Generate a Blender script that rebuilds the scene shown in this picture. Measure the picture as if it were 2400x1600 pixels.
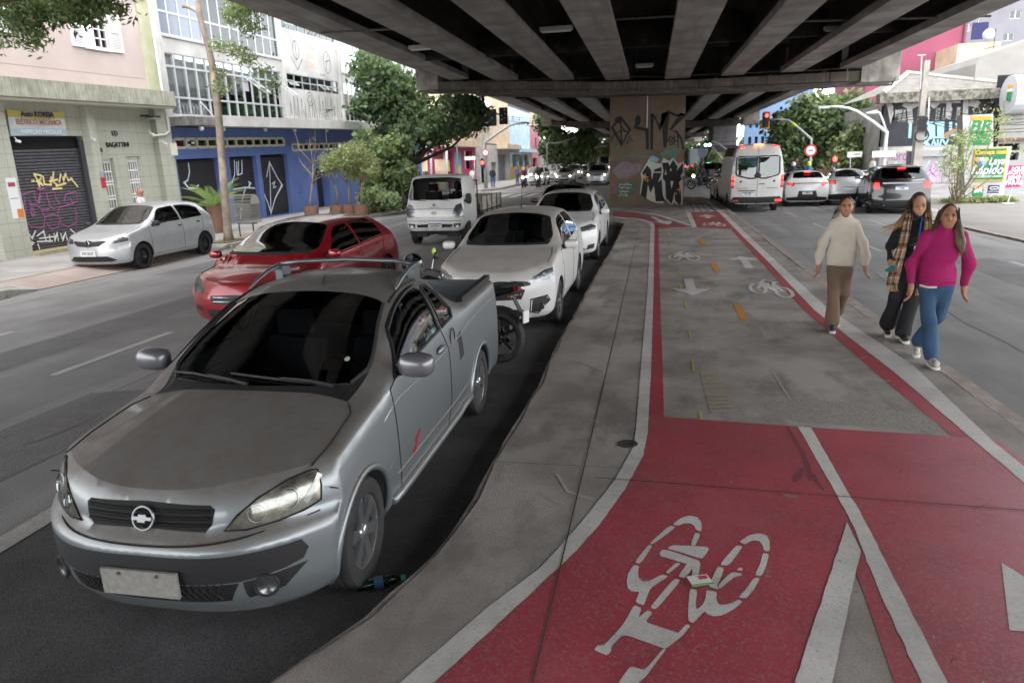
import bpy,bmesh,math,random
import numpy as np
from mathutils import Vector,Matrix
from mathutils.geometry import delaunay_2d_cdt
for o in list(bpy.data.objects): bpy.data.objects.remove(o)
SC = bpy.context.scene
COL = SC.collection
R_ = math.radians
random.seed(7)
# ------------------------------------------------------------------ camera
FPX,PITCH,ROLL,YAW,HCAM = 1629.66,.25337,.033408,.198957,2.26528
def _cam():
 cy,sy,cp,sp,cr,sr = math.cos(YAW),math.sin(YAW),math.cos(PITCH),math.sin(PITCH),math.cos(ROLL),math.sin(ROLL)
 F = Vector((-sy*cp,cy*cp,-sp)); R0 = Vector((cy,sy,0)); U0 = R0.cross(F)
 return R0*cr - U0*sr,R0*sr + U0*cr,F
CR,CU,CF = _cam()
cd = bpy.data.cameras.new('camera'); cam = bpy.data.objects.new('camera',cd); COL.objects.link(cam)
m = Matrix.Identity(4)
for i in range(3):
 m[i][0],m[i][1],m[i][2] = CR[i],CU[i],-CF[i]
m[2][3] = HCAM
cam.matrix_world = m
cd.sensor_width = 36; cd.lens = FPX/2400*36; cd.clip_end = 2000; cd.clip_start = .05
cd.dof.use_dof = True; cd.dof.focus_distance = 6.5; cd.dof.aperture_fstop = 2.4
SC.camera = cam
# ------------------------------------------------------------------ world, sun, exposure
SUN_EL,SUN_ROT = 62,165
w = bpy.data.worlds.new('World'); SC.world = w; w.use_nodes = True
nt = w.node_tree; nt.nodes.clear()
sky = nt.nodes.new('ShaderNodeTexSky'); sky.sky_type = 'NISHITA'; sky.sun_disc = False
sky.sun_elevation = R_(SUN_EL); sky.sun_rotation = R_(SUN_ROT); sky.air_density = 1.0; sky.dust_density = .6; sky.ozone_density = 1
hs = nt.nodes.new('ShaderNodeHueSaturation'); hs.inputs['Saturation'].default_value = .12; hs.inputs['Value'].default_value = 1
bg = nt.nodes.new('ShaderNodeBackground'); bg.inputs[1].default_value = .15
ow = nt.nodes.new('ShaderNodeOutputWorld')
nt.links.new(sky.outputs[0],hs.inputs['Color']); nt.links.new(hs.outputs[0],bg.inputs[0]); nt.links.new(bg.outputs[0],ow.inputs[0])
sl = bpy.data.lights.new('sun','SUN'); sl.energy = .5; sl.angle = R_(50); sl.color = (1,.97,.93)
so = bpy.data.objects.new('sun',sl); COL.objects.link(so)
so.rotation_euler = Vector((math.sin(R_(SUN_ROT))*math.cos(R_(SUN_EL)),math.cos(R_(SUN_ROT))*math.cos(R_(SUN_EL)),math.sin(R_(SUN_EL)))).to_track_quat('Z','Y').to_euler()
vs = SC.view_settings; vs.view_transform = 'Standard'; vs.look = 'None'; vs.gamma = 1; vs.use_curve_mapping = False
vs.exposure = 2.6
# ------------------------------------------------------------------ layout helpers (measured positions in the place)
def ray(px,py): return (CR*((px-1200)/FPX) + CU*((800-py)/FPX) + CF)
def G(px,py,z=0.):
 d = ray(px,py); t = (z-HCAM)/d.z; return Vector((d.x*t,d.y*t,z))
def onX(X,px,py):
 d = ray(px,py); t = X/d.x; return Vector((X,d.y*t,HCAM+d.z*t))
def onY(Y,px,py):
 d = ray(px,py); t = Y/d.y; return Vector((d.x*t,Y,HCAM+d.z*t))
# ------------------------------------------------------------------ materials
MATS = {}
def srgb(h):
 if isinstance(h,str):
  v = [int(h[i:i+2],16)/255 for i in (0,2,4)]
  return tuple(((c+.055)/1.055)**2.4 if c > .04045 else c/12.92 for c in v)
 return tuple(h)
def M(name,col=(.5,.5,.5),rough=.6,metal=0,col2=None,vs=4.,vlo=.35,vhi=.65,bump=0,bs=40.,coat=0,spec=.5,emit=0,fine=0,fs=120.,alpha=1,streak=None,aniso=None,bdist=.01):
 if name in MATS: return MATS[name]
 mt = bpy.data.materials.new(name); mt.use_nodes = True; n = mt.node_tree.nodes; L = mt.node_tree.links
 b = n['Principled BSDF']; col = srgb(col)
 b.inputs['Base Color'].default_value = (*col,1); b.inputs['Roughness'].default_value = rough
 b.inputs['Metallic'].default_value = metal; b.inputs['Specular IOR Level'].default_value = spec
 if coat: b.inputs['Coat Weight'].default_value = coat; b.inputs['Coat Roughness'].default_value = .06
 if emit: b.inputs['Emission Color'].default_value = (*col,1); b.inputs['Emission Strength'].default_value = emit
 tc = None
 def coord(st=None):
  nonlocal tc
  if tc is None: tc = n.new('ShaderNodeTexCoord')
  if st:
   mp = n.new('ShaderNodeMapping'); mp.inputs['Scale'].default_value = st; L.new(tc.outputs['Object'],mp.inputs[0]); return mp.outputs[0]
  return tc.outputs['Object']
 cur = None
 def noise(s,det=6,rg=.6,st=None):
  t = n.new('ShaderNodeTexNoise'); t.inputs['Scale'].default_value = s; t.inputs['Detail'].default_value = det; t.inputs['Roughness'].default_value = rg
  L.new(coord(st),t.inputs['Vector']); return t.outputs['Fac']
 def ramp(src,lo,hi):
  r = n.new('ShaderNodeMapRange'); r.inputs['From Min'].default_value = lo; r.inputs['From Max'].default_value = hi; L.new(src,r.inputs['Value']); return r.outputs[0]
 def mix(f,a,c,mode='MIX'):
  x = n.new('ShaderNodeMix'); x.data_type = 'RGBA'; x.blend_type = mode
  if isinstance(f,(int,float)): x.inputs[0].default_value = f
  else: L.new(f,x.inputs[0])
  for v,i in ((a,6),(c,7)):
   if isinstance(v,tuple): x.inputs[i].default_value = (*v[:3],1)
   else: L.new(v,x.inputs[i])
  return x.outputs[2]
 if col2 is not None:
  cur = mix(ramp(noise(vs),vlo,vhi),col,srgb(col2))
 if streak:
  sc,st,lo,hi,c3 = streak
  cur = mix(ramp(noise(sc,5,.6,st),lo,hi),cur or col,srgb(c3))
 if fine:
  f = ramp(noise(fs,2),.3,.7)
  g = n.new('ShaderNodeMapRange'); g.inputs['To Min'].default_value = 1-fine; g.inputs['To Max'].default_value = 1+fine; L.new(f,g.inputs['Value'])
  vm = n.new('ShaderNodeCombineColor')
  for i in range(3): L.new(g.outputs[0],vm.inputs[i])
  cur = mix(1.,cur or col,vm.outputs[0],'MULTIPLY')
 if cur is not None: L.new(cur,b.inputs['Base Color'])
 if bump:
  bp = n.new('ShaderNodeBump'); bp.inputs['Strength'].default_value = bump; bp.inputs['Distance'].default_value = bdist
  L.new(noise(bs,4),bp.inputs['Height']); L.new(bp.outputs[0],b.inputs['Normal'])
 mt.diffuse_color = (*col,1)
 MATS[name] = mt; return mt
def glass_mat(name,tint=(.1,.11,.11),rough=.02,ior=1.5,refl=1.6):
 if name in MATS: return MATS[name]
 mt = bpy.data.materials.new(name); mt.use_nodes = True; n = mt.node_tree.nodes; L = mt.node_tree.links; n.clear()
 o = n.new('ShaderNodeOutputMaterial'); t = n.new('ShaderNodeBsdfTransparent'); t.inputs[0].default_value = (*tint,1)
 g = n.new('ShaderNodeBsdfGlossy'); g.inputs['Roughness'].default_value = rough; g.inputs[0].default_value = (.95,1,1,1)
 f = n.new('ShaderNodeFresnel'); f.inputs[0].default_value = ior; x = n.new('ShaderNodeMixShader')
 # two faces of a pane roughly double the reflection
 mm = n.new('ShaderNodeMath'); mm.operation = 'MULTIPLY_ADD'; mm.inputs[1].default_value = refl; mm.inputs[2].default_value = .01; mm.use_clamp = True
 L.new(f.outputs[0],mm.inputs[0]); L.new(mm.outputs[0],x.inputs[0]); L.new(t.outputs[0],x.inputs[1]); L.new(g.outputs[0],x.inputs[2]); L.new(x.outputs[0],o.inputs[0])
 MATS[name] = mt; return mt
def worn_paint(name,col,under,amount=.5,scale=6,rough=.65,fade=None):
 """road paint: colour with worn speckles where the slab shows through, grime patches"""
 if name in MATS: return MATS[name]
 mt = M(name,col,rough); n = mt.node_tree.nodes; L = mt.node_tree.links; b = n['Principled BSDF']
 tc = n.new('ShaderNodeTexCoord')
 def ns(s,d,lo,hi):
  t = n.new('ShaderNodeTexNoise'); t.inputs['Scale'].default_value = s; t.inputs['Detail'].default_value = d; t.inputs['Roughness'].default_value = .7
  L.new(tc.outputs['Object'],t.inputs['Vector']); r = n.new('ShaderNodeMapRange'); r.inputs['From Min'].default_value = lo; r.inputs['From Max'].default_value = hi
  L.new(t.outputs['Fac'],r.inputs['Value']); return r.outputs[0]
 def mx(f,a,c):
  x = n.new('ShaderNodeMix'); x.data_type = 'RGBA'; L.new(f,x.inputs[0])
  for v,i in ((a,6),(c,7)):
   if isinstance(v,tuple): x.inputs[i].default_value = (*v,1)
   else: L.new(v,x.inputs[i])
  return x.outputs[2]
 c = srgb(col); u = srgb(under)
 k = mx(ns(1.1,7,.36,.66),c,tuple(x*.48+y*.10 for x,y in zip(c,u)))
 k = mx(ns(.7,6,.50,.78),k,tuple(x*.80+.075 for x in c))
 k = mx(ns(scale*13,4,.60-.10*amount,.74-.10*amount),k,u)
 k = mx(ns(scale*.9,8,.56,.80),k,tuple(x*.45+y*.25 for x,y in zip(c,u)))
 k = mx(ns(90,3,.45,.8),k,tuple(x*.75 for x in c))
 L.new(k,b.inputs['Base Color'])
 bp = n.new('ShaderNodeBump'); bp.inputs['Strength'].default_value = .25; bp.inputs['Distance'].default_value = .004
 L.new(ns(160,3,0,1),bp.inputs['Height']); L.new(bp.outputs[0],b.inputs['Normal'])
 return mt
# ------------------------------------------------------------------ mesh helpers
class MB:
 def __init__(s): s.v = []; s.f = []
 def add(s,vs,fs):
  k = len(s.v); s.v += [tuple(p) for p in vs]; s.f += [tuple(i+k for i in f) for f in fs]; return s
 def box(s,x0,y0,z0,x1,y1,z1,mtx=None):
  vs = [(x,y,z) for z in (z0,z1) for y in (y0,y1) for x in (x0,x1)]
  if mtx is not None: vs = [mtx @ Vector(p) for p in vs]
  return s.add(vs,[(0,2,3,1),(4,5,7,6),(0,1,5,4),(2,6,7,3),(0,4,6,2),(1,3,7,5)])
 def bar(s,a,b,w,h=None,up=(0,0,1)):
  a = Vector(a); b = Vector(b); h = h or w; d = (b-a); L = d.length; d.normalize(); up = Vector(up)
  if abs(d.dot(up)) > .98: up = Vector((1,0,0))
  sx = d.cross(up).normalized(); uz = sx.cross(d)
  vs = [a+sx*(i*w/2)+uz*(j*h/2)+d*(k*L) for k in (0,1) for j in (-1,1) for i in (-1,1)]
  return s.add(vs,[(0,2,3,1),(4,5,7,6),(0,1,5,4),(2,6,7,3),(0,4,6,2),(1,3,7,5)])
 def tube(s,pts,r,n=8,cap=True,closed=False):
  pts = [Vector(p) for p in pts]; k = len(pts); rs = r if isinstance(r,(list,tuple)) else [r]*k
  if len(rs) != k: rs = [float(q) for q in np.interp(np.linspace(0,1,k),np.linspace(0,1,len(rs)),rs)]
  vs = []; prev = None
  for i,p in enumerate(pts):
   a = pts[i-1] if (i > 0 or closed) else p; b = pts[(i+1) % k] if (i < k-1 or closed) else p
   d = (b-a)
   d = d.normalized() if d.length > 1e-9 else Vector((0,0,1))
   if prev is None:
    u = Vector((0,0,1)) if abs(d.z) < .9 else Vector((1,0,0))
    sx = d.cross(u).normalized()
   else:
    sx = prev - d*prev.dot(d)
    sx = sx.normalized() if sx.length > 1e-6 else d.orthogonal().normalized()
   prev = sx; sy = d.cross(sx)
   for j in range(n):
    t = 2*math.pi*j/n; vs.append(p+(sx*math.cos(t)+sy*math.sin(t))*rs[i])
  fs = []
  for i in range(k if closed else k-1):
   for j in range(n):
    a,b2 = i*n+j,i*n+(j+1) % n; c2,d2 = ((i+1) % k)*n+(j+1) % n,((i+1) % k)*n+j
    fs.append((a,b2,c2,d2))
  if cap and not closed:
   fs.append(tuple(range(n-1,-1,-1))); fs.append(tuple((k-1)*n+j for j in range(n)))
  return s.add(vs,fs)
 def lathe(s,prof,n=24,o=(0,0,0),axis='Z',close=False):
  """prof: (radius, height)"""
  vs = []; fs = []; o = Vector(o); k = len(prof)
  for r,h in prof:
   for j in range(n):
    t = 2*math.pi*j/n; a,b = r*math.cos(t),r*math.sin(t)
    vs.append(o+Vector({'Z': (a,b,h),'Y': (a,h,b),'X': (h,a,b)}[axis]))
  for i in range(k if close else k-1):
   for j in range(n):
    i2 = (i+1) % k
    q = (i*n+j,i*n+(j+1) % n,i2*n+(j+1) % n,i2*n+j)
    fs.append(q if axis != 'Y' else q[::-1])
  return s.add(vs,fs)
 def sphere(s,c,r,nu=14,nv=10,mtx=None):
  r = r if isinstance(r,(tuple,list)) else (r,r,r); vs = []; fs = []
  for i in range(nv+1):
   th = math.pi*i/nv
   for j in range(nu):
    ph = 2*math.pi*j/nu
    p = Vector((r[0]*math.sin(th)*math.cos(ph),r[1]*math.sin(th)*math.sin(ph),r[2]*math.cos(th)))
    if mtx is not None: p = mtx @ p
    vs.append(Vector(c)+p)
  for i in range(nv):
   for j in range(nu): fs.append((i*nu+j,(i+1)*nu+j,(i+1)*nu+(j+1) % nu,i*nu+(j+1) % nu))
  return s.add(vs,fs)
 def prism(s,pts,d):
  """planar polygon (3d points) swept along vector d"""
  n = len(pts); pts = [Vector(p) for p in pts]; d = Vector(d); vs = pts+[p+d for p in pts]
  nrm = Vector((0,0,0))
  for i in range(n): nrm += (pts[i]-pts[0]).cross(pts[(i+1) % n]-pts[0])
  fl = nrm.dot(d) > 0
  f0 = tuple(range(n)); f1 = tuple(range(n,2*n)); sd = [(i,(i+1) % n,n+(i+1) % n,n+i) for i in range(n)]
  if fl: fs = [f0[::-1],f1]+sd
  else: fs = [f0,f1[::-1]]+[q[::-1] for q in sd]
  return s.add(vs,fs)
 def poly(s,pts): return s.add(pts,[tuple(range(len(pts)))])
 def ribbon(s,pts,w,nrm,off=0.,closed=False,cap=True):
  """flat stroke of width w lying on a surface with normal nrm"""
  nrm = Vector(nrm).normalized(); P = [Vector(p)+nrm*off for p in pts]; k = len(P)
  ws = w if isinstance(w,(list,tuple)) else [w]*k; vs = []
  for i,p in enumerate(P):
   a = P[i-1] if (i > 0 or closed) else p; b = P[(i+1) % k] if (i < k-1 or closed) else p
   d = (b-a); d = d.normalized() if d.length > 1e-9 else Vector((1,0,0)); sd = nrm.cross(d).normalized()
   m_ = 1.
   if 0 < i < k-1 or closed:
    d1 = (p-a).normalized(); c = max(.35,sd.dot(nrm.cross(d1).normalized())); m_ = 1/c
   e = Vector((0,0,0))
   if cap and not closed: e = d*(ws[i]*.3)*(-1 if i == 0 else 1 if i == k-1 else 0)
   vs += [p+e+sd*ws[i]/2*m_,p+e-sd*ws[i]/2*m_]
  fs = [(2*i,2*i+1,2*((i+1) % k)+1,2*((i+1) % k)) for i in range(k if closed else k-1)]
  return s.add(vs,fs)
 def mesh(s,name,mat=None,smooth=None):
  me = bpy.data.meshes.new(name); me.from_pydata([tuple(p) for p in s.v],[],s.f)
  for mm in (mat if isinstance(mat,(list,tuple)) else [mat]):
   if mm: me.materials.append(mm)
  if smooth is not None:
   if smooth >= 180: me.shade_smooth()
   elif smooth > 0:
    try: me.set_sharp_from_angle(angle=R_(smooth))
    except Exception: pass
  me.update(); return me
 def obj(s,name,mat=None,parent=None,smooth=None):
  return link(name,s.mesh(name,mat,smooth),parent)
def link(name,me,parent=None):
 o = bpy.data.objects.new(name,me); COL.objects.link(o)
 if parent is not None: o.parent = parent
 return o
def tag(o,label=None,cat=None,group=None,kind=None):
 if label: o['label'] = label
 if cat: o['category'] = cat
 if group: o['group'] = group
 if kind: o['kind'] = kind
 return o
def thing(name,label,cat,loc=(0,0,0),rz=0,group=None):
 o = bpy.data.objects.new(name,None); COL.objects.link(o); o.location = loc; o.rotation_euler = (0,0,rz); o.empty_display_size = .2
 return tag(o,label,cat,group)
def copy_tree(o,parent=None):
 c = o.copy(); COL.objects.link(c); c.parent = parent
 for ch in list(o.children): copy_tree(ch,c)
 return c
def text_mesh(name,s,mat,frame,size,ext=.002,align='CENTER',bold=.0,shear=0,sx=1.,parent=None,spacing=1.):
 """frame: 4x4 with x = reading direction, y = up, z = out of the wall"""
 cu = bpy.data.curves.new(name,'FONT'); cu.body = s; cu.size = size; cu.extrude = ext; cu.align_x = align; cu.align_y = 'CENTER'; cu.offset = bold; cu.shear = shear; cu.space_character = spacing; cu.resolution_u = 3
 o = bpy.data.objects.new(name,cu)
 me = bpy.data.meshes.new_from_object(o); bpy.data.objects.remove(o); bpy.data.curves.remove(cu)
 me.transform(frame @ Matrix.Diagonal((sx,1,1,1))); me.materials.clear(); me.materials.append(mat)
 return link(name,me,parent)
def frame(o,x,y):
 x = Vector(x).normalized(); y = Vector(y); y = (y-x*y.dot(x)).normalized(); z = x.cross(y); m = Matrix.Identity(4)
 for i in range(3): m[i][0],m[i][1],m[i][2],m[i][3] = x[i],y[i],z[i],o[i]
 return m
def lerp(a,b,t): return a+(b-a)*t
# ================================================================== SETTING
ASPH = M('asphalt','8b8a89',.9,col2='787776',vs=.7,bump=.8,bs=150,fine=.65,fs=130,spec=.3,streak=(1.2,(.9,.06,1),.52,.72,'979593'))
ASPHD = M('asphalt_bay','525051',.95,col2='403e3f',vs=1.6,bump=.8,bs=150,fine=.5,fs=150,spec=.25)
CONC = M('concrete_slab','9d9690',.85,col2='7b736c',vs=1.1,vlo=.38,vhi=.62,bump=.5,bs=90,fine=.26,fs=130,streak=(2.6,(1,.45,1),.52,.72,'6a625b'))
CONC2 = M('concrete_kerb_rough','918b86',.9,col2='67625d',vs=3.2,bump=.9,bs=38,fine=.28,fs=140,bdist=.02)
JOINT = M('joint_dark','3e3934',.95)
WALK = M('sidewalk_concrete','9a9794',.9,col2='827e7a',vs=.9,bump=.3,bs=60,fine=.1,fs=120)
WALKR = M('sidewalk_reddish','a4938a',.9,col2='8f837c',vs=1.3,bump=.3,bs=60,fine=.1,fs=120)
KERBW = M('kerb_stone','a9a6a1',.85,col2='86817b',vs=4,bump=.4,bs=30,fine=.1)
KERBP = M('kerb_granite','a5978f',.85,col2='82776f',vs=5,bump=.5,bs=30,fine=.12)
REDP = worn_paint('red_path_paint','ae4150','8f6c69',.95,5,.42)
REDS = worn_paint('red_path_stripe','ab3442','8a6a66',.45,6,.6)
WHP = worn_paint('white_road_paint','d2cfca','8c8580',.5,4,.6)
WHB = worn_paint('white_lane_paint','b9b8b4','77746f',.9,5,.7)
YEL = worn_paint('yellow_road_paint','c9b45a','8a8078',1.1,6,.7)
YELF = worn_paint('faded_yellow_paint','a3905c','958c82',2.2,5,.75)
ORG = worn_paint('orange_road_paint','c98a2c','8a7c6c',.7,6,.7)
def structure(o): o['kind'] = 'structure'; return o
gnd = MB().poly([(-600,-300,0),(600,-300,0),(600,900,0),(-600,900,0)]).obj('road',ASPH); structure(gnd)
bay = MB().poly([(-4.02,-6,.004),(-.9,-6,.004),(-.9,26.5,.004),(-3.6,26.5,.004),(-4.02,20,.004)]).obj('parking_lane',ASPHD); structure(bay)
# ---- median island ------------------------------------------------
ZI = .13
kerbL = [(-3.1,-6),(-2.6,.6),(-1.86,1.7),(-1.56,2.3),(-1.35,2.76),(-1.17,3.35),(-1.12,3.85),(-1.11,4.4),(-1.10,5.0),(-1.05,6.4),(-1.07,8.),(-1.03,9.8),(-1.0,13),(-.9,16.8),(-.85,23.6),(-1.15,24.4),(-3.6,25.2),(-4.0,26.5),(-4.0,34.8),(-3.2,36.2),(0,37.2)]
kerbR = [(2.6,37),(3.05,36),(3.1,33),(3.05,21),(2.96,13),(2.97,5),(2.97,-6)]
def rough(P,d=.18,a=.006,seed=3):      # broken, trowelled edge
 r = np.random.RandomState(seed); o = []
 for p,q in zip(P[:-1],P[1:]):
  n = max(1,int(math.hypot(q[0]-p[0],q[1]-p[1])/d))
  for k in range(n): o.append((p[0]+(q[0]-p[0])*k/n+r.normal()*a,p[1]+(q[1]-p[1])*k/n+r.normal()*a*.3))
 return o+[P[-1]]
kerbL = rough(kerbL)
isl_pts = kerbL+kerbR
isl = MB().prism([(x,y,-.05) for x,y in isl_pts],(0,0,ZI+.05-.008)).obj('median_island',CONC2); structure(isl)
# cast slabs of the island, separated by the cut joints
def clip_poly(P,a,b,c):      # keep a*x+b*y<=c
 out = []
 for i in range(len(P)):
  p,q = P[i],P[(i+1) % len(P)]; fp = a*p[0]+b*p[1]-c; fq = a*q[0]+b*q[1]-c
  if fp <= 0: out.append(p)
  if fp*fq < 0:
   t = fp/(fp-fq); out.append((p[0]+(q[0]-p[0])*t,p[1]+(q[1]-p[1])*t))
 return out
j1,j2 = G(1415,900,ZI),G(1247,1600,ZI); j3 = G(1480,612,ZI)
jx = lambda y: j1.x+(j3.x-j1.x)*(y-j1.y)/(j3.y-j1.y) if y > j1.y else j2.x+(j1.x-j2.x)*(y-j2.y)/(j1.y-j2.y)
cj = [-6,1.2,4.62,9.3,14.2,19.2,24.2,29.5,37.3]
inner = [(x+.035+.012*math.sin(y*5),y) for x,y in kerbL]+[(x-.14,y) for x,y in kerbR]
g = .006
for i in range(len(cj)-1):
 y0,y1 = cj[i]+g,cj[i+1]-g
 band = clip_poly(clip_poly(inner,0,-1,-y0),0,1,y1)
 xa,xb = jx(y0),jx(y1); a,b = (y1-y0),-(xb-xa); c = a*xa+b*y0
 for side in (0,1):
  P = clip_poly(band,a,b,c-g*a) if side == 0 else clip_poly(band,-a,-b,-c-g*a)
  if len(P) > 2: MB().prism([(x,y,ZI-.02) for x,y in P],(0,0,.02)).obj('slab',CONC,isl)
# granite kerb stones on the traffic side, one by one
for i in range(38):
 y0 = -3+i*1.05
 def kx(y):
  ys = [p[1] for p in kerbR][::-1]; xs = [p[0] for p in kerbR][::-1]; return float(np.interp(y,ys,xs))
 xa,xb = kx(y0+.006),kx(y0+1.04); dz = random.uniform(-.006,.006)
 MB().prism([(xa-.135,y0+.006,0),(xa+.012,y0+.006,0),(xb+.012,y0+1.04,0),(xb-.135,y0+1.04,0)],(0,0,ZI+.004+dz)).obj('kerb_stone',KERBP,isl)
def sheet(name,pts,mat,z,parent=None,px=True):
 P = [G(x,y,z) if px else Vector((x,y,z)) for x,y in pts]
 nrm = sum(((P[i]-P[0]).cross(P[i+1]-P[0]).z for i in range(1,len(P)-1)))
 if nrm < 0: P = P[::-1]
 return MB().poly(P).obj(name,mat,parent)
def strip(name,L,Rr,mat,z,parent):
 P = [G(x,y,z) for x,y in L]; Q = [G(x,y,z) for x,y in Rr]; b = MB(); r = np.random.RandomState(len(P)+int(L[0][0]))
 def fine_(A):      # slightly ragged painted edge
  o = []
  for p,q in zip(A[:-1],A[1:]):
   n_ = max(3,int((q-p).length/.05)) if (q-p).length < 6 else 40
   for k in range(n_): v = p.lerp(q,k/n_); o.append(v+Vector((r.normal()*.0016,r.normal()*.0016,0)))
  return o+[A[-1]]
 P,Q = fine_(P),fine_(Q)
 n,m = len(P),len(Q); vs = P+Q; i = j = 0; F = []
 while i < n-1 or j < m-1:
  if j == m-1 or (i < n-1 and (i+1)/(n-1) <= (j+1)/(m-1)): F.append((i,n+j,i+1)); i += 1
  else: F.append((i,n+j,n+j+1)); j += 1
 b.add(vs,F); return b.obj(name,mat,parent)
ZR,ZW,ZW2 = ZI+.002,ZI+.004,ZI+.0055
# red surfacing in the foreground, its white edge line, centre lines
WLl = [(820,1700),(937,1598),(1136,1428),(1266,1329),(1365,1221),(1442,1122),(1484,1049),(1490,1010),(1499,900),(1501,871),(1517.5,684),(1524.5,529.5)]
WLr = [(905,1700),(1019,1598),(1235,1397),(1340,1300),(1402,1232),(1465,1145),(1507,1068),(1518,1015),(1524,900),(1526,871),(1531.5,684),(1534,529.5)]
strip('edge_line',WLl,WLr,WHP,ZW,isl)
sheet('red_surfacing',[(905,1700),(1019,1598),(1235,1397),(1340,1300),(1402,1232),(1465,1145),(1507,1068),(1518,1015),(1522,973),(1557,976),(1870,999),(2230,1022),(2340,1031),(2400,1078),(2560,1185),(2900,1450),(2900,1700),(2185,1700),(2095,1592),(2020,1376),(2000,1330),(1951,1598),(1935,1700)],REDP,ZR,isl)
strip('red_edge_stripe',[(1522,973),(1524.5,900),(1532,684),(1534.5,529.5)],[(1556,976),(1554.5,900),(1547,684),(1543,529.5)],REDS,ZR,isl)
strip('centre_line',[(1870,999.5),(1962,1160),(2000,1232),(2060,1382),(2157,1592),(2205,1700)],[(1901,1002),(1986,1150),(2012,1191),(2100,1362),(2222,1600),(2268,1700)],WHP,ZW,isl)
strip('branch_line',[(1985,1222),(1950,1330),(1863,1598),(1830,1700)],[(2018,1290),(2005,1345),(1951,1598),(1930,1700)],WHP,ZW2,isl)
strip('edge_line',[(1723,536.5),(1805,618),(1908,726),(2095,871),(2273,1023),(2400,1130),(2600,1300)],[(1735,534),(1826,618),(1940,722),(2142,857),(2329,1035),(2400,1092),(2640,1280)],WHP,ZW,isl)
strip('red_edge_stripe',[(1714,539),(1790,620),(1884,727),(2050,871),(2232,1021)],[(1723,536.8),(1804.5,618.3),(1907,726.5),(2094,871.5),(2272,1023)],REDS,ZR,isl)
# far red crossing area by the pillar
strip('red_surfacing',[(1600,461),(1612,475)],[(1650,462),(1668,476)],REDP,ZR,isl)
sheet('red_surfacing',[(1613,498),(1686,496),(1722,536),(1632,533)],REDP,ZR,isl)
sheet('red_surfacing',[(1436,498),(1470,497),(1540,507),(1620,532),(1544,534),(1522,521),(1490,513),(1440,507)],REDP,ZR,isl)
sheet('edge_line',[(1524.5,530),(1534,530),(1531,521),(1500,512),(1440,507.5),(1440,511),(1495,516),(1521,523)],WHP,ZW,isl)
strip('edge_line',[(1599,476),(1622,533)],[(1607,475),(1634,532)],WHP,ZW,isl)
strip('edge_line',[(1652,470),(1690,503),(1723,536.5)],[(1661,470),(1703,503),(1735,534)],WHP,ZW2,isl)
strip('edge_line',[(1470,495),(1540,504.5),(1620,530)],[(1472,493.5),(1544,503),(1624,528)],WHP,ZW,isl)
for k in range(4):
 x0 = 1607+k*13.2; x1 = 1614+k*16
 strip('crossing_stripe',[(x0,480),(x1,496)],[(x0+9,480),(x1+11.5,496)],WHP,ZW,isl)
# dashes, arrows, bicycles on the grey part
for a in ([(1637,561),(1649,561),(1656,575),(1643,575)],[(1664,616),(1679,616),(1690,636),(1674,636)],[(1716,710),(1733,710),(1754,749),(1736,750)]):
 sheet('orange_dash',a,ORG,ZW,isl)
for x,y,h in ((1560,537,8),(1567,549,8),(1572,574,8),(1581,598,10),(1592,640,11),(1594,670,8),(1606,715,15),(1616,783,20),(1623,855,28),(1641,972,22)):
 sheet('yellow_tick',[(x-3,y-h/2),(x+2,y-h/2),(x+6,y+h/2),(x,y+h/2)],YEL,ZW,isl)
for k in range(10):
 t = k/9.; xa = lerp(1640,1662,t); xb = lerp(1690,1728,t); y = lerp(878,964,t)
 sheet('faded_yellow_bar',[(xa,y-4),(xb-6,y-5),(xb,y),(xa+3,y+1.5)],YELF,ZW,isl)
def arrow(base,tip,w,hw,hl):
 a = G(*base,ZW); b = G(*tip,ZW); d = (b-a); L = d.length; d.normalize(); s = Vector((-d.y,d.x,0))
 P = [a+s*w/2,a+d*(L-hl)+s*w/2,a+d*(L-hl)+s*hw/2,b,a+d*(L-hl)-s*hw/2,a+d*(L-hl)-s*w/2,a-s*w/2]
 b2 = MB(); b2.add(P,[(0,6,5,1),(2,4,3)] if True else []); return b2.obj('arrow_marking',WHP,isl)
arrow((1613,653),(1624,692),.16,.62,.55)
arrow((1756,628),(1737,600),.16,.62,.55)
arrow((1660,511),(1655,503),.16,.7,.9)
arrow((1528,508),(1570,527),.16,.7,1.4)
ay = G(2360,1470,ZW); sheet('arrow_marking',[(2347,1317),(2400,1350),(2470,1385),(2480,1500),(2400,1478),(2366,1476)],WHP,ZW,isl)
def bike(pts_fn,w,parent):
 """bicycle pictogram; pts_fn maps u (0..1 along), v (0..1 up) to the ground"""
 dz = [0.]
 def seg(P,ww=w): dz[0] += .0002; MB().ribbon([pts_fn(*p)+Vector((0,0,dz[0])) for p in P],ww,(0,0,1)).obj('bicycle_marking',WHP,parent)
 for c in (.2,.8):
  for k in range(4):
   seg([(c+.19*math.cos(t),.28+.28*math.sin(t)) for t in np.linspace(k*math.pi/2+.08,(k+1)*math.pi/2-.08,8)])
 seg([(.2,.28),(.40,.70),(.68,.72),(.46,.3),(.2,.28)]); seg([(.40,.70),(.46,.3)]); seg([(.8,.28),(.66,.85),(.60,.92)]); seg([(.32,.82),(.46,.82)]); seg([(.39,.82),(.41,.70)])
def bfr(c0,c1,c3):
 a,b,d = G(*c0,ZW),G(*c1,ZW),G(*c3,ZW); return lambda u,v: a+(b-a)*u+(d-a)*v
bike(bfr((1640,611),(1566,609),(1638,590)),.06,isl)
bike(bfr((1862,700),(1757,684),(1850,660)),.06,isl)
bike(bfr((1647,528),(1698,531),(1654,518)),.07,isl)
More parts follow.
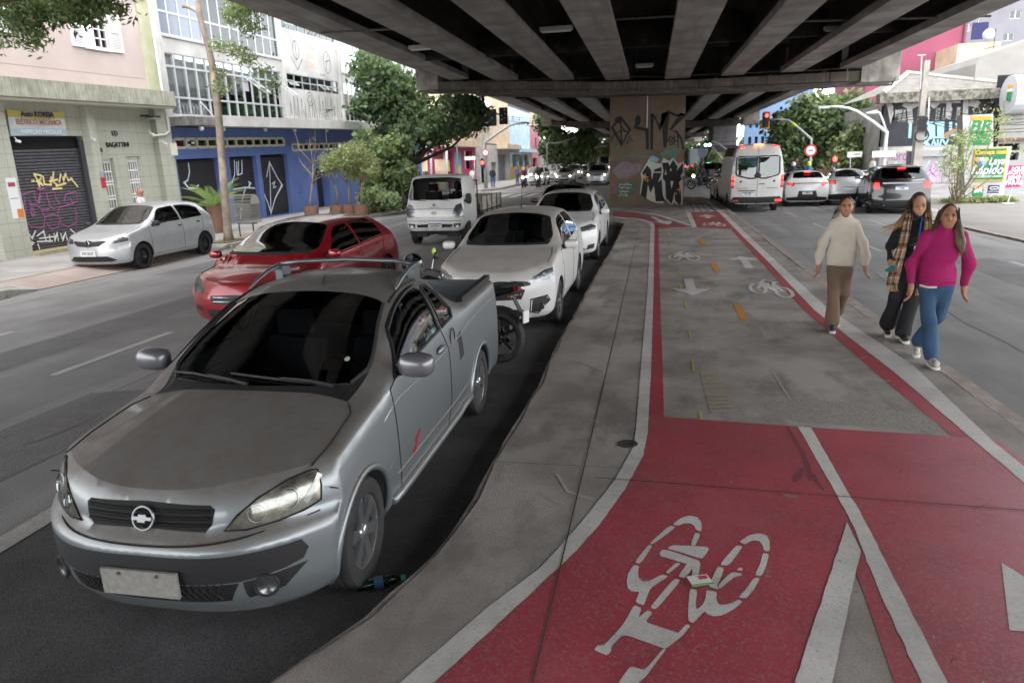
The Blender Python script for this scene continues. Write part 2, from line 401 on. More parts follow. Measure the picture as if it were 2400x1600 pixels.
# large bicycle stencil in the foreground, traced stroke by stroke
def bs(*p): return [(1360+a*.4686,1180+b*.4686) for a,b in p]
BIG = [[(462,102),(500,72),(545,58),(585,66),(605,90),(607,128),(602,138),(577,128),(570,108),(548,96),(515,98),(488,110)],[(447,108),(480,116),(362,202),(347,196)],[(340,205),(363,208),(300,300),(272,292)],
[(268,305),(295,310),(288,340),(292,370),(315,388),(345,385),(410,352),(443,362),(350,420),(322,495),(316,507),(275,492),(298,437),(262,440),(237,420),(232,390),(240,345)],[(574,143),(602,150),(575,209),(552,207)],[(432,222),(465,206),(560,210),(640,215),(642,232),(612,272),(585,268),(480,235)],
[(397,248),(408,229),(440,231),(520,258),(603,287),(592,352),(566,420),(556,400),(562,318),(545,345),(520,372),(488,362),(525,310),(535,300),(505,292),(430,268),(403,262)],[(503,298),(440,350),(427,340),(480,294)],[(505,380),(380,527),(346,518),(470,372)],
[(548,424),(586,430),(576,500),(582,528),(612,505),(628,470),(630,430),(685,440),(680,475),(690,500),(715,505),(760,495),(790,478),(812,488),(770,525),(715,555),(670,562),(638,552),(622,535),(570,590),(556,594),(540,582),(540,520)],
[(795,190),(840,158),(890,146),(930,155),(948,185),(948,236),(920,236),(912,205),(895,185),(860,182),(825,203)],[(780,207),(815,212),(750,300),(730,308),(700,305),(720,275)],[(913,245),(945,250),(930,310),(905,362),(873,355),(900,300)],[(868,370),(900,370),(870,425),(830,472),(790,468),(830,425)],
[(688,312),(720,320),(705,365),(684,408),(692,428),(640,412),(660,370)],[(694,428),(690,405),(755,340),(810,348),(805,358),(770,365),(735,395)],[(780,328),(800,317),(815,325),(805,335)],
[(268,505),(308,520),(290,568),(300,560),(335,532),(362,542),(325,590),(400,615),(478,640),(490,645),(530,600),(552,608),(510,660),(430,722),(412,720),(330,690),(215,650),(155,712),(155,735),(135,758),(68,730),(85,708),(120,705),(190,630),(215,600),(240,560)],[(414,723),(430,726),(380,790),(330,860),(285,900),(240,960),(150,960),(200,880),(250,810),(320,830),(345,805)]]
def soften(P,k=2):      # rounded stencil corners
 for _ in range(k):
  Q = []
  for i in range(len(P)):
   a,b = P[i],P[(i+1) % len(P)]; Q += [(a[0]*.85+b[0]*.15,a[1]*.85+b[1]*.15),(a[0]*.15+b[0]*.85,a[1]*.15+b[1]*.85)]
  P = Q
 return P
for P in BIG: sheet('bicycle_marking',soften(bs(*P)),WHP,ZW,isl)
for P in ([(1396,1118),(1700,1141),(2050,1168),(2500,1202)],[(1415,900),(1340,1215),(1247,1600),(1225,1690)]): MB().ribbon([G(*q,ZW2+.002) for q in P],.009,(0,0,1)).obj('cut_joint',JOINT,isl)
# dark rough patches, scuffs
PATCH = M('rough_patch','716a63',.95,col2='9a938b',vs=110,vlo=.40,vhi=.60,bump=.8,bs=120)
sheet('patched_area',[(1790,942),(1850,936),(1975,940),(2185,975),(2215,1012),(2050,1000),(1880,990),(1810,975)],PATCH,ZI+.0012,isl)
sheet('patched_area',[(1735,735),(1755,730),(1795,790),(1770,795)],PATCH,ZI+.0012,isl)
SCUF = M('scuff_pale','aaa59f',.9,col2='8d8781',vs=20)
for P in ([(1462,717),(1508,724)],[(1560,787),(1640,782)],[(1968,846),(2032,836)],[(1668,777),(1730,779)],[(1412,856),(1445,865)],[(1560,905),(1622,893)],[(1350,845),(1385,860),(1440,880)],[(2040,885),(2085,893)],[(1810,870),(1850,932)],[(1305,1110),(1330,1150),(1390,1170)],[(1272,1160),(1320,1180)]):
 MB().ribbon([G(*q,ZI+.003) for q in P],.012+random.random()*.014,(0,0,1)).obj('scuff_mark',SCUF,isl)
# wear on the red paint: chips down to the slab, scratches, tyre scuffs, a dried spill
rw = np.random.RandomState(12); CHIP = M('paint_chip','93736f',.9,col2='7d5a57',vs=9); SCR = M('paint_scratch','b9737b',.8); TYR = M('tyre_scuff','6e2a33',.75,col2='5a2630',vs=6); SPILL = M('dried_spill','62303a',.7,col2='7a3340',vs=12)
def blot(px,py,s_,mat,name,z,el=1.):
 c = G(px,py,z); n = 9; a0 = rw.uniform(0,6); MB().poly([(c.x+s_*el*rw.uniform(.45,1)*math.cos(a0+k*6.283/n),c.y+s_*rw.uniform(.45,1)*math.sin(a0+k*6.283/n),z) for k in range(n)]).obj(name,mat,isl)
for k in range(70):
 if k < 45: px,py = rw.normal(1840,60),rw.uniform(1080,1560)
 else: px,py = rw.uniform(1560,2350),rw.uniform(1030,1560)
 blot(px,py,rw.gamma(1.3,.0045)+.003,CHIP,'paint_chip',ZR+.0006+k*.00001,rw.uniform(.6,2.2))
for k in range(14):
 px,py,a = rw.uniform(1450,2350),rw.uniform(1040,1580),rw.uniform(-.6,.6); L_ = rw.uniform(20,110)
 MB().ribbon([G(px+L_*t*math.cos(a)*.6,py+L_*t*math.sin(a)*.6-8*math.sin(t*3),ZR+.0014+k*.00001) for t in np.linspace(0,1,6)],rw.uniform(.002,.005),(0,0,1)).obj('scratch',SCR if k % 2 else TYR,isl)
for P,w_ in (([(1846,1000),(1862,1030),(1880,1060),(1893,1095),(1900,1125)],[.02,.03,.03,.04,.02]),([(1880,1098),(1868,1118),(1862,1128)],[.03,.05,.02]),([(1905,1110),(1912,1126),(1930,1148)],[.03,.03,.01])): MB().ribbon([G(*q,ZR+.001) for q in P],w_,(0,0,1)).obj('dried_spill',SPILL,isl)
# repairs and oil on the left carriageway
REP = M('asphalt_repair','757473',.9,col2='666564',vs=1.5,bump=.8,bs=140,fine=.6,fs=120)
for x0,x1,y0,y1 in ((-8.5,-7.7,2.5,19),(-5.9,-4.9,3.2,6.4),(-11.2,-10.1,14,30),(6.0,6.9,8,16)): MB().poly([(x0,y0,.0025),(x1,y0+.2,.0025),(x1+.05,y1,.0025),(x0+.03,y1-.3,.0025)]).obj('repair_patch',REP,gnd)
OIL = M('oil_stain','4f4e4e',.6,col2='666565',vs=7)
for x,y,s_ in ((-5.4,5.2,.25),(-5.3,7.5,.18),(-8.2,8.4,.22),(-2.3,7.2,.2),(-5.5,14,.3),(4.1,12,.25),(4.2,17,.2),(-6.1,3.6,.12),(-8.0,5.0,.15)): MB().poly([(x+s_*rw.uniform(.6,1)*math.cos(t),y+2*s_*rw.uniform(.6,1)*math.sin(t),.0052) for t in np.linspace(0,6.283,15)[:-1]]).obj('oil_stain',OIL,gnd)
# ---- lane lines of both carriageways ------------------------------
for i in range(12):
 y = 2.0+i*7.1
 for x,off in ((-6.87,0.15),(-9.49,7.1-.0)):
  yy = y+off-2.6+ (0 if x == -6.87 else 0)
  if not 41 < yy < 52: MB().poly([(x-.06,yy,.004),(x+.06,yy,.004),(x+.06,yy+2.15,.004),(x-.06,yy+2.15,.004)]).obj('lane_dash',WHB,gnd)
MB().poly([(-4.12,-4,.008),(-3.94,-4,.008),(-3.94,3.9,.008),(-4.12,3.9,.008)]).obj('lane_line',WHB,gnd)
MB().poly([(-4.12,3.9,.008),(-3.94,3.9,.008),(-3.94,22,.008),(-4.12,22,.008)]).obj('lane_line',WHB,gnd)
for i in range(7):
 y = 7.5+i*4.8
 MB().poly([(5.15,y,.004),(5.25,y,.004),(5.25,y+2.3,.004),(5.15,y+2.3,.004)]).obj('lane_dash',YELF if i < 2 else WHB,gnd)
 MB().poly([(7.05,y+1,.004),(7.15,y+1,.004),(7.15,y+3.2,.004),(7.05,y+3.2,.004)]).obj('lane_dash',WHB,gnd)
for i in range(9):
 x = -11.9+i*.95
 MB().poly([(x,45,.004),(x+.48,45,.004),(x+.48,49.5,.004),(x,49.5,.004)]).obj('crosswalk_stripe',WHP,gnd)
for i in range(7):
 x = 3.4+i*.95
 MB().poly([(x,40,.004),(x+.48,40,.004),(x+.48,43.5,.004),(x,43.5,.004)]).obj('crosswalk_stripe',WHP,gnd)
MB().poly([(3.3,38.4,.004),(9,38.4,.004),(9,38.8,.004),(3.3,38.8,.004)]).obj('stop_line',WHP,gnd)
MB().poly([(-12,53,.004),(-4,53,.004),(-4,53.4,.004),(-12,53.4,.004)]).obj('stop_line',WHP,gnd)
for x0,x1,y,zz in ((-12,-4,43.6,.004),(3.2,8.8,45.2,.004)): MB().poly([(x0,y,zz),(x1,y,zz),(x1,y+.25,zz),(x0,y+.25,zz)]).obj('yellow_line',ORG,gnd)
# asphalt seams and cracks
CRK = M('asphalt_crack','676665',.95)
for x,y0,y1 in ((-8.1,3,30),(-5.55,2,26),(-10.7,5,40),(-11.6,4,36),(4.2,4,28),(6.3,6,30)):
 P = []; y = y0; xx = x
 while y < y1: P.append((xx,y,.003)); y += .35; xx += random.uniform(-.035,.035)+(x-xx)*.1
 MB().ribbon(P,.018,(0,0,1)).obj('asphalt_crack',CRK,gnd)
# ---- left pavement --------------------------------------------------
ZS = .15
swl = MB().prism([(-30,-12,-.1),(-13.4,-12,-.1),(-13.4,43,-.1),(-30,43,-.1)],(0,0,.1+ZS)).obj('pavement',WALK); structure(swl)
# strip between the walk and the road: raised beds and a dropped garage entrance
def ramp_strip(y0,y1,z0,z1,mat,name='kerb_strip'):
 return structure(MB().add([(-13.4,y0,ZS),(-13.4,y1,ZS),(-12.35,y1,z1),(-12.35,y0,z0),(-12.35,y1,-.02),(-12.35,y0,-.02)],[(0,3,2,1),(3,5,4,2)]).obj(name,mat))
ramp_strip(-12,11.3,ZS,ZS,WALKR); ramp_strip(11.3,12.1,ZS,.02,KERBW,'kerb_ramp'); ramp_strip(12.1,18.2,.02,.02,WALKR); ramp_strip(18.2,18.9,.02,ZS,KERBW,'kerb_ramp'); ramp_strip(18.9,43,ZS,ZS,WALKR)
def kerb_run(parent,x,ys,z,w=.16,mat=None):
 y = ys[0]
 while y < ys[1]-.1:
  L = random.uniform(.85,1.15); y1 = min(y+L,ys[1]); d = random.uniform(-.008,.008)
  MB().box(x-w/2+d,y+.008,-.05,x+w/2+d,y1-.008,z+.006+random.uniform(-.004,.004)).obj('kerb_stone',mat or KERBW,parent); y = y1
kerb_run(swl,-12.33,(0,11.3),ZS); kerb_run(swl,-12.33,(18.9,43),ZS)
MB().ribbon([(-13.4,-4,ZS+.003),(-13.4,11,ZS+.003),(-13.42,25,ZS+.003)],.025,(0,0,1)).obj('pavement_joint',JOINT,swl)
for y in (3,8,13.4,19.1,24,29,34): MB().ribbon([(-17,y,ZS+.003),(-13.4,y+.05,ZS+.003)],.015,(0,0,1)).obj('pavement_joint',JOINT,swl)
SOIL = M('soil','5a4a3c',.98,col2='3f352b',vs=8,bump=.8,bs=40)
# far left pavement beyond the cross street
swf = MB().prism([(-60,55,-.1),(-13.2,55,-.1),(-12.3,57,-.1),(-12.3,400,-.1),(-60,400,-.1)],(0,0,.1+ZS)).obj('far_pavement',WALK); structure(swf)
kerb_run(swf,-12.3,(57,85),ZS)
# right side: forecourt, corner
FORE = M('forecourt_concrete','7d7a77',.9,col2='706d6a',vs=.6,bump=.3,bs=60,fine=.1,fs=90)
fr = MB().prism([(8.75,-12,-.05),(80,-12,-.05),(80,35.5,-.05),(10.8,35.5,-.05),(9.4,34,-.05),(8.75,29,-.05)],(0,0,.05+.03)).obj('forecourt',FORE); structure(fr)
kerb_run(fr,8.8,(2,25),.05,.14,KERBP)
MB().prism([(9.0,25.8,.03),(9.6,25.8,.03),(9.9,27.2,.03),(9.2,28.2,.03),(8.95,27,.03)],(0,0,.14)).obj('traffic_nose',KERBW,fr)
sr = MB().prism([(10.2,46,-.05),(11.2,44.6,-.05),(13,44,-.05),(90,44,-.05),(90,400,-.05),(10.2,400,-.05)],(0,0,.05+ZS)).obj('far_corner_pavement',WALK); structure(sr)
kerb_run(sr,10.2,(46,80),ZS)
isl2 = MB().prism([(-3.2,62,-.05),(-2.5,60.8,-.05),(2.2,60.8,-.05),(2.9,62,-.05),(2.9,240,-.05),(-3.2,240,-.05)],(0,0,.05+ZI)).obj('far_median',CONC); structure(isl2)
# ================================================================== VIADUCT
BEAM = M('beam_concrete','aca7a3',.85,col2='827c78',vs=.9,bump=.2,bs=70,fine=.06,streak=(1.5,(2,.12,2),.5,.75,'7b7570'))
SHADE_JOINT = M('deck_shade_joint','35302c',.95,col2='241f1c',vs=1.2,bump=.2,bs=30)  # deck underside: shade between the beams put into the colour; also colours cap joints
WEB = M('beam_web_shade','3d3833',.92,col2='2a2521',vs=1.5,streak=(1.4,(1.2,.2,2),.5,.7,'57504a'))  # webs and diaphragms: shade of the gaps painted into the concrete colour
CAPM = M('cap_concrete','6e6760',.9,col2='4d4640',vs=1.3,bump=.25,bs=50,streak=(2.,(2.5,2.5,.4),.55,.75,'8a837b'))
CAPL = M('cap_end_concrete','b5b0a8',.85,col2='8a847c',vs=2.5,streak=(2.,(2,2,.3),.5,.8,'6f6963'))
PIPE = M('conduit_grey','6a6763',.6,col2='4a4744',vs=6)
via = thing('viaduct','dark concrete road viaduct on long beams and one graffitied pillar over the cycle path','viaduct',(0,0,0))
BX = [-8.29,-6.15,-3.70,-1.42,1.02,3.21,5.49,7.72]
BZ = [5.80,5.65,5.54,5.43,5.36,5.36,5.37,5.40]
BW = [.86,.96,.88,.96,1.0,.86,.86,.82]
SPANS = [(-43,-7.4),(-5.2,31.4),(33.6,68.6),(70.8,106),(108,143),(145,180)]
TOP = 6.75
for y0,y1 in SPANS:
 for x,z,wd in zip(BX,BZ,BW):
  # I-shaped girder: bottom flange, haunch, web, top
  h = wd/2; s = .14
  prof = [(-h,z),(h,z),(h,z+.20),(s+.04,z+.38),(s,z+.5),(s,TOP-.2),(.5,TOP),(-.5,TOP),(-s,TOP-.2),(-s,z+.5),(-s-.04,z+.38),(-h,z+.20)]
  b = MB().prism([(x+a,y0,c) for a,c in prof],(0,y1-y0,0))
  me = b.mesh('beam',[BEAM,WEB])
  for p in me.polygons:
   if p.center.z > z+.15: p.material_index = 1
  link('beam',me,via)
 for yy in np.arange(y0+9,y1-4,(y1-y0)/3.4):      # cross diaphragms
  for k in range(7):
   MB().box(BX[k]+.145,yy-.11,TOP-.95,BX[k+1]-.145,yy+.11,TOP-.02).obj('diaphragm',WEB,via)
deck = MB().box(-10.6,-43,TOP+.005,9.9,180,TOP+.25).obj('deck',SHADE_JOINT,via)
MB().box(-10.75,-43,TOP-.25,-10.45,180,TOP+1.0).obj('parapet',CAPL,via)
MB().box(9.75,-43,TOP-.25,10.05,180,TOP+1.0).obj('parapet',CAPL,via)
PILM = M('pillar_aggregate','6f6456',.95,bump=1.0,bs=26,bdist=.03,col2='544a3f',vs=1.2,streak=(16,(1,1,1),.42,.58,'5f5142'))
for k,Y in enumerate((-6.3,32.5,69.7,107,144)):
 # cap: shallow band with haunched underside
 y0,y1 = Y-.95,Y+1.0
 zt = [5.80,5.56,5.40,5.34,5.30,5.30,5.31]; xs = [-9.6,-4.5,-1.9,0,1.6,5,8.9]
 band = MB(); cap = MB()
 top = [(x,z-.015) for x,z in zip(xs,zt)]
 bot = [(8.9,4.90),(5,4.96),(1.6,4.98),(0,5.02),(-1.9,5.08),(-4.5,5.22),(-9.6,5.45)]
 band.prism([(x,y0,z) for x,z in top+bot],(0,y1-y0,0))
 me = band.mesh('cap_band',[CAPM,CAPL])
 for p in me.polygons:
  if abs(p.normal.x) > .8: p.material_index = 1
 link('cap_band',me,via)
 low = [(-8.2,5.385),(-1.9,5.075),(1.6,4.975),(8.0,4.905),(7.6,4.82),(1.55,4.80),(-1.85,4.86),(-7.9,5.24)]
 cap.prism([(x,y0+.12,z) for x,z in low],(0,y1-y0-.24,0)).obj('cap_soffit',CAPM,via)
 MB().box(8.15,y0-.1,4.85,9.55,y1+.1,6.7).obj('cap_end_wall',CAPL,via)
 MB().box(-10.3,y0-.1,5.46,-9.3,y1+.1,6.7).obj('cap_end_wall',CAPL,via)
 MB().box(-1.8,Y-.05 if k != 1 else 32.5,-.05,1.45,Y+1.3,4.9).obj('pillar',PILM,via)
 # conduits along the cap
 MB().tube([(-9.4,y0-.06,5.30),(-2,y0-.07,4.94),(1.6,y0-.07,4.86),(8.6,y0-.07,4.72),(9.3,y0-.07,4.7),(9.4,y0-.07,4.95)],.045,6).obj('conduit',PIPE,via)
 MB().tube([(x,y0-.03,5.78-.03*abs(math.sin(x*1.3))-(x+9.6)*.026 if x < 0 else 5.50-.03*abs(math.sin(x*1.3))-x*.012) for x in np.arange(-9.5,8.9,.6)],.018,5).obj('cable',PIPE,via)
 for x in (-7.4,-5.1,-2.9,-.6,1.9,4.6,7): MB().box(x-.012,y0-.012,4.93+max(0,-x)*.05,x+.012,y0+.002,5.28+max(0,-x)*.05).obj('cap_joint',SHADE_JOINT,via)
LAMPM = M('lamp_housing','b8b8b2',.5)
for i,(x,y,l) in enumerate(((-2.6,20.5,.9),(.0,16.5,.9),(5.4,23.5,.9),(-6.9,22,.9),(-.3,29.6,.7))):
 o = thing('ceiling_lamp',['grey tube lamp hanging left of the middle beams under the viaduct','grey tube lamp hanging between the two middle beams under the viaduct','grey tube lamp hanging among the right-hand beams under the viaduct','grey tube lamp hanging between the two leftmost beams under the viaduct','small tube lamp above the graffitied pillar, just before the cap'][i],'lamp',(x,y,5.75),0,'lamps under the viaduct')
 MB().box(-l/2,-.1,-.06,l/2,.1,.04).obj('housing',LAMPM,o); MB().tube([(-l/2+.05,0,-.075),(l/2-.05,0,-.075)],.03,8).obj('tube',M('lamp_tube','dcdcd8',.3),o)
 for sx in (-.3,.3): MB().tube([(sx,0,.04),(sx,0,TOP-5.75)],.01,5).obj('hanger',PIPE,o)
for x0,x1,y in ((-8.6,-6.2,18.5),(-1.3,1.0,19.5),(3.2,8.6,21.5),(3.2,7.9,16)):
 MB().tube([(x0,y,5.70),(x1,y+.1,5.68 if x1 < 4 else 5.5)],.03,6).obj('conduit',PIPE,via)
# white pipe on the pillar face
WPIPE = M('white_pipe','d8d5cf',.5)
MB().tube([(-.18,32.46,4.85),(-.18,32.46,4.1),(-.19,32.46,3.5)],.02,6).obj('drain_pipe',WPIPE,via)
# ---- graffiti on the pillar (sprayed paint, a few millimetres proud) ---------
BLK = M('spray_black','17171a',.85,col2='242226',vs=9); WSP = M('spray_white','aaa59f',.85); GOLD = M('spray_gold','c08a22',.8); TEAL = M('spray_teal','3c5c56',.85,col2='566a5c',vs=7)
PURP = M('spray_purple','5c4860',.85,col2='6f5a6e',vs=5); RUST = M('spray_rust','8a4a2c',.85); SKYB = M('spray_sky','5d98ad',.85)
def pil(px,py,o=.004):
 d = ray(1400+px*.19128,200+py*.19128); Y = 32.5-o; t = Y/d.y; return Vector((d.x*t,Y,HCAM+d.z*t))
GZ = [0.]
def pstroke(P,w,mat=BLK,o=.004,name='graffiti'): GZ[0] += .0001; o += GZ[0]; MB().ribbon([pil(*p) for p in P],w,(0,-1,0),o).obj(name,mat,via)
for P,w_ in (([(280,400),(180,520),(300,730),(400,540),(285,395)],.10),([(285,440),(298,720)],.07),([(165,690),(200,610),(290,555),(370,570),(385,590)],.055),([(290,500),(340,560)],.05),([(360,720),(400,620)],.06),([(400,700),(420,650)],.05),([(440,680),(445,690)],.06),
   ([(510,390),(465,515),(610,550),(615,780)],.12),([(665,780),(670,350),(760,520),(835,330),(830,750)],.13),([(860,320),(960,370),(1060,350),(890,550),(970,570),(1030,660),(1055,780)],.10),([(885,650),(890,740),(925,720),(910,690),(930,650),(885,630)],.05),([(940,620),(945,730)],.045),([(985,610),(990,760)],.05),([(940,680),(990,680)],.045),([(860,700),(880,640)],.04)):
 pstroke(P,w_)
MB().sphere(pil(258,430),(.17,.005,.14),10,6).obj('graffiti',BLK,via); MB().sphere(pil(498,430),(.13,.005,.22),10,6).obj('graffiti',BLK,via)
def ppoly(P,mat,o): MB().poly([pil(*p,o) for p in P][::1]).obj('graffiti',mat,via)
WHT = [(530,1080),(600,960),(640,890),(700,950),(780,960),(810,890),(880,930),(930,890),(990,960),(1060,935),(1060,1060),(1075,1110),(1030,1120),(1050,1170),(1045,1300),(1040,1450),(1010,1490),(940,1430),(910,1475),(830,1390),(800,1450),(720,1440),(640,1410),(580,1370),(520,1330),(545,1150)]
ppoly(WHT,WSP,.004)
for P in ([(545,1075),(610,980),(660,1040),(668,1160),(690,1060),(700,1030),(785,1000),(790,1075),(745,1190),(790,1150),(800,1330),(830,1420),(715,1425),(695,1230),(650,1320),(620,1220),(600,1390),(530,1340),(560,1160),(575,1110)],
  [(790,950),(870,945),(885,990),(930,910),(985,1000),(970,1050),(1050,945),(1050,1060),(1020,1110),(1035,1150),(1000,1190),(1025,1300),(1030,1430),(1010,1475),(950,1410),(945,1300),(930,1390),(910,1460),(840,1380),(830,1180),(800,1140),(810,1050)]):
 ppoly(P,BLK,.008)
for P in ([(825,1095),(850,1095),(838,1030)],[(890,1025),(908,1020),(908,1050),(892,1050)],[(893,1175),(935,1175),(908,1270)],[(690,1060),(790,1058),(787,1072),(692,1072)],[(805,1170),(825,1170),(828,1330),(812,1320)],[(650,1325),(690,1325),(695,1420),(640,1390)]): ppoly(P,WSP,.011)
for c,r in (((585,1125),55),((615,1165),30),((1010,1280),50),((965,1325),25),((672,905),32)):
 ppoly([(c[0]+(r if i % 2 == 0 else r*.22)*math.sin(i*math.pi/4),c[1]-(r*1.1 if i % 2 == 0 else r*.22)*math.cos(i*math.pi/4)) for i in range(8)],GOLD,.014)
ppoly([(640,880),(680,862),(720,880),(760,905),(730,945),(660,940),(640,915)],SKYB,.012)
ppoly([(770,830),(830,800),(930,765),(1000,820),(985,900),(940,905),(880,880),(800,885)],TEAL,.003); ppoly([(975,885),(1030,885),(1025,935),(990,960)],RUST,.005)
pstroke([(320,875),(420,865),(500,885),(560,870),(640,865)],.07,TEAL,.003)
pstroke([(290,890),(240,790),(265,745),(190,810)],.04,TEAL,.004)
for y in (940,960,990): pstroke([(150,y),(240,y-4)],.02,BLK,.003)
for y in range(1100,1330,28): pstroke([(150,y),(235,y-3)],.02,RUST,.003)
# abstract purple and grey sprayed areas and a small dark note with scribbled lines
ppoly([(160,1170),(215,1215),(265,1255),(250,1330),(190,1320),(200,1260),(170,1215)],PURP,.004)
ppoly([(245,1185),(465,1180),(465,1330),(300,1380),(250,1370)],M('spray_bluegreen','39423e',.9,col2='54665a',vs=6),.004)
for k,y in enumerate((1215,1255,1300,1345)):
 P = []; x = 265
 while x < 430-k*18: P.append((x,y+random.uniform(-14,14))); x += 9
 pstroke(P,.02,WSP,.008)
for c in ((330,1000,120,70),(290,1090,70,50),(430,1090,60,50)):
 pass
ppoly([(240,980),(330,930),(440,970),(560,950),(520,1060),(400,1120),(270,1150),(180,1060)],M('spray_greywash','766f6c',.9,col2='6a5a66',vs=4),.003)
# ================================================================== BUILDINGS
def tile_mat(name,col,joint,big=.36,small=.03,rough=.45,axes=('Y','Z')):
 if name in MATS: return MATS[name]
 mt = M(name,col,rough); n = mt.node_tree.nodes; L = mt.node_tree.links; b = n['Principled BSDF']; tc = n.new('ShaderNodeTexCoord'); sp = n.new('ShaderNodeSeparateXYZ'); cb = n.new('ShaderNodeCombineXYZ')
 L.new(tc.outputs['Object'],sp.inputs[0]); L.new(sp.outputs[axes[0]],cb.inputs[0]); L.new(sp.outputs[axes[1]],cb.inputs[1]); cur = None
 c = srgb(col); j = srgb(joint)
 def brick(sz,mort,c1,c2,m_):
  t = n.new('ShaderNodeTexBrick'); t.offset = 0; t.squash = 1; t.inputs['Scale'].default_value = 1; t.inputs['Brick Width'].default_value = sz; t.inputs['Row Height'].default_value = sz; t.inputs['Mortar Size'].default_value = mort; t.inputs['Bias'].default_value = 0
  t.inputs['Color1'].default_value = (*c1,1); t.inputs['Color2'].default_value = (*c2,1); t.inputs['Mortar'].default_value = (*m_,1); L.new(cb.outputs[0],t.inputs['Vector']); return t
 t1 = brick(small,.0035,c,tuple(x*.82 for x in c),tuple(x*.72 for x in j)); t2 = brick(big,.006,(1,1,1),(.93,.94,.92),(.45,.45,.40))
 x = n.new('ShaderNodeMix'); x.data_type = 'RGBA'; x.blend_type = 'MULTIPLY'; x.inputs[0].default_value = 1; L.new(t1.outputs[0],x.inputs[6]); L.new(t2.outputs[0],x.inputs[7]); L.new(x.outputs[2],b.inputs['Base Color'])
 return mt
class Fac:
 def __init__(s,root,O,U,N,k=.027,u0=24.): s.root,s.O,s.U,s.N,s.k,s.u0 = root,Vector(O),Vector(U),Vector(N),k,u0
 def P(s,u,v,w=0.):
  v = v+s.k*(u-s.u0)*min(1,max(0,(v-.3)/2.5)); return s.O+s.U*u+s.N*w+Vector((0,0,v))
 def mbox(s,b,u0,v0,w0,u1,v1,w1):
  vs = [s.P(u,v,w) for v in (v0,v1) for w in (w0,w1) for u in (u0,u1)]
  fs = [(0,2,3,1),(4,5,7,6),(0,1,5,4),(2,6,7,3),(0,4,6,2),(1,3,7,5)]
  if s.U.cross(s.N).z < 0: fs = [f[::-1] for f in fs]
  return b.add(vs,fs)
 def box(s,name,u0,v0,w0,u1,v1,w1,mat,parent=None): return s.mbox(MB(),u0,v0,w0,u1,v1,w1).obj(name,mat,parent or s.root)
 def wall(s,name,u0,v0,u1,v1,holes,depth,mat,parent=None,w=0.,back=True):
  us = sorted({u0,u1,*[h[0] for h in holes],*[h[2] for h in holes]}); vs_ = sorted({v0,v1,*[h[1] for h in holes],*[h[3] for h in holes]}); b = MB(); fl = s.U.cross(s.N).z < 0
  def q(*P): b.add([s.P(*p) for p in P],[(0,1,2,3) if not fl else (3,2,1,0)])
  # refine along u so the sloping courses stay smooth
  for a,c in zip(us[:-1],us[1:]):
   for d,e in zip(vs_[:-1],vs_[1:]):
    m_ = ((a+c)/2,(d+e)/2)
    if any(h[0] < m_[0] < h[2] and h[1] < m_[1] < h[3] for h in holes): continue
    q((c,d,w),(a,d,w),(a,e,w),(c,e,w))
  for h in holes:
   a,d,c,e = h[:4]; dp = h[4] if len(h) > 4 else depth
   q((a,d,w),(a,d,w-dp),(a,e,w-dp),(a,e,w)); q((c,d,w-dp),(c,d,w),(c,e,w),(c,e,w-dp)); q((a,e,w),(a,e,w-dp),(c,e,w-dp),(c,e,w)); q((a,d,w-dp),(a,d,w),(c,d,w),(c,d,w-dp))
  return b.obj(name,mat,parent or s.root)
 def window(s,u0,v0,u1,v1,cols,rows,fm,gm,w=-.08,fw=.05,depth=.06,name='window',cs=None,skip=()):
  cu = cs or [u0+(u1-u0)*i/cols for i in range(cols+1)]; rv = [v0+(v1-v0)*r for r in rows]; b = MB()
  for u in cu: s.mbox(b,u-fw/2,v0,w-depth/2,u+fw/2,v1,w+depth/2)
  for i in range(len(cu)-1):
   for v in rv: s.mbox(b,cu[i]+fw/2,v-fw/2,w-depth/2+.002,cu[i+1]-fw/2,v+fw/2,w+depth/2-.002)
  o = b.obj(name,fm,s.root)
  for i in range(len(cu)-1):
   for j in range(len(rv)-1):
    if (i,j) in skip: continue
    s.box('pane',cu[i]+fw/2-.004,rv[j]+fw/2-.004,w-.006,cu[i+1]-fw/2+.004,rv[j+1]-fw/2+.004,w+.006,gm(i,j) if callable(gm) else gm,o)
  return o,cu,rv
 def shutter(s,u0,v0,u1,v1,mat,w=-.2,pitch=.085,name='roller_shutter'):
  n = int((v1-v0)/pitch); p = (v1-v0)/n; o = s.box(name,u0,v0-.02,w-.06,u1,v1,w-.03,M('shutter_back','1d1d20',.8))
  for i in range(n):
   z = v0+i*p; b = MB(); pr = [(w-.03,z+.006),(w-.004,z+.018),(w,z+p*.5),(w-.006,z+p-.012),(w-.03,z+p-.004)]
   vs = [s.P(u,v,ww) for u in (u0+.01,u1-.01) for ww,v in pr]; k = len(pr)
   b.add(vs,[(j,j+1,k+j+1,k+j) if s.U.cross(s.N).z < 0 else (j,k+j,k+j+1,j+1) for j in range(k-1)]); b.obj('slat',mat,o)
  return o
 def text(s,name,t,u,v,w,size,mat,parent=None,**kw):
  o = s.P(u,v,w); ux = s.P(u+.1,v,w)-s.P(u-.1,v,w); return text_mesh(name,t,mat,frame(o,ux if s.U.cross(Vector((0,0,1))).dot(s.N) > 0 else -ux,(0,0,1)),size,parent=parent or s.root,**kw)
 def stroke(s,pts,wd,mat,w=.004,name='graffiti',parent=None):
  GZ[0] = (GZ[0]+.0001) % .004; w += GZ[0]
  return MB().ribbon([s.P(u,v,w) for u,v in pts],wd,s.N).obj(name,mat,parent or s.root)
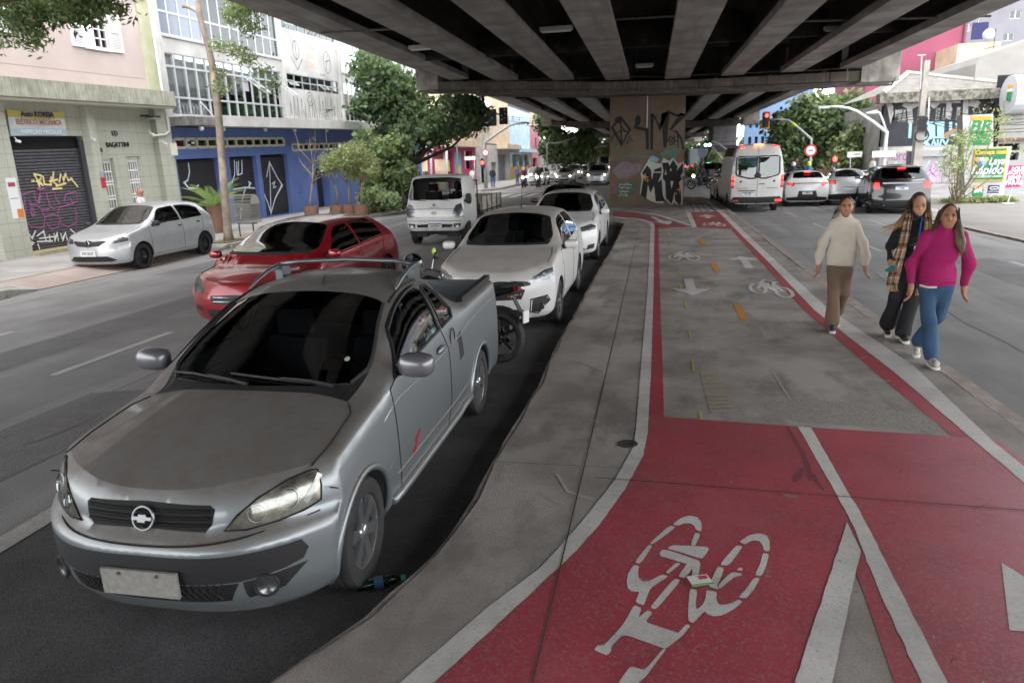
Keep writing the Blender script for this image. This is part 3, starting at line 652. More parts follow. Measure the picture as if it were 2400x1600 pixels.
TILE = tile_mat('mosaic_tile_green','cacbbe','a7a99b'); LEDGE = M('ledge_weathered','b0b0a2',.9,col2='8e8e80',vs=2.5,streak=(5,(1,6,.5),.45,.75,'6d6a4f')); PINK = M('render_pink','bfb0aa',.9,col2='b3a39d',vs=.8,bump=.12,bs=50); YELR = M('render_yellowgreen','b5b598',.85,col2='a6a68a',vs=2); WHITR = M('render_white','c2c1be',.85,col2='a6a4a0',vs=.9,bump=.1,bs=60,streak=(3,(1,3,.35),.58,.8,'8d8a86')); BLUE = M('paint_blue','53679c',.75,col2='495d90',vs=1.2,bump=.1,bs=60)
SLAT = M('shutter_slat','66656b',.5,.4,col2='525157',vs=8); SLAT2 = M('shutter_slat_dark','3a3738',.55,.3,col2='2b292a',vs=8); ALU = M('window_aluminium','b9bbbd',.45,.3); WHITEF = M('window_white_paint','dedddb',.6); DARKR = M('room_dark','1b1c1d',.95); BLIND = M('blind_cloth','b9babb',.9); CREAMC = M('cream_paint','d8c68a',.8); MAG = M('spray_magenta','9c5286',.8); WSPR = M('spray_bright','d8d8da',.8)
PANE_D = glass_mat('pane_dark',(.55,.58,.58),refl=1.1); PANE_L = glass_mat('pane_light',(.95,.96,.96),refl=.7); PANE_B = M('pane_blue_film','6a7686',.12,coat=.4)
# ---------------------------------------------------------------- tiled garage building
gb = thing('garage_building','pale green tiled building with a pink upper floor and a grey roller door','building')
F = Fac(gb,(-17,0,0),(0,1,0),(1,0,0))
F.wall('wall',4,.0,23.08,5.,[(16.48,.2,19.2,3.56,.35),(12,.2,15.4,3.4,.3),(19.6,.2,20.32,2.88,.42),(20.9,.2,21.56,2.9,.42)],.3,TILE)
F.box('room_backing',4,.0,-1.2,23.,5,-1.1,DARKR)
for a,b_ in ((15.55,16.42),(19.24,19.56),(22.35,23.08)): F.box('pilaster',a,.02,.002,b_,4.95,.22,TILE)
F.shutter(16.5,.26,19.18,3.2,SLAT,w=-.12,pitch=.088); F.box('shutter_housing',16.5,3.2,-.34,19.18,3.56,-.2,DARKR); F.box('guide_rail',19.05,.2,-.1,19.2,3.45,-.02,M('guide_rail_grey','4a4c52',.5,.5))
F.shutter(12.05,.26,15.38,3.1,SLAT,w=-.12,pitch=.1)
F.box('threshold',16.4,.14,-.3,19.3,.25,.45,M('yellow_threshold','a99a6c',.9,col2='8f8a80',vs=3))
F.box('ledge',4,4.52,.0,22.85,5.0,.75,LEDGE); F.box('ledge_soffit_board',4,4.44,.0,22.8,4.515,.68,M('soffit','c3bfae',.9))
F.wall('upper_wall',4,5.0,22.5,13,[(19.93,6.2,20.98,7.32,.22),(15.6,6.2,16.65,7.32,.22),(19.93,9.3,20.98,10.45,.22)],.22,PINK)
F.box('corner_pilaster',22.5,5.,-.2,23.15,13,.06,YELR); F.box('eave',4,7.95,.002,22.9,8.15,.12,YELR)
F.box('wall_crack',14,5.42,.001,22.4,5.432,.004,M('crack_line','9a8d86',.9))
def louvre(u0,v0,u1,v1):
 o = MB(); F.mbox(o,u0,v0,.01,u0+.07,v1,.06); F.mbox(o,u1-.07,v0,.01,u1,v1,.06); F.mbox(o,u0+.07,v0,.01,u1-.07,v0+.07,.06); F.mbox(o,u0+.07,v1-.07,.01,u1-.07,v1,.06); F.mbox(o,u0+.07,(v0+v1)/2-.04,.01,u1-.07,(v0+v1)/2+.04,.06); q = o.obj('shutter_leaf',WHITEF,gb)
 n = 22
 for i in range(n):
  z = v0+.08+(v1-v0-.16)*i/n
  F.box('louvre',u0+.07,z,.02,u1-.07,z+(v1-v0-.16)/n*.62,.045,WHITEF,q)
for off in (0,-4.3):
 louvre(19.42+off,6.14,19.92+off,7.38); louvre(21.0+off,6.14,21.56+off,7.38)
 F.window(20.42+off,6.22,20.96+off,7.3,2,(0,.25,.5,.75,1),WHITEF,PANE_D,w=-.06,fw=.035)
 F.box('sill',19.9+off,6.12,.0,21.0+off,6.2,.08,WHITEF)
# barred white doors
for a,b_,in ((19.66,20.28),(20.95,21.52)):
 o = F.box('door',a,.2,-0.150,b_,1.2,-0.110,WHITEF)
 for k in range(7): F.box('door_rib',a+.03+k*(b_-a-.06)/7,.25,-0.108,a+.03+(k+.55)*(b_-a-.06)/7,1.15,-0.090,WHITEF,o)
 for k in range(6): F.box('door_bar',a+k*(b_-a-.03)/5,1.2,-0.140,a+.03+k*(b_-a-.03)/5,2.75,-0.110,WHITEF,o)
 for v in (1.2,1.52,1.62,2.0,2.1,2.42,2.72): F.box('door_rail',a,v,-0.145,b_,v+.05,-0.105,WHITEF,o)
 F.box('door_header',a-.06,2.72,-0.150,b_+.03,2.88,-0.110,WHITEF,o)
# wall furniture
F.box('notice',16.02,1.28,.222,16.34,2.45,.232,M('notice_paper','d5d6d8',.7)); F.box('notice_sticker',16.18,1.30,.233,16.36,1.55,.238,M('notice_orange','d0702a',.7)); F.box('notice_sticker',16.06,2.2,.233,16.28,2.32,.238,M('notice_red','9c3b52',.7)); F.box('notice_line',16.05,1.85,.233,16.3,1.87,.237,M('notice_green','3f7f58',.7))
F.box('alarm_sign',19.36,1.95,.222,19.55,2.28,.23,M('alarm_red','b02a3c',.6)); F.box('alarm_sign',19.36,2.29,.222,19.55,2.46,.23,M('alarm_grey','8d96a4',.6))
IRON = M('letter_black','1b1b1c',.6)
F.text('building_letters','ED',20.55,3.63,.02,.22,IRON,ext=.01); F.text('building_letters','BAGATTINI',20.6,3.28,.02,.22,IRON,ext=.01,sx=.92); F.text('house_number','360',19.72,2.98+.14,.02,.2,M('number_brown','4a4136',.5),ext=.008,spacing=1.3)
F.box('floodlight',21.75,4.12,.3,22.1,4.2,.62,M('floodlight_body','34353a',.5)); F.box('floodlight_glass',21.77,4.095,.32,22.08,4.119,.6,M('floodlight_glass','b9c2b4',.3)); F.box('floodlight_arm',21.9,4.18,.0,21.95,4.24,.32,IRON)
for P in ([(22.85,8.),(22.86,5.2),(22.9,4.4),(22.92,3.72),(22.7,3.6),(22.0,3.55)],):
 MB().tube([F.P(u,v,.27) for u,v in P],.035,8).obj('drain_pipe',WPIPE,gb)
for u,v in ((22.5,3.30),(16.55,3.42),(19.22,3.45),(21.9,3.62)):
 MB().tube([F.P(u,v+.1,.24),F.P(u,v,.32)],.012,5).tube([F.P(u,v,.28),F.P(u-.05,v-.02,.44)],.035,8).obj('camera_unit',WHITEF,gb)
F.box('siren_box',22.93,2.88,.22,23.12,3.3,.34,M('siren_cream','d6d2c6',.6))
# banner
bn = thing('banner','yellow and white cloth banner above the grey roller door','banner'); bd = MB(); nu = 10
rows = ((3.56,.0),(3.74,1),(4.06,2),(4.22,3)); cl = [M('banner_teal','aabfc6',.8),M('banner_white','d7d6d8',.8,col2='c4c4c8',vs=3),M('banner_yellow','c9bc66',.8)]
for (v0,v1,mt) in ((3.56,3.76,cl[0]),(3.76,4.06,cl[1]),(4.06,4.24,cl[2])):
 b = MB(); vs = []
 for v in (v0,v1):
  for i in range(nu+1):
   t = i/nu; u = 16.62+1.9*t+.06*(v-3.5); sag = .05*math.sin(math.pi*t)*(1 if v > 4 else -.2); vs.append(F.P(u,v-sag-.025*t*0,.06+.035*math.sin(t*9)))
 b.add(vs,[(i,nu+1+i,nu+2+i,i+1)[::-1] for i in range(nu)]); b.obj('banner_cloth',mt,bn)
NAVY = M('text_navy','1f2a66',.7)
F.text('banner_text','Auto KOREIA',17.58,4.13,.115,.19,NAVY,bn,bold=.006,ext=.003); F.text('banner_text','ELÉTRICO  MECÂNICA',17.6,3.92,.115,.19,M('text_orange','ab7460',.8),bn,sx=.80,ext=.003,bold=.003); F.text('banner_text','INSPEÇÃO VEICULAR',17.62,3.66,.115,.155,M('text_tealwhite','dfe6e8',.8),bn,sx=.95,ext=.003,bold=.003)
# graffiti on the garage shutter (units from the photo mapped on the door)
def gq(a,b): p = onX(-17.12,a*.19133,400+b*.19133); return (p.y,p.z)
def gs(P,wd,mat): MB().ribbon([Vector((-17.112,*gq(*p))) for p in P],wd,(1,0,0),.004+GZ[0]).obj('graffiti',mat,gb); GZ[0] = (GZ[0]+.0001) % .004
for P in ([(410,40),(450,110),(480,200)],[(420,45),(500,60),(490,110),(450,120),(520,180)],[(520,70),(540,170),(620,175),(620,80)],[(650,20),(640,130),(700,180)],[(600,130),(700,110)],[(720,140),(740,40),(770,120),(800,40),(830,120),(880,100)],[(860,90),(945,195)],[(680,190),(800,155)],[(640,225),(755,215)],[(385,125),(415,128)]): gs(P,.055,CREAMC)
for P in ([(250,300),(410,250),(440,380),(470,400),(490,260),(450,235),(550,215)],[(290,310),(310,520),(300,600),(380,690),(530,700),(545,580),(500,470),(440,420),(350,410)],[(360,380),(390,460),(420,540),(400,560),(370,500),(380,440)],[(560,270),(610,450),(660,470)],[(560,270),(670,265),(680,350),(730,410)],[(520,480),(600,470)],[(540,570),(620,540),(700,550),(735,610),(700,700),(620,720),(570,640)],[(700,530),(720,450),(900,400)],[(780,380),(800,290),(930,260),(940,380),(890,390),(850,340)],[(920,460),(930,640),(830,690),(760,660)]): gs(P,.034,MAG)
for P in ([(330,750),(390,830),(430,740)],[(360,860),(400,880),(360,940),(390,945)],[(450,800),(530,740),(560,860)],[(450,870),(640,860)],[(600,790),(610,870)],[(660,770),(660,860),(700,760),(710,860)],[(740,770),(760,850),(800,760),(820,850)],[(860,720),(930,780),(880,800),(915,870)],[(460,900),(480,960)],[(480,830),(560,820),(700,800)]): gs(P,.042,WSPR)
# ---------------------------------------------------------------- white and blue building
wb_ = thing('office_building','white office building with a blue ground floor and long rows of metal windows','building')
F = Fac(wb_,(-17,0,0),(0,1,0),(1,0,0))
F.wall('ground_floor_wall',23.1,.0,52,3.86,[(23.45,.2,26.0,2.73,.28),(26.8,.2,28.85,2.73,.28),(29.2,.2,31.6,2.75,.28),(34.4,.18,35.95,2.05,.5),(23.45,3.13,31.5,3.46,.12),(32.2,2.87,38.,3.17,.12),(40,.2,44,2.6,.28)],.28,BLUE)
F.box('room_backing',23.1,.0,-1.6,52,13,-1.5,DARKR); F.box('plinth',23.1,.0,.002,34.3,.16,.03,BLUE)
for a,b_,t_ in ((23.5,25.96,2.68),(26.84,28.8,2.68),(29.24,31.56,2.68),(40.05,43.95,2.55)): F.shutter(a,.22,b_,t_,SLAT2,w=-.16,pitch=.083)
F.window(23.47,3.14,31.48,3.45,12,(0,1),M('frame_cream','b9b5a6',.6),PANE_D,w=-.03,fw=.10,depth=.1); F.window(32.22,2.88,37.98,3.16,10,(0,1),M('frame_cream','b9b5a6',.6),PANE_D,w=-.03,fw=.09,depth=.1)
F.box('doorway_wood',34.5,.2,-.45,34.9,1.4,-.4,M('wood_red','7a3f22',.6)); F.box('door_leaf',35.3,.2,-.48,35.9,2.0,-.42,M('door_black','1d1e20',.5)); F.box('door_step',34.3,.1,-.5,36.1,.19,.3,WALK); F.box('name_plate',34.05,1.35,.002,34.2,1.75,.02,IRON)
F.box('canopy',25.0,3.88,.0,53,4.28,1.0,WHITR); F.box('planter_box',23.2,3.90,.0,24.98,4.2,.85,M('planter_concrete','8d8a86',.9,col2='5d5a57',vs=3,streak=(6,(1,8,.4),.45,.7,'4a4744')))
for k in range(9):
 c = F.P(23.35+k*.2,4.42,.5); MB().tube([c+Vector((0.16*math.cos(t),.10*math.sin(t)*.6+t*.02,.24*math.sin(t))) for t in np.linspace(0,2*math.pi,15)],.008,4).obj('razor_wire',M('wire_grey','8a8c8e',.4,.8),wb_)
MB().tube([F.P(24.5,4.75,.6),F.P(25.,4.28,.7)],.025,5).obj('bracket',WHITEF,wb_)
for u in (24.1,25.5,28.6,31.2,34.6): MB().sphere(F.P(u,3.79,.75),.085,12,8).obj('globe_light',M('globe_glass','d0cdc4',.3),wb_)
MB().tube([F.P(35.2,3.86,.4),F.P(35.2,3.2,.4)],.02,5).obj('conduit',WPIPE,wb_)
W1 = (23.5,4.30,31.85,6.42); W2 = (23.5,7.03,31.9,9.15); W3 = (23.5,9.8,31.9,11.9)
PW = (32.35,5.75,38.2,6.42); PW2 = (32.4,8.42,38.2,9.05); RW1 = (38.85,4.38,46.5,6.46); RW2 = (38.85,7.0,46.5,8.9)
F.wall('upper_wall',23.15,4.2,52,14,[W1,W2,W3,PW,PW2,RW1,RW2],.22,WHITR)
F.box('corner_column',23.1,3.88,-.1,23.42,14,.16,WHITR); F.box('bay_fin',31.98,4.25,.002,32.2,14,.12,WHITR); F.box('bay_fin',38.35,4.25,.002,38.55,14,.12,WHITR)
w1,cu,rv = F.window(*W1,13,(0,.29,.79,1),ALU,PANE_L,w=-.05,fw=.07,skip=((8,1),(12,1)))
for i in range(13):
 a,b_ = cu[i]+.03,cu[i+1]-.03
 if i < 5: F.box('blind',a,W1[1]+(.0 if i < 4 else .62),-.2,b_,W1[3],-.17,BLIND,w1)
 else: F.box('blind',a,W1[3]-(.5+.25*(i % 3)),-.2,b_,W1[3],-.17,BLIND,w1)
 if i >= 5: F.box('office_plant',a+.05,W1[1],-.5,b_-.05,W1[1]+.45+.2*(i % 2),-.3,M('plant_inside','3c5a34',.8,col2='1f2f1c',vs=9),w1)
def awning(cu,i,v0,v1,out=.55,par=None):
 a,b_ = cu[i]+.03,cu[i+1]-.03; p = [F.P(a,v1,.0),F.P(b_,v1,.0),F.P(b_,v1-(v1-v0)*.62,out),F.P(a,v1-(v1-v0)*.62,out)]
 o = MB().tube(p,.022,4,closed=True).obj('open_sash',ALU,par or wb_); MB().poly(p).obj('pane',PANE_L,o)
awning(cu,8,rv[1],rv[2],.85); awning(cu,12,rv[1],rv[2],.85)
w2,cu2,rv2 = F.window(*W2,13,(0,.36,1),ALU,lambda i,j: PANE_B if i < 4 else PANE_D,w=-.05,fw=.07)
for i,mt in ((4,BLIND),(5,M('curtain_pink','9a4a6a',.9)),(6,M('curtain_pink2','6d2f45',.9)),(9,M('curtain_wine','7a3450',.9)),(10,M('curtain_dark','3c2a30',.9))): F.box('curtain',cu2[i]+.03,W2[1]+.1,-.25,cu2[i+1]-.03,W2[3],-.22,mt,w2)
F.window(*W3,13,(0,.36,1),ALU,PANE_D,w=-.05,fw=.07)
for Wd in (PW,PW2):
 wx,c3,r3 = F.window(*Wd,7,(0,.5,1),M('frame_dark_alu','9a9c9c',.5,.3),PANE_D,w=-.05,fw=.06); awning(c3,4,Wd[1],Wd[1]+.36,.28,wx); awning(c3,0,Wd[1],Wd[1]+.36,.22,wx)
for Wd in (RW1,RW2):
 wr_,c4,r4 = F.window(*Wd,12,(0,.30,.8,1),ALU,PANE_L,w=-.05,fw=.06)
 for i in range(0,12): F.box('blind',c4[i]+.02,Wd[1]+.3*(i % 3),-.2,c4[i+1]-.02,Wd[3],-.17,M('blind_cream','c4c0b0',.9),wr_)
for Wd in (W1,W2,RW1,RW2): F.box('sill',Wd[0]-.08,Wd[1]-.09,.002,Wd[2]+.08,Wd[1]-.03,.07,WHITR)
# tall thin tags on the white panels
for k in range(15):
 u = 32.5+k*.38+random.uniform(-.1,.1); h = random.uniform(.8,1.25)
 F.stroke([(u-.12,4.32+random.uniform(0,.2)),(u,4.32+h),(u+random.uniform(.0,.18),4.35+random.uniform(0,.3))],.035,BLK)
for u,v,r_ in ((34.6,5.35,.33),(34.6,5.35,.17)): F.stroke([(u+r_*math.cos(t),v+r_*math.sin(t)) for t in np.linspace(0,6.4,20)],.03,BLK)
for k in range(3): F.stroke([(36.3,4.9-k*.08),(37.2,4.92+k*.02)],.03,BLK)
F.stroke([(33.6+.32*math.cos(t),7.55+.42*math.sin(t)) for t in np.linspace(0,6.3,20)],.03,BLK); F.stroke([(33.6,7.95),(33.6,7.1)],.03,BLK); F.stroke([(33.05,7.2),(33.6,6.65),(34.2,7.2)],.035,BLK)
F.stroke([(37.0+.4*math.cos(t),7.3+.55*math.sin(t)) for t in np.linspace(0,6.3,20)],.03,BLK); F.stroke([(36.8,6.9),(37.15,7.75)],.03,BLK); F.stroke([(36.75,7.3),(37.35,7.45)],.03,BLK)
ORT = M('spray_faint_orange','cfa58e',.85)
for t_,v in (('DOVA',7.85),('FOEL',7.42),('ROMO',6.98)): F.text('graffiti',t_,35.15,v,.004,.42,ORT,sx=.85,ext=.001)
F.text('graffiti','TEOLIVE',36.3,6.62,.004,.15,M('spray_red','a8453c',.85),ext=.001)
# white tags on the blue shutters
def bq(a,b): p = onX(-17.16,350+a*.19133,250+b*.19133); return Vector((-17.158,p.y,p.z))
def bsx(P,wd=.06): MB().ribbon([bq(*p) for p in P],wd,(1,0,0),.006+GZ[0]).obj('graffiti',M('spray_paleblue','b9c6d6',.8),wb_); GZ[0] = (GZ[0]+.0001) % .004
for P in ([(475,690),(490,800),(470,900),(425,930),(480,1000),(560,1000),(600,960)],[(1040,660),(1045,830),(1000,960)],[(1065,680),(1075,840),(1135,820),(1130,660)],[(1090,670),(1088,840)],[(1000,1020),(1180,990),(1290,1000)],[(1210,920),(1235,930),(1215,990)],[(1175,1000),(1150,1080),(1130,1170)],[(1468,670),(1480,1000),(1488,1320)],[(1435,860),(1468,680),(1560,860),(1625,960),(1540,1120),(1490,1300)],[(1385,910),(1400,1060),(1450,1180),(1490,1310)],[(1500,950),(1530,920),(1520,1000),(1550,980)],[(1050,1270),(1075,1340)],[(1125,1240),(1110,1400)]): bsx(P)
for P in ([(1790,900),(1830,960)],[(1830,880),(1850,990),(1880,940)],[(1800,1060),(1850,1060),(1880,1000)]): MB().ribbon([onX(-16.996,350+a*.19133,250+b*.19133) for a,b in P],.025,(1,0,0),.004+GZ[0]).obj('graffiti',M('spray_darkblue','27386e',.8),wb_); GZ[0] += .0001
# ---------------------------------------------------------------- buildings beyond the left cross street
YX = lambda px: onX(-16.5,px,400).y
PKW = M('shop_pink','a8365f',.8,col2='96305a',vs=1.5); BEIG = M('render_beige','c9b59c',.9,col2='b39f88',vs=1,streak=(2,(1,2,.4),.5,.8,'8e7d68')); GREYR = M('render_grey','b0aeaa',.9,col2='8f8c88',vs=1.2); CYANW = M('render_paleblue','b9cdd6',.85,col2='a2b8c4',vs=1); PINK2 = M('render_oldpink','b3737f',.85,col2='9f6670',vs=1)
sb = thing('corner_shop','pink corner shop with a beige upper floor on the far left corner','building'); F = Fac(sb,(-16.5,0,0),(0,1,0),(1,0,0),0.0)
y0,y1 = 57.2,YX(1116)
F.wall('wall',y0,.0,y1,3.6,[(YX(1020),.15,YX(1062),3.2,.6),(YX(1066),.5,YX(1084),3.2,.3),(YX(1090),1.7,YX(1108),3.3,.3)],.4,PKW); F.box('shop_interior',y0,0,-3,y1,9,-2.9,DARKR)
F.box('shop_shelf',YX(1024),.2,-1.2,YX(1060),1.7,-1.0,M('shop_goods','6d7a58',.8,col2='3a4a52',vs=6)); F.box('blue_panel',YX(1066),.5,-.1,YX(1084),3.2,-.05,M('panel_blue','6f93ab',.7)); F.box('poster',YX(1070),1.2,-.03,YX(1080),2.0,-.02,M('poster_yellow','c9b06a',.7)); F.box('poster',YX(1044),1.6,.002,YX(1054),2.5,.02,M('poster_yellow','c9b06a',.7))
F.box('red_lintel',YX(1020),2.6,-.3,YX(1062),3.2,-.25,M('lintel_red','7c2236',.7))
F.box('canopy',y0-.5,3.62,.0,y1,4.1,.7,BEIG); F.wall('upper_wall',y0,4.1,y1+6,11,[(y0+3,5,y0+5,7),(y0+7,5,y0+9,7)],.3,BEIG); F.box('side_wall',y0-.2,.0,-14,y0,11,.0,PKW if False else BEIG); F.box('blue_awning',y0-.9,2.6,-9,y0-.2,3.0,-2,M('awning_blue','3b78b4',.7))
for i in range(10): F.box('balcony_bar',YX(1110)+i*.55,4.1,.05,YX(1110)+i*.55+.05,5.1,.1,GREYR)
F.window(YX(1118),5.3,YX(1150),8.4,4,(0,.3,1),ALU,PANE_L,w=.05)
s2 = thing('grey_shopfront','narrow grey shopfront with planted balcony between the pink corner shop and the pale blue house','building'); F = Fac(s2,(-16.5,0,0),(0,1,0),(1,0,0),0.)
a,b_ = y1+.05,YX(1196); F.wall('wall',a,0,b_,4.0,[(YX(1128),.2,YX(1142),2.6,.3),(YX(1152),.2,YX(1164),2.2,.3),(YX(1168),.2,YX(1186),3.0,.3)],.3,GREYR); F.box('room_backing',a,0,-1,b_,10,-.9,DARKR)
for p,q in ((1152,1164),(1168,1186)): F.shutter(YX(p)+.05,.22,YX(q)-.05,2.15 if p < 1160 else 2.95,M('shutter_grey','7c7f86',.6,.2,col2='4b4a60',vs=1.2),w=-.15,pitch=.2)
F.box('balcony',YX(1166),3.6,0,YX(1200),4.1,1.2,BEIG); F.box('upper_wall',a,4.1,-.6,b_,9,-.02,BEIG)
s3 = thing('pale_blue_house','two-storey pale blue house with a painted parapet behind the far queue','building'); F = Fac(s3,(-16.5,0,0),(0,1,0),(1,0,0),0.)
a,b_ = YX(1196)+.05,YX(1244); F.wall('wall',a,0,b_,8.6,[(YX(1202),.2,YX(1212),3,.4),(YX(1217),.2,YX(1226),3,.4),(YX(1231),.2,YX(1240),3,.4),(YX(1203)+.4,6.2,YX(1206)+.6,7.6,.2),(YX(1218)+.4,6.2,YX(1220)+.6,7.6,.2)],.4,CYANW); F.box('room_backing',a,0,-1,b_,8,-.9,M('room_blue','35587a',.9)); F.box('canopy',a,3.3,0,b_+1,3.7,1.2,CYANW); F.box('dado',a,.16,.002,b_,1.6,.02,M('dado_ochre','b08a3c',.8)); F.box('parapet_cap',a,8.6,-.3,b_,8.9,.1,M('cap_dark','4a4f55',.8))
for p in (1208,1228): F.box('hanging_sign',YX(p),2.2,.3,YX(p)+1,3.1,.4,M('sign_brown','9a6a3c',.7))
for i in range(5): F.stroke([(a+1.5+i*1.8,4.2),(a+1.7+i*1.8,7.8-i*.3)],.12,M('mural_pale','8fa6ae',.8))
s4 = thing('old_pink_house','old pink house next to the pale blue house on the far left','building'); F = Fac(s4,(-16.5,0,0),(0,1,0),(1,0,0),0.)
a,b_ = YX(1244)+.1,YX(1266); F.wall('wall',a,0,b_,7,[(a+2,.2,a+6,2.6,.4),(a+4,4,a+6,5.4,.3)],.4,PINK2); F.box('room_backing',a,0,-1,b_,7,-.9,DARKR); F.box('upper_block',a,7.02,-6,b_,13,-.1,BEIG)
s5 = thing('grey_wall_house','low grey house with a dark sloping awning behind the far trees','building'); F = Fac(s5,(-16.5,0,0),(0,1,0),(1,0,0),0.)
F.wall('wall',b_+.1,0,b_+60,5.5,[(b_+4,.2,b_+7,2.8,.4),(b_+14,1,b_+18,2.8,.4)],.4,GREYR); F.box('room_backing',b_,0,-1,b_+60,5,-.9,DARKR); MB().prism([F.P(b_+6,3.6,0),F.P(b_+6,3.4,3.),F.P(b_+6,3.2,3.),F.P(b_+6,3.3,0)],(0,6,-.0)).obj('awning',M('awning_dark','4a4242',.8),s5)
tb = thing('tall_block','tall beige block rising behind the low shops on the far left','building'); F = Fac(tb,(-22,0,0),(0,1,0),(1,0,0),0.); F.wall('wall',72,0,150,30,[(80+8*i,10+4*j,83+8*i,12+4*j,.3) for i in range(7) for j in range(4)],.3,BEIG); F.box('room_backing',72,0,-1.5,150,30,-1.4,DARKR); F.box('end_wall',71.8,0,-16,72,30,0,BEIG)
# ---------------------------------------------------------------- right-hand corner
MURB = M('mural_black','24252b',.85,col2='34353c',vs=1.3); MURW = M('mural_white','979496',.85,col2='878385',vs=2); MOSS = M('eave_mossy','7d7a70',.95,col2='46433c',vs=5,vlo=.4,vhi=.6,bump=.5,bs=20); ROOFC = M('fibre_cement','85827c',.9,col2='6b6862',vs=2)
YM = 46.; XM = lambda px,py=330: onY(YM,px,py).x; ZM = lambda px,py: onY(YM,px,py).z
mb = thing('mural_house','old two-storey corner house painted black with tall pale lettering under a corrugated roof','building')
F = Fac(mb,(0,YM,0),(1,0,0),(0,-1,0),0.)
xa,xb_ = XM(2064),XM(2378); ze = ZM(2200,238)
def mp(px,py): p = onY(YM,px,py); return (p.x,p.z)
wins = []
for p0,p1 in ((2098,2122),(2152,2176),(2186,2198),(2202,2226),(2234,2256),(2320,2348)):
 wins.append((XM(p0),ZM(2200,283),XM(p1),ZM(2200,252),.18))
z2 = ZM(2200,340); zg = ZM(2200,362)
F.wall('upper_wall',xa,z2,xb_,ze,wins,.18,MURB); F.box('room_backing',xa,0,-2,xb_,ze,-1.9,DARKR)
for wv in wins: F.window(wv[0],wv[1],wv[2],wv[3],2,(0,.33,.66,1),M('frame_old','5a564e',.7),PANE_D,w=-.1,fw=.05)
F.box('eave',xa-.4,ze,-.2,xb_+.2,ze+.55,.55,MOSS)
# lower level: white painted walls, shutters
segs = [(2064,2128,MURW),(2128,2136,MURB),(2150,2160,MURB),(2160,2216,MURW),(2216,2240,MURW),(2240,2378,MURB)]
F.box('lower_wall',xa,.1,-.3,xb_,z2,-.02,GREYR)
F.box('shutter_box',XM(2150),zg-.1,-.02,XM(2225),zg+.25,.15,M('steel_grey','8b8c8e',.5,.4))
for p0,p1,mt in ((2066,2126,MURW),(2160,2214,MURW),(2218,2238,MURW)):
 F.box('painted_gate',XM(p0),.1,-.018,XM(p1),z2-.35,.03,mt)
for p in (2130,2137,2146): F.box('door_frame',XM(p),.1,-.018,XM(p)+.18,z2-.3,.06,MURB)
MCY = M('mural_cyan','7fa9b5',.85,col2='9dc0c8',vs=5); MWT = M('mural_lettering','a9a6a4',.85,col2='8a8786',vs=4); MPU = M('mural_purple','7d4c6e',.85); MLI = M('mural_lilac','b39ac0',.85,col2='a488b4',vs=4)
def ms(P,wd,mat,w=.006): MB().ribbon([Vector((onY(YM,*p).x,YM,onY(YM,*p).z)) for p in P],wd,(0,-1,0),w+GZ[0]).obj('graffiti',mat,mb); GZ[0] = (GZ[0]+.0001) % .004
for P in ([(2083,243),(2087,252)],[(2086,252),(2092,285),(2102,262)],[(2130,240),(2134,285)],[(2120,245),(2134,252),(2150,243)],[(2178,240),(2190,248),(2200,238)],[(2203,236),(2248,236)],[(2224,237),(2222,272)],[(2264,235),(2262,270)],[(2280,235),(2276,246)],[(2292,240),(2284,248)],[(2326,236),(2352,236)],[(2337,240),(2340,268)],[(2352,238),(2358,246),(2350,250)]): ms(P,.28,MWT)
for P in ([(2168,289),(2180,289),(2178,318),(2168,322),(2183,323)],[(2188,289),(2204,289),(2200,323),(2185,322),(2188,289)],[(2210,288),(2208,324),(2222,320)],[(2228,288),(2228,318),(2240,316)],[(2243,290),(2248,322)],[(2243,290),(2256,320)],[(2327,290),(2326,325)],[(2134,290),(2132,322)]): ms(P,.16,MCY)
for P in ([(2168,329),(2170,340)],[(2176,329),(2168,334),(2178,341)],[(2184,340),(2188,328),(2192,340)],[(2198,328),(2197,341)],[(2203,340),(2206,328)],[(2210,328),(2216,340),(2222,328)]): ms(P,.10,MCY)
ms([(2216,318),(2250,300)],.3,M('mural_rust','8b6f5a',.85))
# painted figure in a wide lilac dress, letters and small drawings on the gates
def mpoly(P,mat,w): MB().poly([Vector((onY(YM,*p).x,YM-w,onY(YM,*p).z)) for p in P]).obj('mural',mat,mb)
mpoly([(2183,386),(2170,412),(2167,420),(2178,424),(2192,425),(2202,421),(2199,410),(2190,386)],MLI,.036); mpoly([(2184,378),(2189,378),(2190,386),(2183,386)],M('mural_rose','b57a98',.85),.037)
mpoly([(2180,380),(2164,400),(2166,396),(2178,374)],MCY,.037); mpoly([(2192,380),(2206,398),(2204,392),(2194,376)],MCY,.037); mpoly([(2179,425),(2183,425),(2182,437),(2179,437)],MCY,.037); mpoly([(2187,425),(2191,425),(2191,437),(2188,437)],MCY,.037)
for P in ([(2174,414),(2183,404),(2192,414),(2198,412)],[(2180,398),(2186,410),(2193,398)],[(2183,388),(2178,400)]): ms(P,.04,MPU,.042)
for p,t_,m__ in ((2171,'VIVA',MPU),(2201,'VIVOS',MPU)): o = onY(YM,p,432); text_mesh('mural_text',t_,m__,frame(Vector((o.x,YM-.036,o.z)),(1,0,0),(0,0,1)),.32,parent=mb)
o = onY(YM,2108,366); text_mesh('mural_text','mordia',MPU,frame(Vector((o.x,YM-.036,o.z)),(1,0,0),(0,0,1)),.85,parent=mb,sx=.62); o = onY(YM,2087,356); text_mesh('mural_text','a',MPU,frame(Vector((o.x,YM-.036,o.z)),(1,0,0),(0,0,1)),.7,parent=mb)
for P in ([(2085,380),(2100,378),(2098,400),(2088,415)],[(2096,385),(2090,395),(2100,405)]): ms(P,.07,MWT,.036)
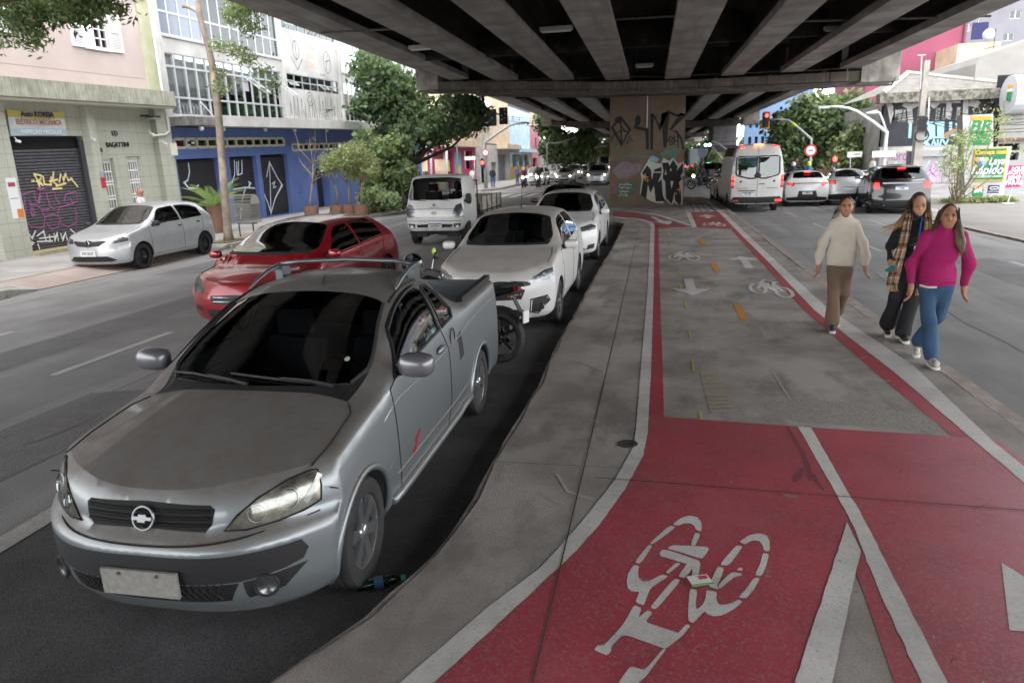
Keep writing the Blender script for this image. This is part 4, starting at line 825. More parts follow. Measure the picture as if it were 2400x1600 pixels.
ms([(2116+4*math.cos(t),398+5*math.sin(t)) for t in np.linspace(0,6.3,14)],.06,IRON,.036); ms([(2112,420),(2112,410),(2122,410),(2122,420),(2112,420)],.09,IRON,.036)
for k in range(9): ms([(2072+random.uniform(-4,12),380+k*6),(2070+random.uniform(-4,14),386+k*6)],.12,IRON if k % 2 else M('mural_wine','8a3a5a',.85),.036)
# corrugated hipped roof, course by course
xr = XM(2186,178); zr = ZM(2186,176)
e0 = ze+.5; n = 46
rf = MB(); P0 = Vector((xa-.2,YM-.3,e0)); P1 = Vector((xb_+.4,YM-.3,e0)); A = Vector((xr,YM+4.2,zr+.5)); Bk0 = Vector((xa-.2,YM+9,e0)); Bk1 = Vector((xb_+.4,YM+9,e0))
def corr(Pa,Pb,T,n):
 vs = []; fs = []; m_ = 2*n
 for i in range(m_+1):
  t = i/m_; lo = Pa.lerp(Pb,t); s_ = 1-abs(0);
  tt = ((T-Pa).dot((Pb-Pa).normalized()))/(Pb-Pa).length
  # top end: slide along the two hips towards the apex
  k = t/tt if t < tt else (1-t)/(1-tt); up = lo+(T-Pa.lerp(Pb,tt))*k
  nz = Vector((0,0,.05 if i % 2 else 0)); vs += [lo+nz,up+nz]
 for i in range(m_): fs.append((2*i,2*i+2,2*i+3,2*i+1))
 return vs,fs
for Pa,Pb in ((P0,P1),(Bk0,P0),(P1,Bk1)):
 b = MB(); vs,fs = corr(Pa,Pb,A,40); b.add(vs,fs); b.obj('roof_slope',ROOFC,mb)
for Q in (P0,P1): MB().tube([Q+Vector((0,0,.06)),A+Vector((0,0,.06))],.16,6).obj('ridge_cap',M('ridge_pale','9c978e',.9),mb)
F.box('side_wall',xa-.02,.1,-9,xa,ze,-.3,GREYR)
# higher blocks behind, red painted wall, grey flats
YR = 62.; rp = lambda px,py: onY(YR,px,py)
rd = thing('red_block','tall block with a plain raspberry red side wall behind the mural house','building'); REDW = M('render_raspberry','864258',.8,col2='7b3c50',vs=.5)
MB().box(rp(2030,200).x,YR,0,rp(2268,60).x,YR+10,26).obj('wall',REDW,rd); MB().tube([rp(2243,195)+Vector((0,-.1,0)),rp(2262,40)+Vector((0,-.1,0))],.05,6).obj('drain_pipe',IRON,rd)
fl = thing('grey_flats','pale grey block of flats with white windows at the top right corner','building'); YF = 66.; fp = lambda px,py: onY(YF,px,py); F = Fac(fl,(0,YF,0),(1,0,0),(0,-1,0),0.); GRF = M('render_palegrey','7e7e85',.85,col2='75757c',vs=.8)
hl = [(fp(2275,0).x,fp(2300,72).z,fp(2283,0).x,fp(2300,55).z,.2),(fp(2295,0).x,fp(2300,66).z,fp(2306,0).x,fp(2300,46).z,.2),(fp(2372,0).x,fp(2380,44).z,fp(2398,0).x,fp(2380,24).z,.2),(fp(2362,0).x,fp(2380,95).z,fp(2388,0).x,fp(2380,77).z,.2)]
F.wall('wall',rp(2268,60).x+.1,0,fp(2700,0).x,30,hl,.2,GRF); F.box('room_backing',rp(2268,60).x+.1,0,-1,fp(2700,0).x,30,-.9,M('room_mid','4c5058',.9))
for h in hl: F.window(h[0],h[1],h[2],h[3],2,(0,1),WHITEF,PANE_D,w=-.08,fw=.06)
YB = 58.; bp_ = lambda px,py: onY(YB,px,py); bg_ = thing('beige_house','low beige house with television aerials between the red block and the white gable','building'); MB().box(bp_(2258,0).x,YB,0,bp_(2360,0).x,YB+5,bp_(2300,100).z).obj('wall',BEIG,bg_); MB().box(bp_(2250,0).x,YB-3,0,bp_(2288,0).x,YB-.05,bp_(2270,148).z).obj('side_wall',GREYR,bg_)
q = bp_(2328,118); MB().tube([q,q+Vector((0,0,1.4))],.025,5).tube([q+Vector((-.6,0,.1)),q+Vector((.3,0,.3))],.02,5).obj('aerial',IRON,bg_)
q = bp_(2293,93); MB().box(q.x-.5,YB-.1,q.z,q.x+.5,YB,q.z+1.1).obj('blue_cloth',M('cloth_navy','2b2b55',.9),bg_); q = bp_(2315,90); MB().lathe([(0,0),(.3,.08),(.42,.2)],14,q+Vector((0,-.3,.2)),'Y').obj('dish',M('dish_grey','9a9a9c',.5),bg_)
YG = 47.5; gp = lambda px,py: onY(YG,px,py); wg = thing('white_gable_building','white gabled building right of the mural house','building')
MB().prism([(gp(2283,215).x,YG,0),(gp(2440,300).x,YG,0),(gp(2440,80).x,YG,gp(2440,80).z),(gp(2400,100).x,YG,gp(2400,98).z),(gp(2300,132).x,YG,gp(2300,132).z),(gp(2288,150).x,YG,gp(2288,150).z)],(0,8,0)).obj('wall',M('render_offwhite','8d8b87',.85,col2='83807c',vs=1),wg)
YN = 44.6; np_ = lambda px,py: onY(YN,px,py); nb = thing('station_building','pale station building with a dark band and open bays at the right edge','building')
F = Fac(nb,(0,YN,0),(1,0,0),(0,-1,0),0.); F.wall('wall',np_(2383,330).x,.0,np_(2480,330).x,np_(2390,236).z,[(np_(2387,0).x,np_(2390,352).z,np_(2440,0).x,np_(2390,336).z,.3),(np_(2384,0).x,np_(2390,375).z,np_(2440,0).x,np_(2390,357).z,.3)],.3,M('render_station','8a8986',.85)); F.box('room_backing',np_(2383,0).x,0,-1,np_(2480,0).x,6,-.9,DARKR); F.box('brown_band',np_(2378,0).x,np_(2390,328).z,.002,np_(2480,0).x,np_(2390,323).z,.25,M('band_brown','6a4636',.7))
sp_ = thing('fuel_sign','orange and green roof sign of the filling station at the right edge','sign'); MB().box(np_(2384,0).x,YN-.6,np_(2390,236).z,np_(2480,0).x,YN-.3,np_(2390,216).z).obj('panel',M('br_green','1f7a46',.6),sp_); MB().box(np_(2384,0).x,YN-.6,np_(2390,215.5).z,np_(2480,0).x,YN-.3,np_(2390,209).z).obj('panel',M('sign_white','d9d9d6',.6),sp_); MB().box(np_(2384,0).x,YN-.6,np_(2390,208.5).z,np_(2480,0).x,YN-.3,np_(2390,200).z).obj('panel',M('br_orange','d8912a',.6),sp_)
o = MB().lathe([(.0,-.5),(1.0,-.5),(1.0,.5),(0,.5)],20,(np_(2383,222).x,YN-.2,np_(2383,222).z),'X').obj('panel_end',M('sign_grey','b4b6b8',.5),sp_); o.scale = (1,1,1)
# ---------------------------------------------------------------- far right: blue building, grey slatted building
YBL = 92.; xp = lambda px,py: onY(YBL,px,py); blb = thing('blue_building','light blue building with narrow upright slots beyond the right-hand trees','building'); F = Fac(blb,(0,YBL,0),(1,0,0),(0,-1,0),0.); BLU2 = M('render_skyblue','7390b0',.8,col2='6884a6',vs=.7)
x0,x1 = xp(1745,300).x,xp(1830,300).x; sl_ = [(x0+.5+i*.75,xp(1760,338).z,x0+.85+i*.75,xp(1760,321).z,.3) for i in range(10)]+[(x0+.5+i*.75,xp(1760,300).z,x0+.85+i*.75,xp(1760,283).z,.3) for i in range(10)]
F.wall('wall',x0,0,x1,16,sl_,.3,BLU2); F.box('room_backing',x0,0,-.6,x1,16,-.5,M('room_navy','26406a',.9))
gsb = thing('slatted_building','grey building clad in upright slats behind the traffic lights','building'); F = Fac(gsb,(0,84,0),(1,0,0),(0,-1,0),0.); tp = lambda px,py: onY(84,px,py); SLG = M('cladding_grey','8b8b90',.7,col2='77777c',vs=2)
F.box('wall',tp(1682,0).x,0,-6,tp(1742,0).x,15,-.1,M('wall_dark','5a5a60',.8))
for i in range(24): u = tp(1684,0).x+i*(tp(1742,0).x-tp(1684,0).x)/24; F.box('cladding_slat',u,3.6,-.098,u+.09,15,.12,SLG)
F.box('floor_band',tp(1682,0).x,3.2,-.09,tp(1742,0).x,3.55,.15,SLG); F.box('pale_panel',tp(1724,0).x,6.2,.13,tp(1744,0).x,15,.2,M('panel_pale','a9a9ab',.7))
# ================================================================== VEHICLES
def pchip(xs,ys):
 xs = np.asarray(xs,float); ys = np.asarray(ys,float); h = np.diff(xs); d = np.diff(ys,axis=0)/h[:,None] if ys.ndim > 1 else np.diff(ys)/h
 if ys.ndim == 1: ys = ys[:,None]; d = d[:,None]; flat = True
 else: flat = False
 n = len(xs); mm = np.zeros_like(ys)
 for i in range(1,n-1):
  w1 = 2*h[i]+h[i-1]; w2 = h[i]+2*h[i-1]; a,b = d[i-1],d[i]; ok = a*b > 0
  with np.errstate(divide='ignore',invalid='ignore'): v = (w1+w2)/(w1/a+w2/b)
  mm[i] = np.where(ok,v,0)
 mm[0] = d[0]; mm[-1] = d[-1]
 def f(x):
  x = np.asarray(x,float); xc = np.clip(x,xs[0],xs[-1]); i = np.clip(np.searchsorted(xs,xc)-1,0,n-2); t = ((xc-xs[i])/h[i])
  t = t[...,None]; hh = h[i][...,None]
  r = (2*t**3-3*t**2+1)*ys[i]+(t**3-2*t**2+t)*hh*mm[i]+(-2*t**3+3*t**2)*ys[i+1]+(t**3-t**2)*hh*mm[i+1]
  return r[...,0] if flat else r
 return f
def crom(V):
 """Catmull-Rom-like tangents with slopes limited, through control rows V (K,2) at integer parameter"""
 K = len(V); return pchip(np.arange(K),V)
class Body:
 """car body surface: ring(x, v) -> (y, z) for the hull; x = Xf(y,z) / Xr(y,z) for the two ends"""
 def __init__(s,stations,front,rear,fc,rc):
  st = sorted(stations,key=lambda a: a[0]); s.K = len(st[0][1])
  s.sx = [a[0] for a in st]; s.f = pchip(s.sx,np.array([np.array(a[1]).ravel() for a in st]))
  fz = sorted(front); s.fx = pchip([a[0] for a in fz],[a[1] for a in fz]); rz = sorted(rear); s.rx = pchip([a[0] for a in rz],[a[1] for a in rz])
  s.fc,s.rc = fc,rc     # (depth, halfwidth, power)
 def ring(s,x,v):
  x = np.atleast_1d(np.asarray(x,float)); v = np.broadcast_to(np.atleast_1d(np.asarray(v,float)),x.shape)
  R = s.f(x).reshape(len(x),s.K,2); out = np.empty((len(x),2))
  i = np.clip(np.floor(v).astype(int),0,s.K-2); t = (v-i)[:,None]; a = np.arange(len(x))
  P = lambda k: R[a,np.clip(k,0,s.K-1)]
  p0,p1,p2,p3 = P(i-1),P(i),P(i+1),P(i+2)
  # limited tangents
  def lim(a_,b_):
   same = a_*b_ > 0
   with np.errstate(divide='ignore',invalid='ignore'): hm = 2*a_*b_/(a_+b_)
   return np.where(same,hm,0)
  d0,d1,d2 = p1-p0,p2-p1,p3-p2
  m1 = np.where((i == 0)[:,None],d1,lim(d0,d1)); m2 = np.where((i == s.K-2)[:,None],d1*np.array([1,0]),lim(d1,d2))
  return (2*t**3-3*t**2+1)*p1+(t**3-2*t**2+t)*m1+(-2*t**3+3*t**2)*p2+(t**3-t**2)*m2
 def Xf(s,y,z): return s.fx(z)-s.fc[0]*(np.abs(y)/s.fc[1])**s.fc[2]
 def Xr(s,y,z): return s.rx(z)+s.rc[0]*(np.abs(y)/s.rc[1])**s.rc[2]
 def ends(s,v):
  v = np.asarray(v,float); out = []
  for fn,x0 in ((s.Xf,s.sx[-1]),(s.Xr,s.sx[0])):
   x = np.full(v.shape,x0,float)
   for _ in range(14):
    r = s.ring(x,v); x = x*.4+.6*fn(r[:,0],r[:,1])
   out.append(x)
  return out
 def vz(s,x,z,lo=1.2,hi=6.4):
  vv = np.linspace(lo,hi,40); zz = np.maximum.accumulate(s.ring(np.full(40,float(x)),vv)[:,1])
  return float(np.interp(z,zz,vv))
 def P(s,x,v):
  r = s.ring(x,v)[0]; return Vector((float(x),float(r[0]),float(r[1])))
 def N(s,x,v):
  a = s.P(x+.02,v)-s.P(x-.02,v); b = s.P(x,min(v+.05,s.K-1))-s.P(x,v-.05); n = b.cross(a); n.normalize()
  return n if n.y >= -1e-6 else -n
def cdt_regions(dom,panels,pts):
 """triangulate the domain polygon with panel polygons as constraints -> {panel or 'body': (verts, tris)}"""
 vs = []; faces = []
 for P in [dom]+[p[1] for p in panels]:
  if sum(P[i-1][0]*P[i][1]-P[i][0]*P[i-1][1] for i in range(len(P))) < 0: P = P[::-1]
  k = len(vs); vs += [Vector((float(a),float(b))) for a,b in P]; faces.append(list(range(k,k+len(P))))
 vs += [Vector((float(a),float(b))) for a,b in pts]
 V,E_,F,ov,oe,of = delaunay_2d_cdt(vs,[],faces,0,1e-6,True)
 out = {}
 for f,ids in zip(F,of):
  if 0 not in ids: continue
  hit = [i for i in ids if i > 0]; nm = panels[max(hit)-1][0] if hit else 'body'
  out.setdefault(nm,[]).append(tuple(f))
 return V,out
def dens(P,d):
 out = []
 for i in range(len(P)):
  a,b = np.array(P[i]),np.array(P[(i+1) % len(P)]); n = max(1,int(math.ceil(np.abs((b-a)/d).max())))
  out += [tuple(a+(b-a)*k/n) for k in range(n)]
 return out
def body_panels(B,side,fpan,rpan,nx=64,nv=40,rvs=None):
 """side: list of (name, [(x,v)...]); fpan/rpan: list of (name, [(y,z)...]) ; returns dict name -> (verts3d, tris) for the +y half"""
 res = {}
 def put(nm,V3,tris):
  vs,fs = res.setdefault(nm,([],[])); k = {}
  for t in tris:
   for i in t:
    if i not in k: k[i] = len(vs); vs.append(V3[i])
   fs.append(tuple(k[i] for i in t))
 Km = B.K-1; vv = np.linspace(0,Km,nv+1)
 xf,xr = B.ends(vv)
 dom = [(a,b) for a,b in zip(xr,vv)]+[(a,b) for a,b in zip(xf[::-1],vv[::-1])]
 ex = pchip(vv,xf); er = pchip(vv,xr)
 pts = []
 for v in np.linspace(.0,Km,nv*2//2+1):
  a,b = float(er(v)),float(ex(v))
  for t in np.linspace(0,1,nx+1)[1:-1]:
   # denser towards ends
   tt = .5-.5*math.cos(math.pi*t); tt = .5*tt+.5*t; pts.append((a+(b-a)*tt,v))
 side = [(n,dens(P,np.array([.08,.18]))) for n,P in side]
 V,out = cdt_regions(dom,side,pts)
 A = np.array([(p.x,p.y) for p in V]); r = B.ring(A[:,0],np.clip(A[:,1],0,Km)); V3 = [(a,b,c) for a,(b,c) in zip(A[:,0],r)]
 for nm,tr in out.items(): put(nm,V3,tr)
 for fn,xe,pan in ((B.Xf,xf,fpan),(B.Xr,xr,rpan)):
  rg = B.ring(xe,vv)
  dom2 = [(y,z) for y,z in rg]; ymax = rg[:,0].max(); z0,z1 = rg[:,1].min(),rg[:,1].max()
  # outline as polygon, slightly cleaned
  D = []
  for p in dom2:
   if not D or (abs(p[0]-D[-1][0])+abs(p[1]-D[-1][1])) > 1e-4: D.append((max(0,float(p[0])),float(p[1])))
  pts = [(ymax*(1-(1-t)**1.5),z) for t in np.linspace(0,1,nx//3+2)[:-1] for z in np.linspace(z0,z1,nx//3+2)]
  pan = [(n,dens(P,np.array([.05,.04]))) for n,P in pan]
  V,out = cdt_regions(D,pan,pts)
  A = np.array([(p.x,p.y) for p in V]); X = fn(A[:,0],A[:,1]); V3 = [(x,y,z) for x,(y,z) in zip(X,A)]
  if fn == B.Xr: pass
  for nm,tr in out.items(): put(nm,V3,tr)
 return res
def orient(V,F,hint):
 out = []
 for f in F:
  a,b,c = (np.array(V[i]) for i in f); n = np.cross(b-a,c-a); m_ = (a+b+c)/3-hint
  out.append(f if n.dot(m_) >= 0 else (f[0],f[2],f[1]))
 return out
def half_mesh(name,VF,mat,parent,mirror=0,off=0.,smooth=True):
 """mirror: 0 = +y only, 1 = -y only, 2 = both halves welded"""
 V,F = VF; hint = np.array((0.,0.,.6)); bm = bmesh.new()
 def addh(sg):
  vs = [bm.verts.new((x,y*sg,z)) for x,y,z in V]
  for f in F:
   try: bm.faces.new([vs[i] for i in f])
   except ValueError: pass
 if mirror in (0,2): addh(1)
 if mirror in (1,2): addh(-1)
 bmesh.ops.remove_doubles(bm,verts=bm.verts,dist=5e-3 if name == 'body' else 2e-4)
 for f in bm.faces:
  c = f.calc_center_median(); h = Vector((max(-1.2,min(1.2,c.x)),0,.62))
  if f.normal.dot(c-h) < 0: f.normal_flip()
  f.smooth = smooth
 if off:
  bm.normal_update()
  for v in bm.verts: v.co += v.normal*off
 # one object per connected piece; slivers join the largest piece
 bm.faces.ensure_lookup_table(); bm.verts.index_update(); seen = set(); comps = []
 for f in bm.faces:
  if f in seen: continue
  st = [f]; seen.add(f); c = []
  while st:
   q = st.pop(); c.append(q)
   for e in q.edges:
    for g_ in e.link_faces:
     if g_ not in seen: seen.add(g_); st.append(g_)
  comps.append(c)
 comps.sort(key=len,reverse=True); big = [c for c in comps if sum(f.calc_area() for f in c) > 4e-4][:6]; o = None
 if name == 'body': big = [c for c in comps if len(c) > 30] or big
 for c in big:
  ix = {}; vs = []; fs = []
  for f in c:
   for v in f.verts:
    if v.index not in ix: ix[v.index] = len(vs); vs.append(tuple(v.co))
   fs.append(tuple(ix[v.index] for v in f.verts))
  me = bpy.data.meshes.new(name); me.from_pydata(vs,[],fs); me.materials.append(mat)
  if smooth: me.shade_smooth()
  o = link(name,me,parent)
 bm.free(); return o
RUB = M('tyre_rubber','1c1c1d',.8,col2='2a2827',vs=12,bump=.2,bs=60); RIMS = M('rim_silver','cfd0d2',.18,.9); RIMK = M('rim_black','2a2a2c',.4,.4); CHROME = M('chrome','a2a3a6',.16,1.); BLKP = M('black_plastic','1d1d1f',.6,bump=.1,bs=150); BLKG = M('black_gloss','0d0d0f',.15,coat=.6)
DARKIN = M('cabin_dark','2a2a2d',.85,col2='37373b',vs=8); SEAT = M('seat_cloth','4a4a50',.95,bump=.3,bs=200); SEAM = M('panel_gap','0b0b0c',.9)
LENS = glass_mat('lamp_lens',(.86,.88,.88),.03); AMB = M('amber_lens','4e2f1c',.35,coat=.3); REDL = M('tail_red','7d0d12',.2,coat=.6); REDE = M('tail_red_lit','e8241e',.3,emit=.9); WLIT = M('headlamp_lit','fff1d6',.3,emit=4.0); REFL = M('lamp_reflector','8f9194',.25,.8,col2='55575a',vs=14)
GL_D = glass_mat('glass_dark_tint',(.42,.45,.45)); GL_M = glass_mat('glass_mid_tint',(.62,.66,.65)); GL_L = glass_mat('glass_light_tint',(.75,.8,.79)); GL_K = glass_mat('glass_black_tint',(.10,.105,.11))
PLATE = M('plate_white','cfd0d0',.5); PLATEG = M('plate_grey','8f8d89',.55,col2='7a7874',vs=30); PBLUE = M('plate_blue','22409a',.5); PTXT = M('plate_text','17181a',.6)
def tread(b,R,W):
 return b
def wheel(parent,x,y,r,w,rim,spokes=5,side=1,steer=0,style='alloy',detail=1):
 o = bpy.data.objects.new('wheel',None); COL.objects.link(o); o.parent = parent; o.location = (x,y,r); o.rotation_euler = (0,0,steer)
 n = 36 if detail else 16; h = w/2; rr = r*.66; t = MB()
 pr = [(rr,-h*.80),(rr+.012,-h*.96),(r*.86,-h),(r*.955,-h*.93),(r,-h*.72)]
 if detail:
  for g_ in (-.42,0,.42): pr += [(r,h*(g_-.07)),(r-.008,h*(g_-.05)),(r-.008,h*(g_+.05)),(r,h*(g_+.07))]
 pr += [(r,h*.72),(r*.955,h*.93),(r*.86,h),(rr+.012,h*.96),(rr,h*.80)]
 t.lathe(pr,n,axis='Y',close=True).obj('tyre',RUB,o,35)
 s = side; b = MB()
 b.lathe([(rr*.99,-h*.8),(rr*.94,-h*.6),(rr*.92,h*.3),(rr*.95,h*.8*1),(rr*1.0,h*.84),(rr*1.005,h*.80)] if s > 0 else [(rr*.99,h*.8),(rr*.94,h*.6),(rr*.92,-h*.3),(rr*.95,-h*.8),(rr*1.0,-h*.84),(rr*1.005,-h*.80)],n,axis='Y')
 ro = b.obj('rim',rim,o,35)
 b = MB(); yo = s*h*.55
 if style == 'steel':
  b.lathe([(.0,yo),(rr*.28,yo+s*.01),(rr*.34,yo-s*.01),(rr*.6,yo+s*.012),(rr*.93,yo-s*.03)],n,axis='Y')
  for k in range(8):
   a = 2*math.pi*k/8; b.lathe([(.0,.004*s),(.018,.004*s),(.02,0)],8,(rr*.75*math.cos(a),yo-s*.005,rr*.75*math.sin(a)),'Y')
 else:
  for k in range(spokes):
   a = 2*math.pi*k/spokes+.3
   for da in ((-.10,.10) if style == 'twin' else (0,)):
    wv = .024 if style == 'twin' else .034
    c0,c1 = a+da*.6,a+da*1.6
    p = lambda rad,an,off,y_: (rad*math.cos(an)-off*math.sin(an),y_,rad*math.sin(an)+off*math.cos(an))
    q0,q1 = wv*.8,wv*(1.05 if style == 'twin' else 1.25)*rr/.2
    vs = [p(rr*.12,c0,-q0,yo+s*.02),p(rr*.12,c0,q0,yo+s*.02),p(rr*.95,c1,q1*.9,yo+s*.028),p(rr*.95,c1,-q1*.9,yo+s*.028)]
    vb = [(x_,y_-s*.03,z_) for x_,y_,z_ in vs]
    b.add(vs+vb,[(0,1,2,3),(4,7,6,5),(0,4,5,1),(1,5,6,2),(2,6,7,3),(3,7,4,0)])
  b.lathe([(.0,yo+s*.038),(.03,yo+s*.036),(rr*.20,yo+s*.03),(rr*.24,yo)],14,axis='Y')
 b.obj('spokes',rim,ro,30)
 MB().lathe([(.0,-s*.0),(rr*.9,-s*.0)],n,(0,s*h*.05,0),'Y').obj('brake_disc',M('brake_dark','191919',.7),o)
 return o
def seam(B,pts,parent,r=.0035,sides=(1,-1),name='panel_gap',mat=None,off=0.0015,closed=False):
 pts = path(*pts,n=5) if len(pts) < 24 else pts
 for sg in sides:
  P = []
  for x,v in pts:
   p = B.P(x,v)+B.N(x,v)*off; P.append((p.x,p.y*sg,p.z))
  MB().tube(P,r,5,closed=closed).obj(name,mat or SEAM,parent)
def lin(a,b,n=8): return [(a[0]+(b[0]-a[0])*i/n,a[1]+(b[1]-a[1])*i/n) for i in range(n+1)]
def path(*P,n=6):
 o = []
 for a,b in zip(P[:-1],P[1:]): o += lin(a,b,n)[:-1]
 return o+[P[-1]]
def arc_x(cx,cz,r,B,a0=0,a1=180,n=26):
 """wheel arch polygon in (x, v)"""
 P = []
 for k in range(n+1):
  t = R_(a0+(a1-a0)*k/n); x = cx+r*math.cos(t); z = cz+r*math.sin(t); P.append((x,B.vz(x,z,.9,5.5)))
 return P
def arch_set(B,parent,cx,r,wr,paint,flare=.0,cz=None,sides=(1,-1),lip=True):
 cz = cz or wr
 for sg in sides:
  b = MB(); n = 20; ring0 = []; ring1 = []
  for k in range(n+1):
   t = R_(-12+204*k/n); x = cx+r*math.cos(t); z = max(.16,cz+r*math.sin(t)); y = B.P(x,B.vz(x,max(z,.22),.9,5.5)).y
   ring0.append((x,sg*(y-.004),z)); ring1.append((x,sg*(y-.34),z))
  b.add(ring0+ring1,[(i,i+1,n+2+i,n+1+i) if sg > 0 else (i,n+1+i,n+2+i,i+1) for i in range(n)])
  b.obj('wheel_well',DARKIN,parent)
  MB().add([(p[0],p[1],p[2]) for p in ring1]+[(cx,ring1[0][1],cz)],[(i,i+1,n+1) for i in range(n)]).obj('wheel_well',DARKIN,parent)
  if flare:
   P = [];
   for k in range(n+1):
    t = R_(-14+208*k/n); x = cx+(r+flare*.25)*math.cos(t); z = max(.17,cz+(r+flare*.25)*math.sin(t)); y = B.P(x,B.vz(x,max(z,.22),.9,5.5)).y
    P.append((x,sg*(y-flare*.25),z))
   MB().tube(P,flare,8).obj('wheel_arch',paint,parent,180)
def mirror_part(B,parent,x,v,mat,size=(.09,.11,.07),sides=(1,-1),stalk=BLKP):
 for sg in sides:
  p = B.P(x,v); c = Vector((p.x+.02,p.y+.13,p.z+.05))
  mt = Matrix.Diagonal((size[0],size[1],size[2],1)); b = MB()
  n_,m2 = 16,10; vs = []; fs = []
  for i in range(m2+1):
   th = math.pi*i/m2
   for j in range(n_):
    ph = 2*math.pi*j/n_; cx_,sy_,cz_ = math.sin(th)*math.cos(ph),math.sin(th)*math.sin(ph),math.cos(th)
    e = lambda q: math.copysign(abs(q)**.7,q)
    xx = e(cx_)*size[0]; xx = xx if xx > 0 else max(xx,-size[0]*.35)
    vs.append((c.x+xx,(c.y+e(sy_)*size[1])*sg,c.z+e(cz_)*size[2]))
  for i in range(m2):
   for j in range(n_):
    q = (i*n_+j,(i+1)*n_+j,(i+1)*n_+(j+1) % n_,i*n_+(j+1) % n_); fs.append(q if sg > 0 else q[::-1])
  o = b.add(vs,fs).obj('mirror',mat,parent,180)
  MB().tube([(p.x,(p.y-.01)*sg,p.z+.0),(c.x-.0,c.y*sg-.05*sg,c.z-size[2]*.6)],[.035,.022],8).obj('stalk',stalk,o)
  MB().box(c.x-size[0]*.37,(c.y-size[1]*.8)*sg,c.z-size[2]*.75,c.x-size[0]*.36,(c.y+size[1]*.8)*sg,c.z+size[2]*.75).obj('mirror_glass',REFL,o)
def plate(parent,x,y,z,s,txt=None,sgn=1,bar=True,tilt=0,mat=None,w=.40,h=.13):
 o = MB().box(x-.008,y-w/2,z-h/2,x+.008,y+w/2,z+h/2).obj('licence_plate',mat or PLATE,parent)
 xo = x+sgn*.010
 if bar: MB().box(min(x,xo+sgn*.002),y-w/2+.004,z+h/2-.032,max(x,xo+sgn*.002),y+w/2-.004,z+h/2-.003).obj('plate_band',PBLUE,o)
 if txt: text_mesh('plate_text',txt,PTXT,frame(Vector((xo+sgn*.001,y,z-(.014 if bar else 0))),(0,sgn,0),(0,0,1)),.082 if bar else .095,.001,sx=.86,bold=.001,parent=o)
 return o
def interior(parent,x0,x1,w,zf,zb,seats=True,lhd=1,dash=None,wheelp=True,low=.45):
 MB().box(x1+.02,-w,.25,x0-.02,w,low).obj('cabin_floor',DARKIN,parent)
 if dash:
  b = MB().prism([(dash,-w*.98,zf-.04),(dash-.32,-w*.98,zf-.02),(dash-.42,-w*.98,zf-.12),(dash-.42,-w*.98,low),(dash,-w*.98,low)],(0,2*w*.98,0)); b.obj('dashboard',DARKIN,parent)
  if wheelp:
   c = Vector((dash-.52,w*.48*lhd,zf-.03)); nrm = Vector((-.9,0,.45)).normalized(); u = Vector((0,1,0)); v2 = nrm.cross(u)
   s = MB().tube([c+u*.18*math.cos(t)+v2*.18*math.sin(t) for t in np.linspace(0,2*math.pi,25)[:-1]],.014,6,closed=True)
   s.tube([c-u*.17,c+u*.17],.014,5); s.tube([c,c+v2*.17 if v2.z < 0 else c-v2*.17],.016,5); s.tube([c,c-nrm*.16],.03,6); s.obj('steering_wheel',BLKP,parent)
 if seats:
  for xs in ((dash or x0)-.95,(dash or x0)-1.75):
   if xs < x1+.15: continue
   for sg in (-1,1):
    b = MB(); b.box(xs-.12,sg*w*.5-.24,low,xs+.38,sg*w*.5+.24,low+.13);
    b.prism([(xs-.05,sg*w*.5-.23,low+.08),(xs+.10,sg*w*.5-.23,low+.08),(xs-.14,sg*w*.5-.20,zf+.08),(xs-.24,sg*w*.5-.20,zf+.08)],(0,.44,0))
    b.box(xs-.25,sg*w*.5-.13,zf+.11,xs-.16,sg*w*.5+.13,zf+.28); b.tube([(xs-.2,sg*w*.5-.06,zf+.05),(xs-.2,sg*w*.5-.06,zf+.14)],.008,5); b.tube([(xs-.2,sg*w*.5+.06,zf+.05),(xs-.2,sg*w*.5+.06,zf+.14)],.008,5)
    b.obj('car_seat',SEAT,parent)
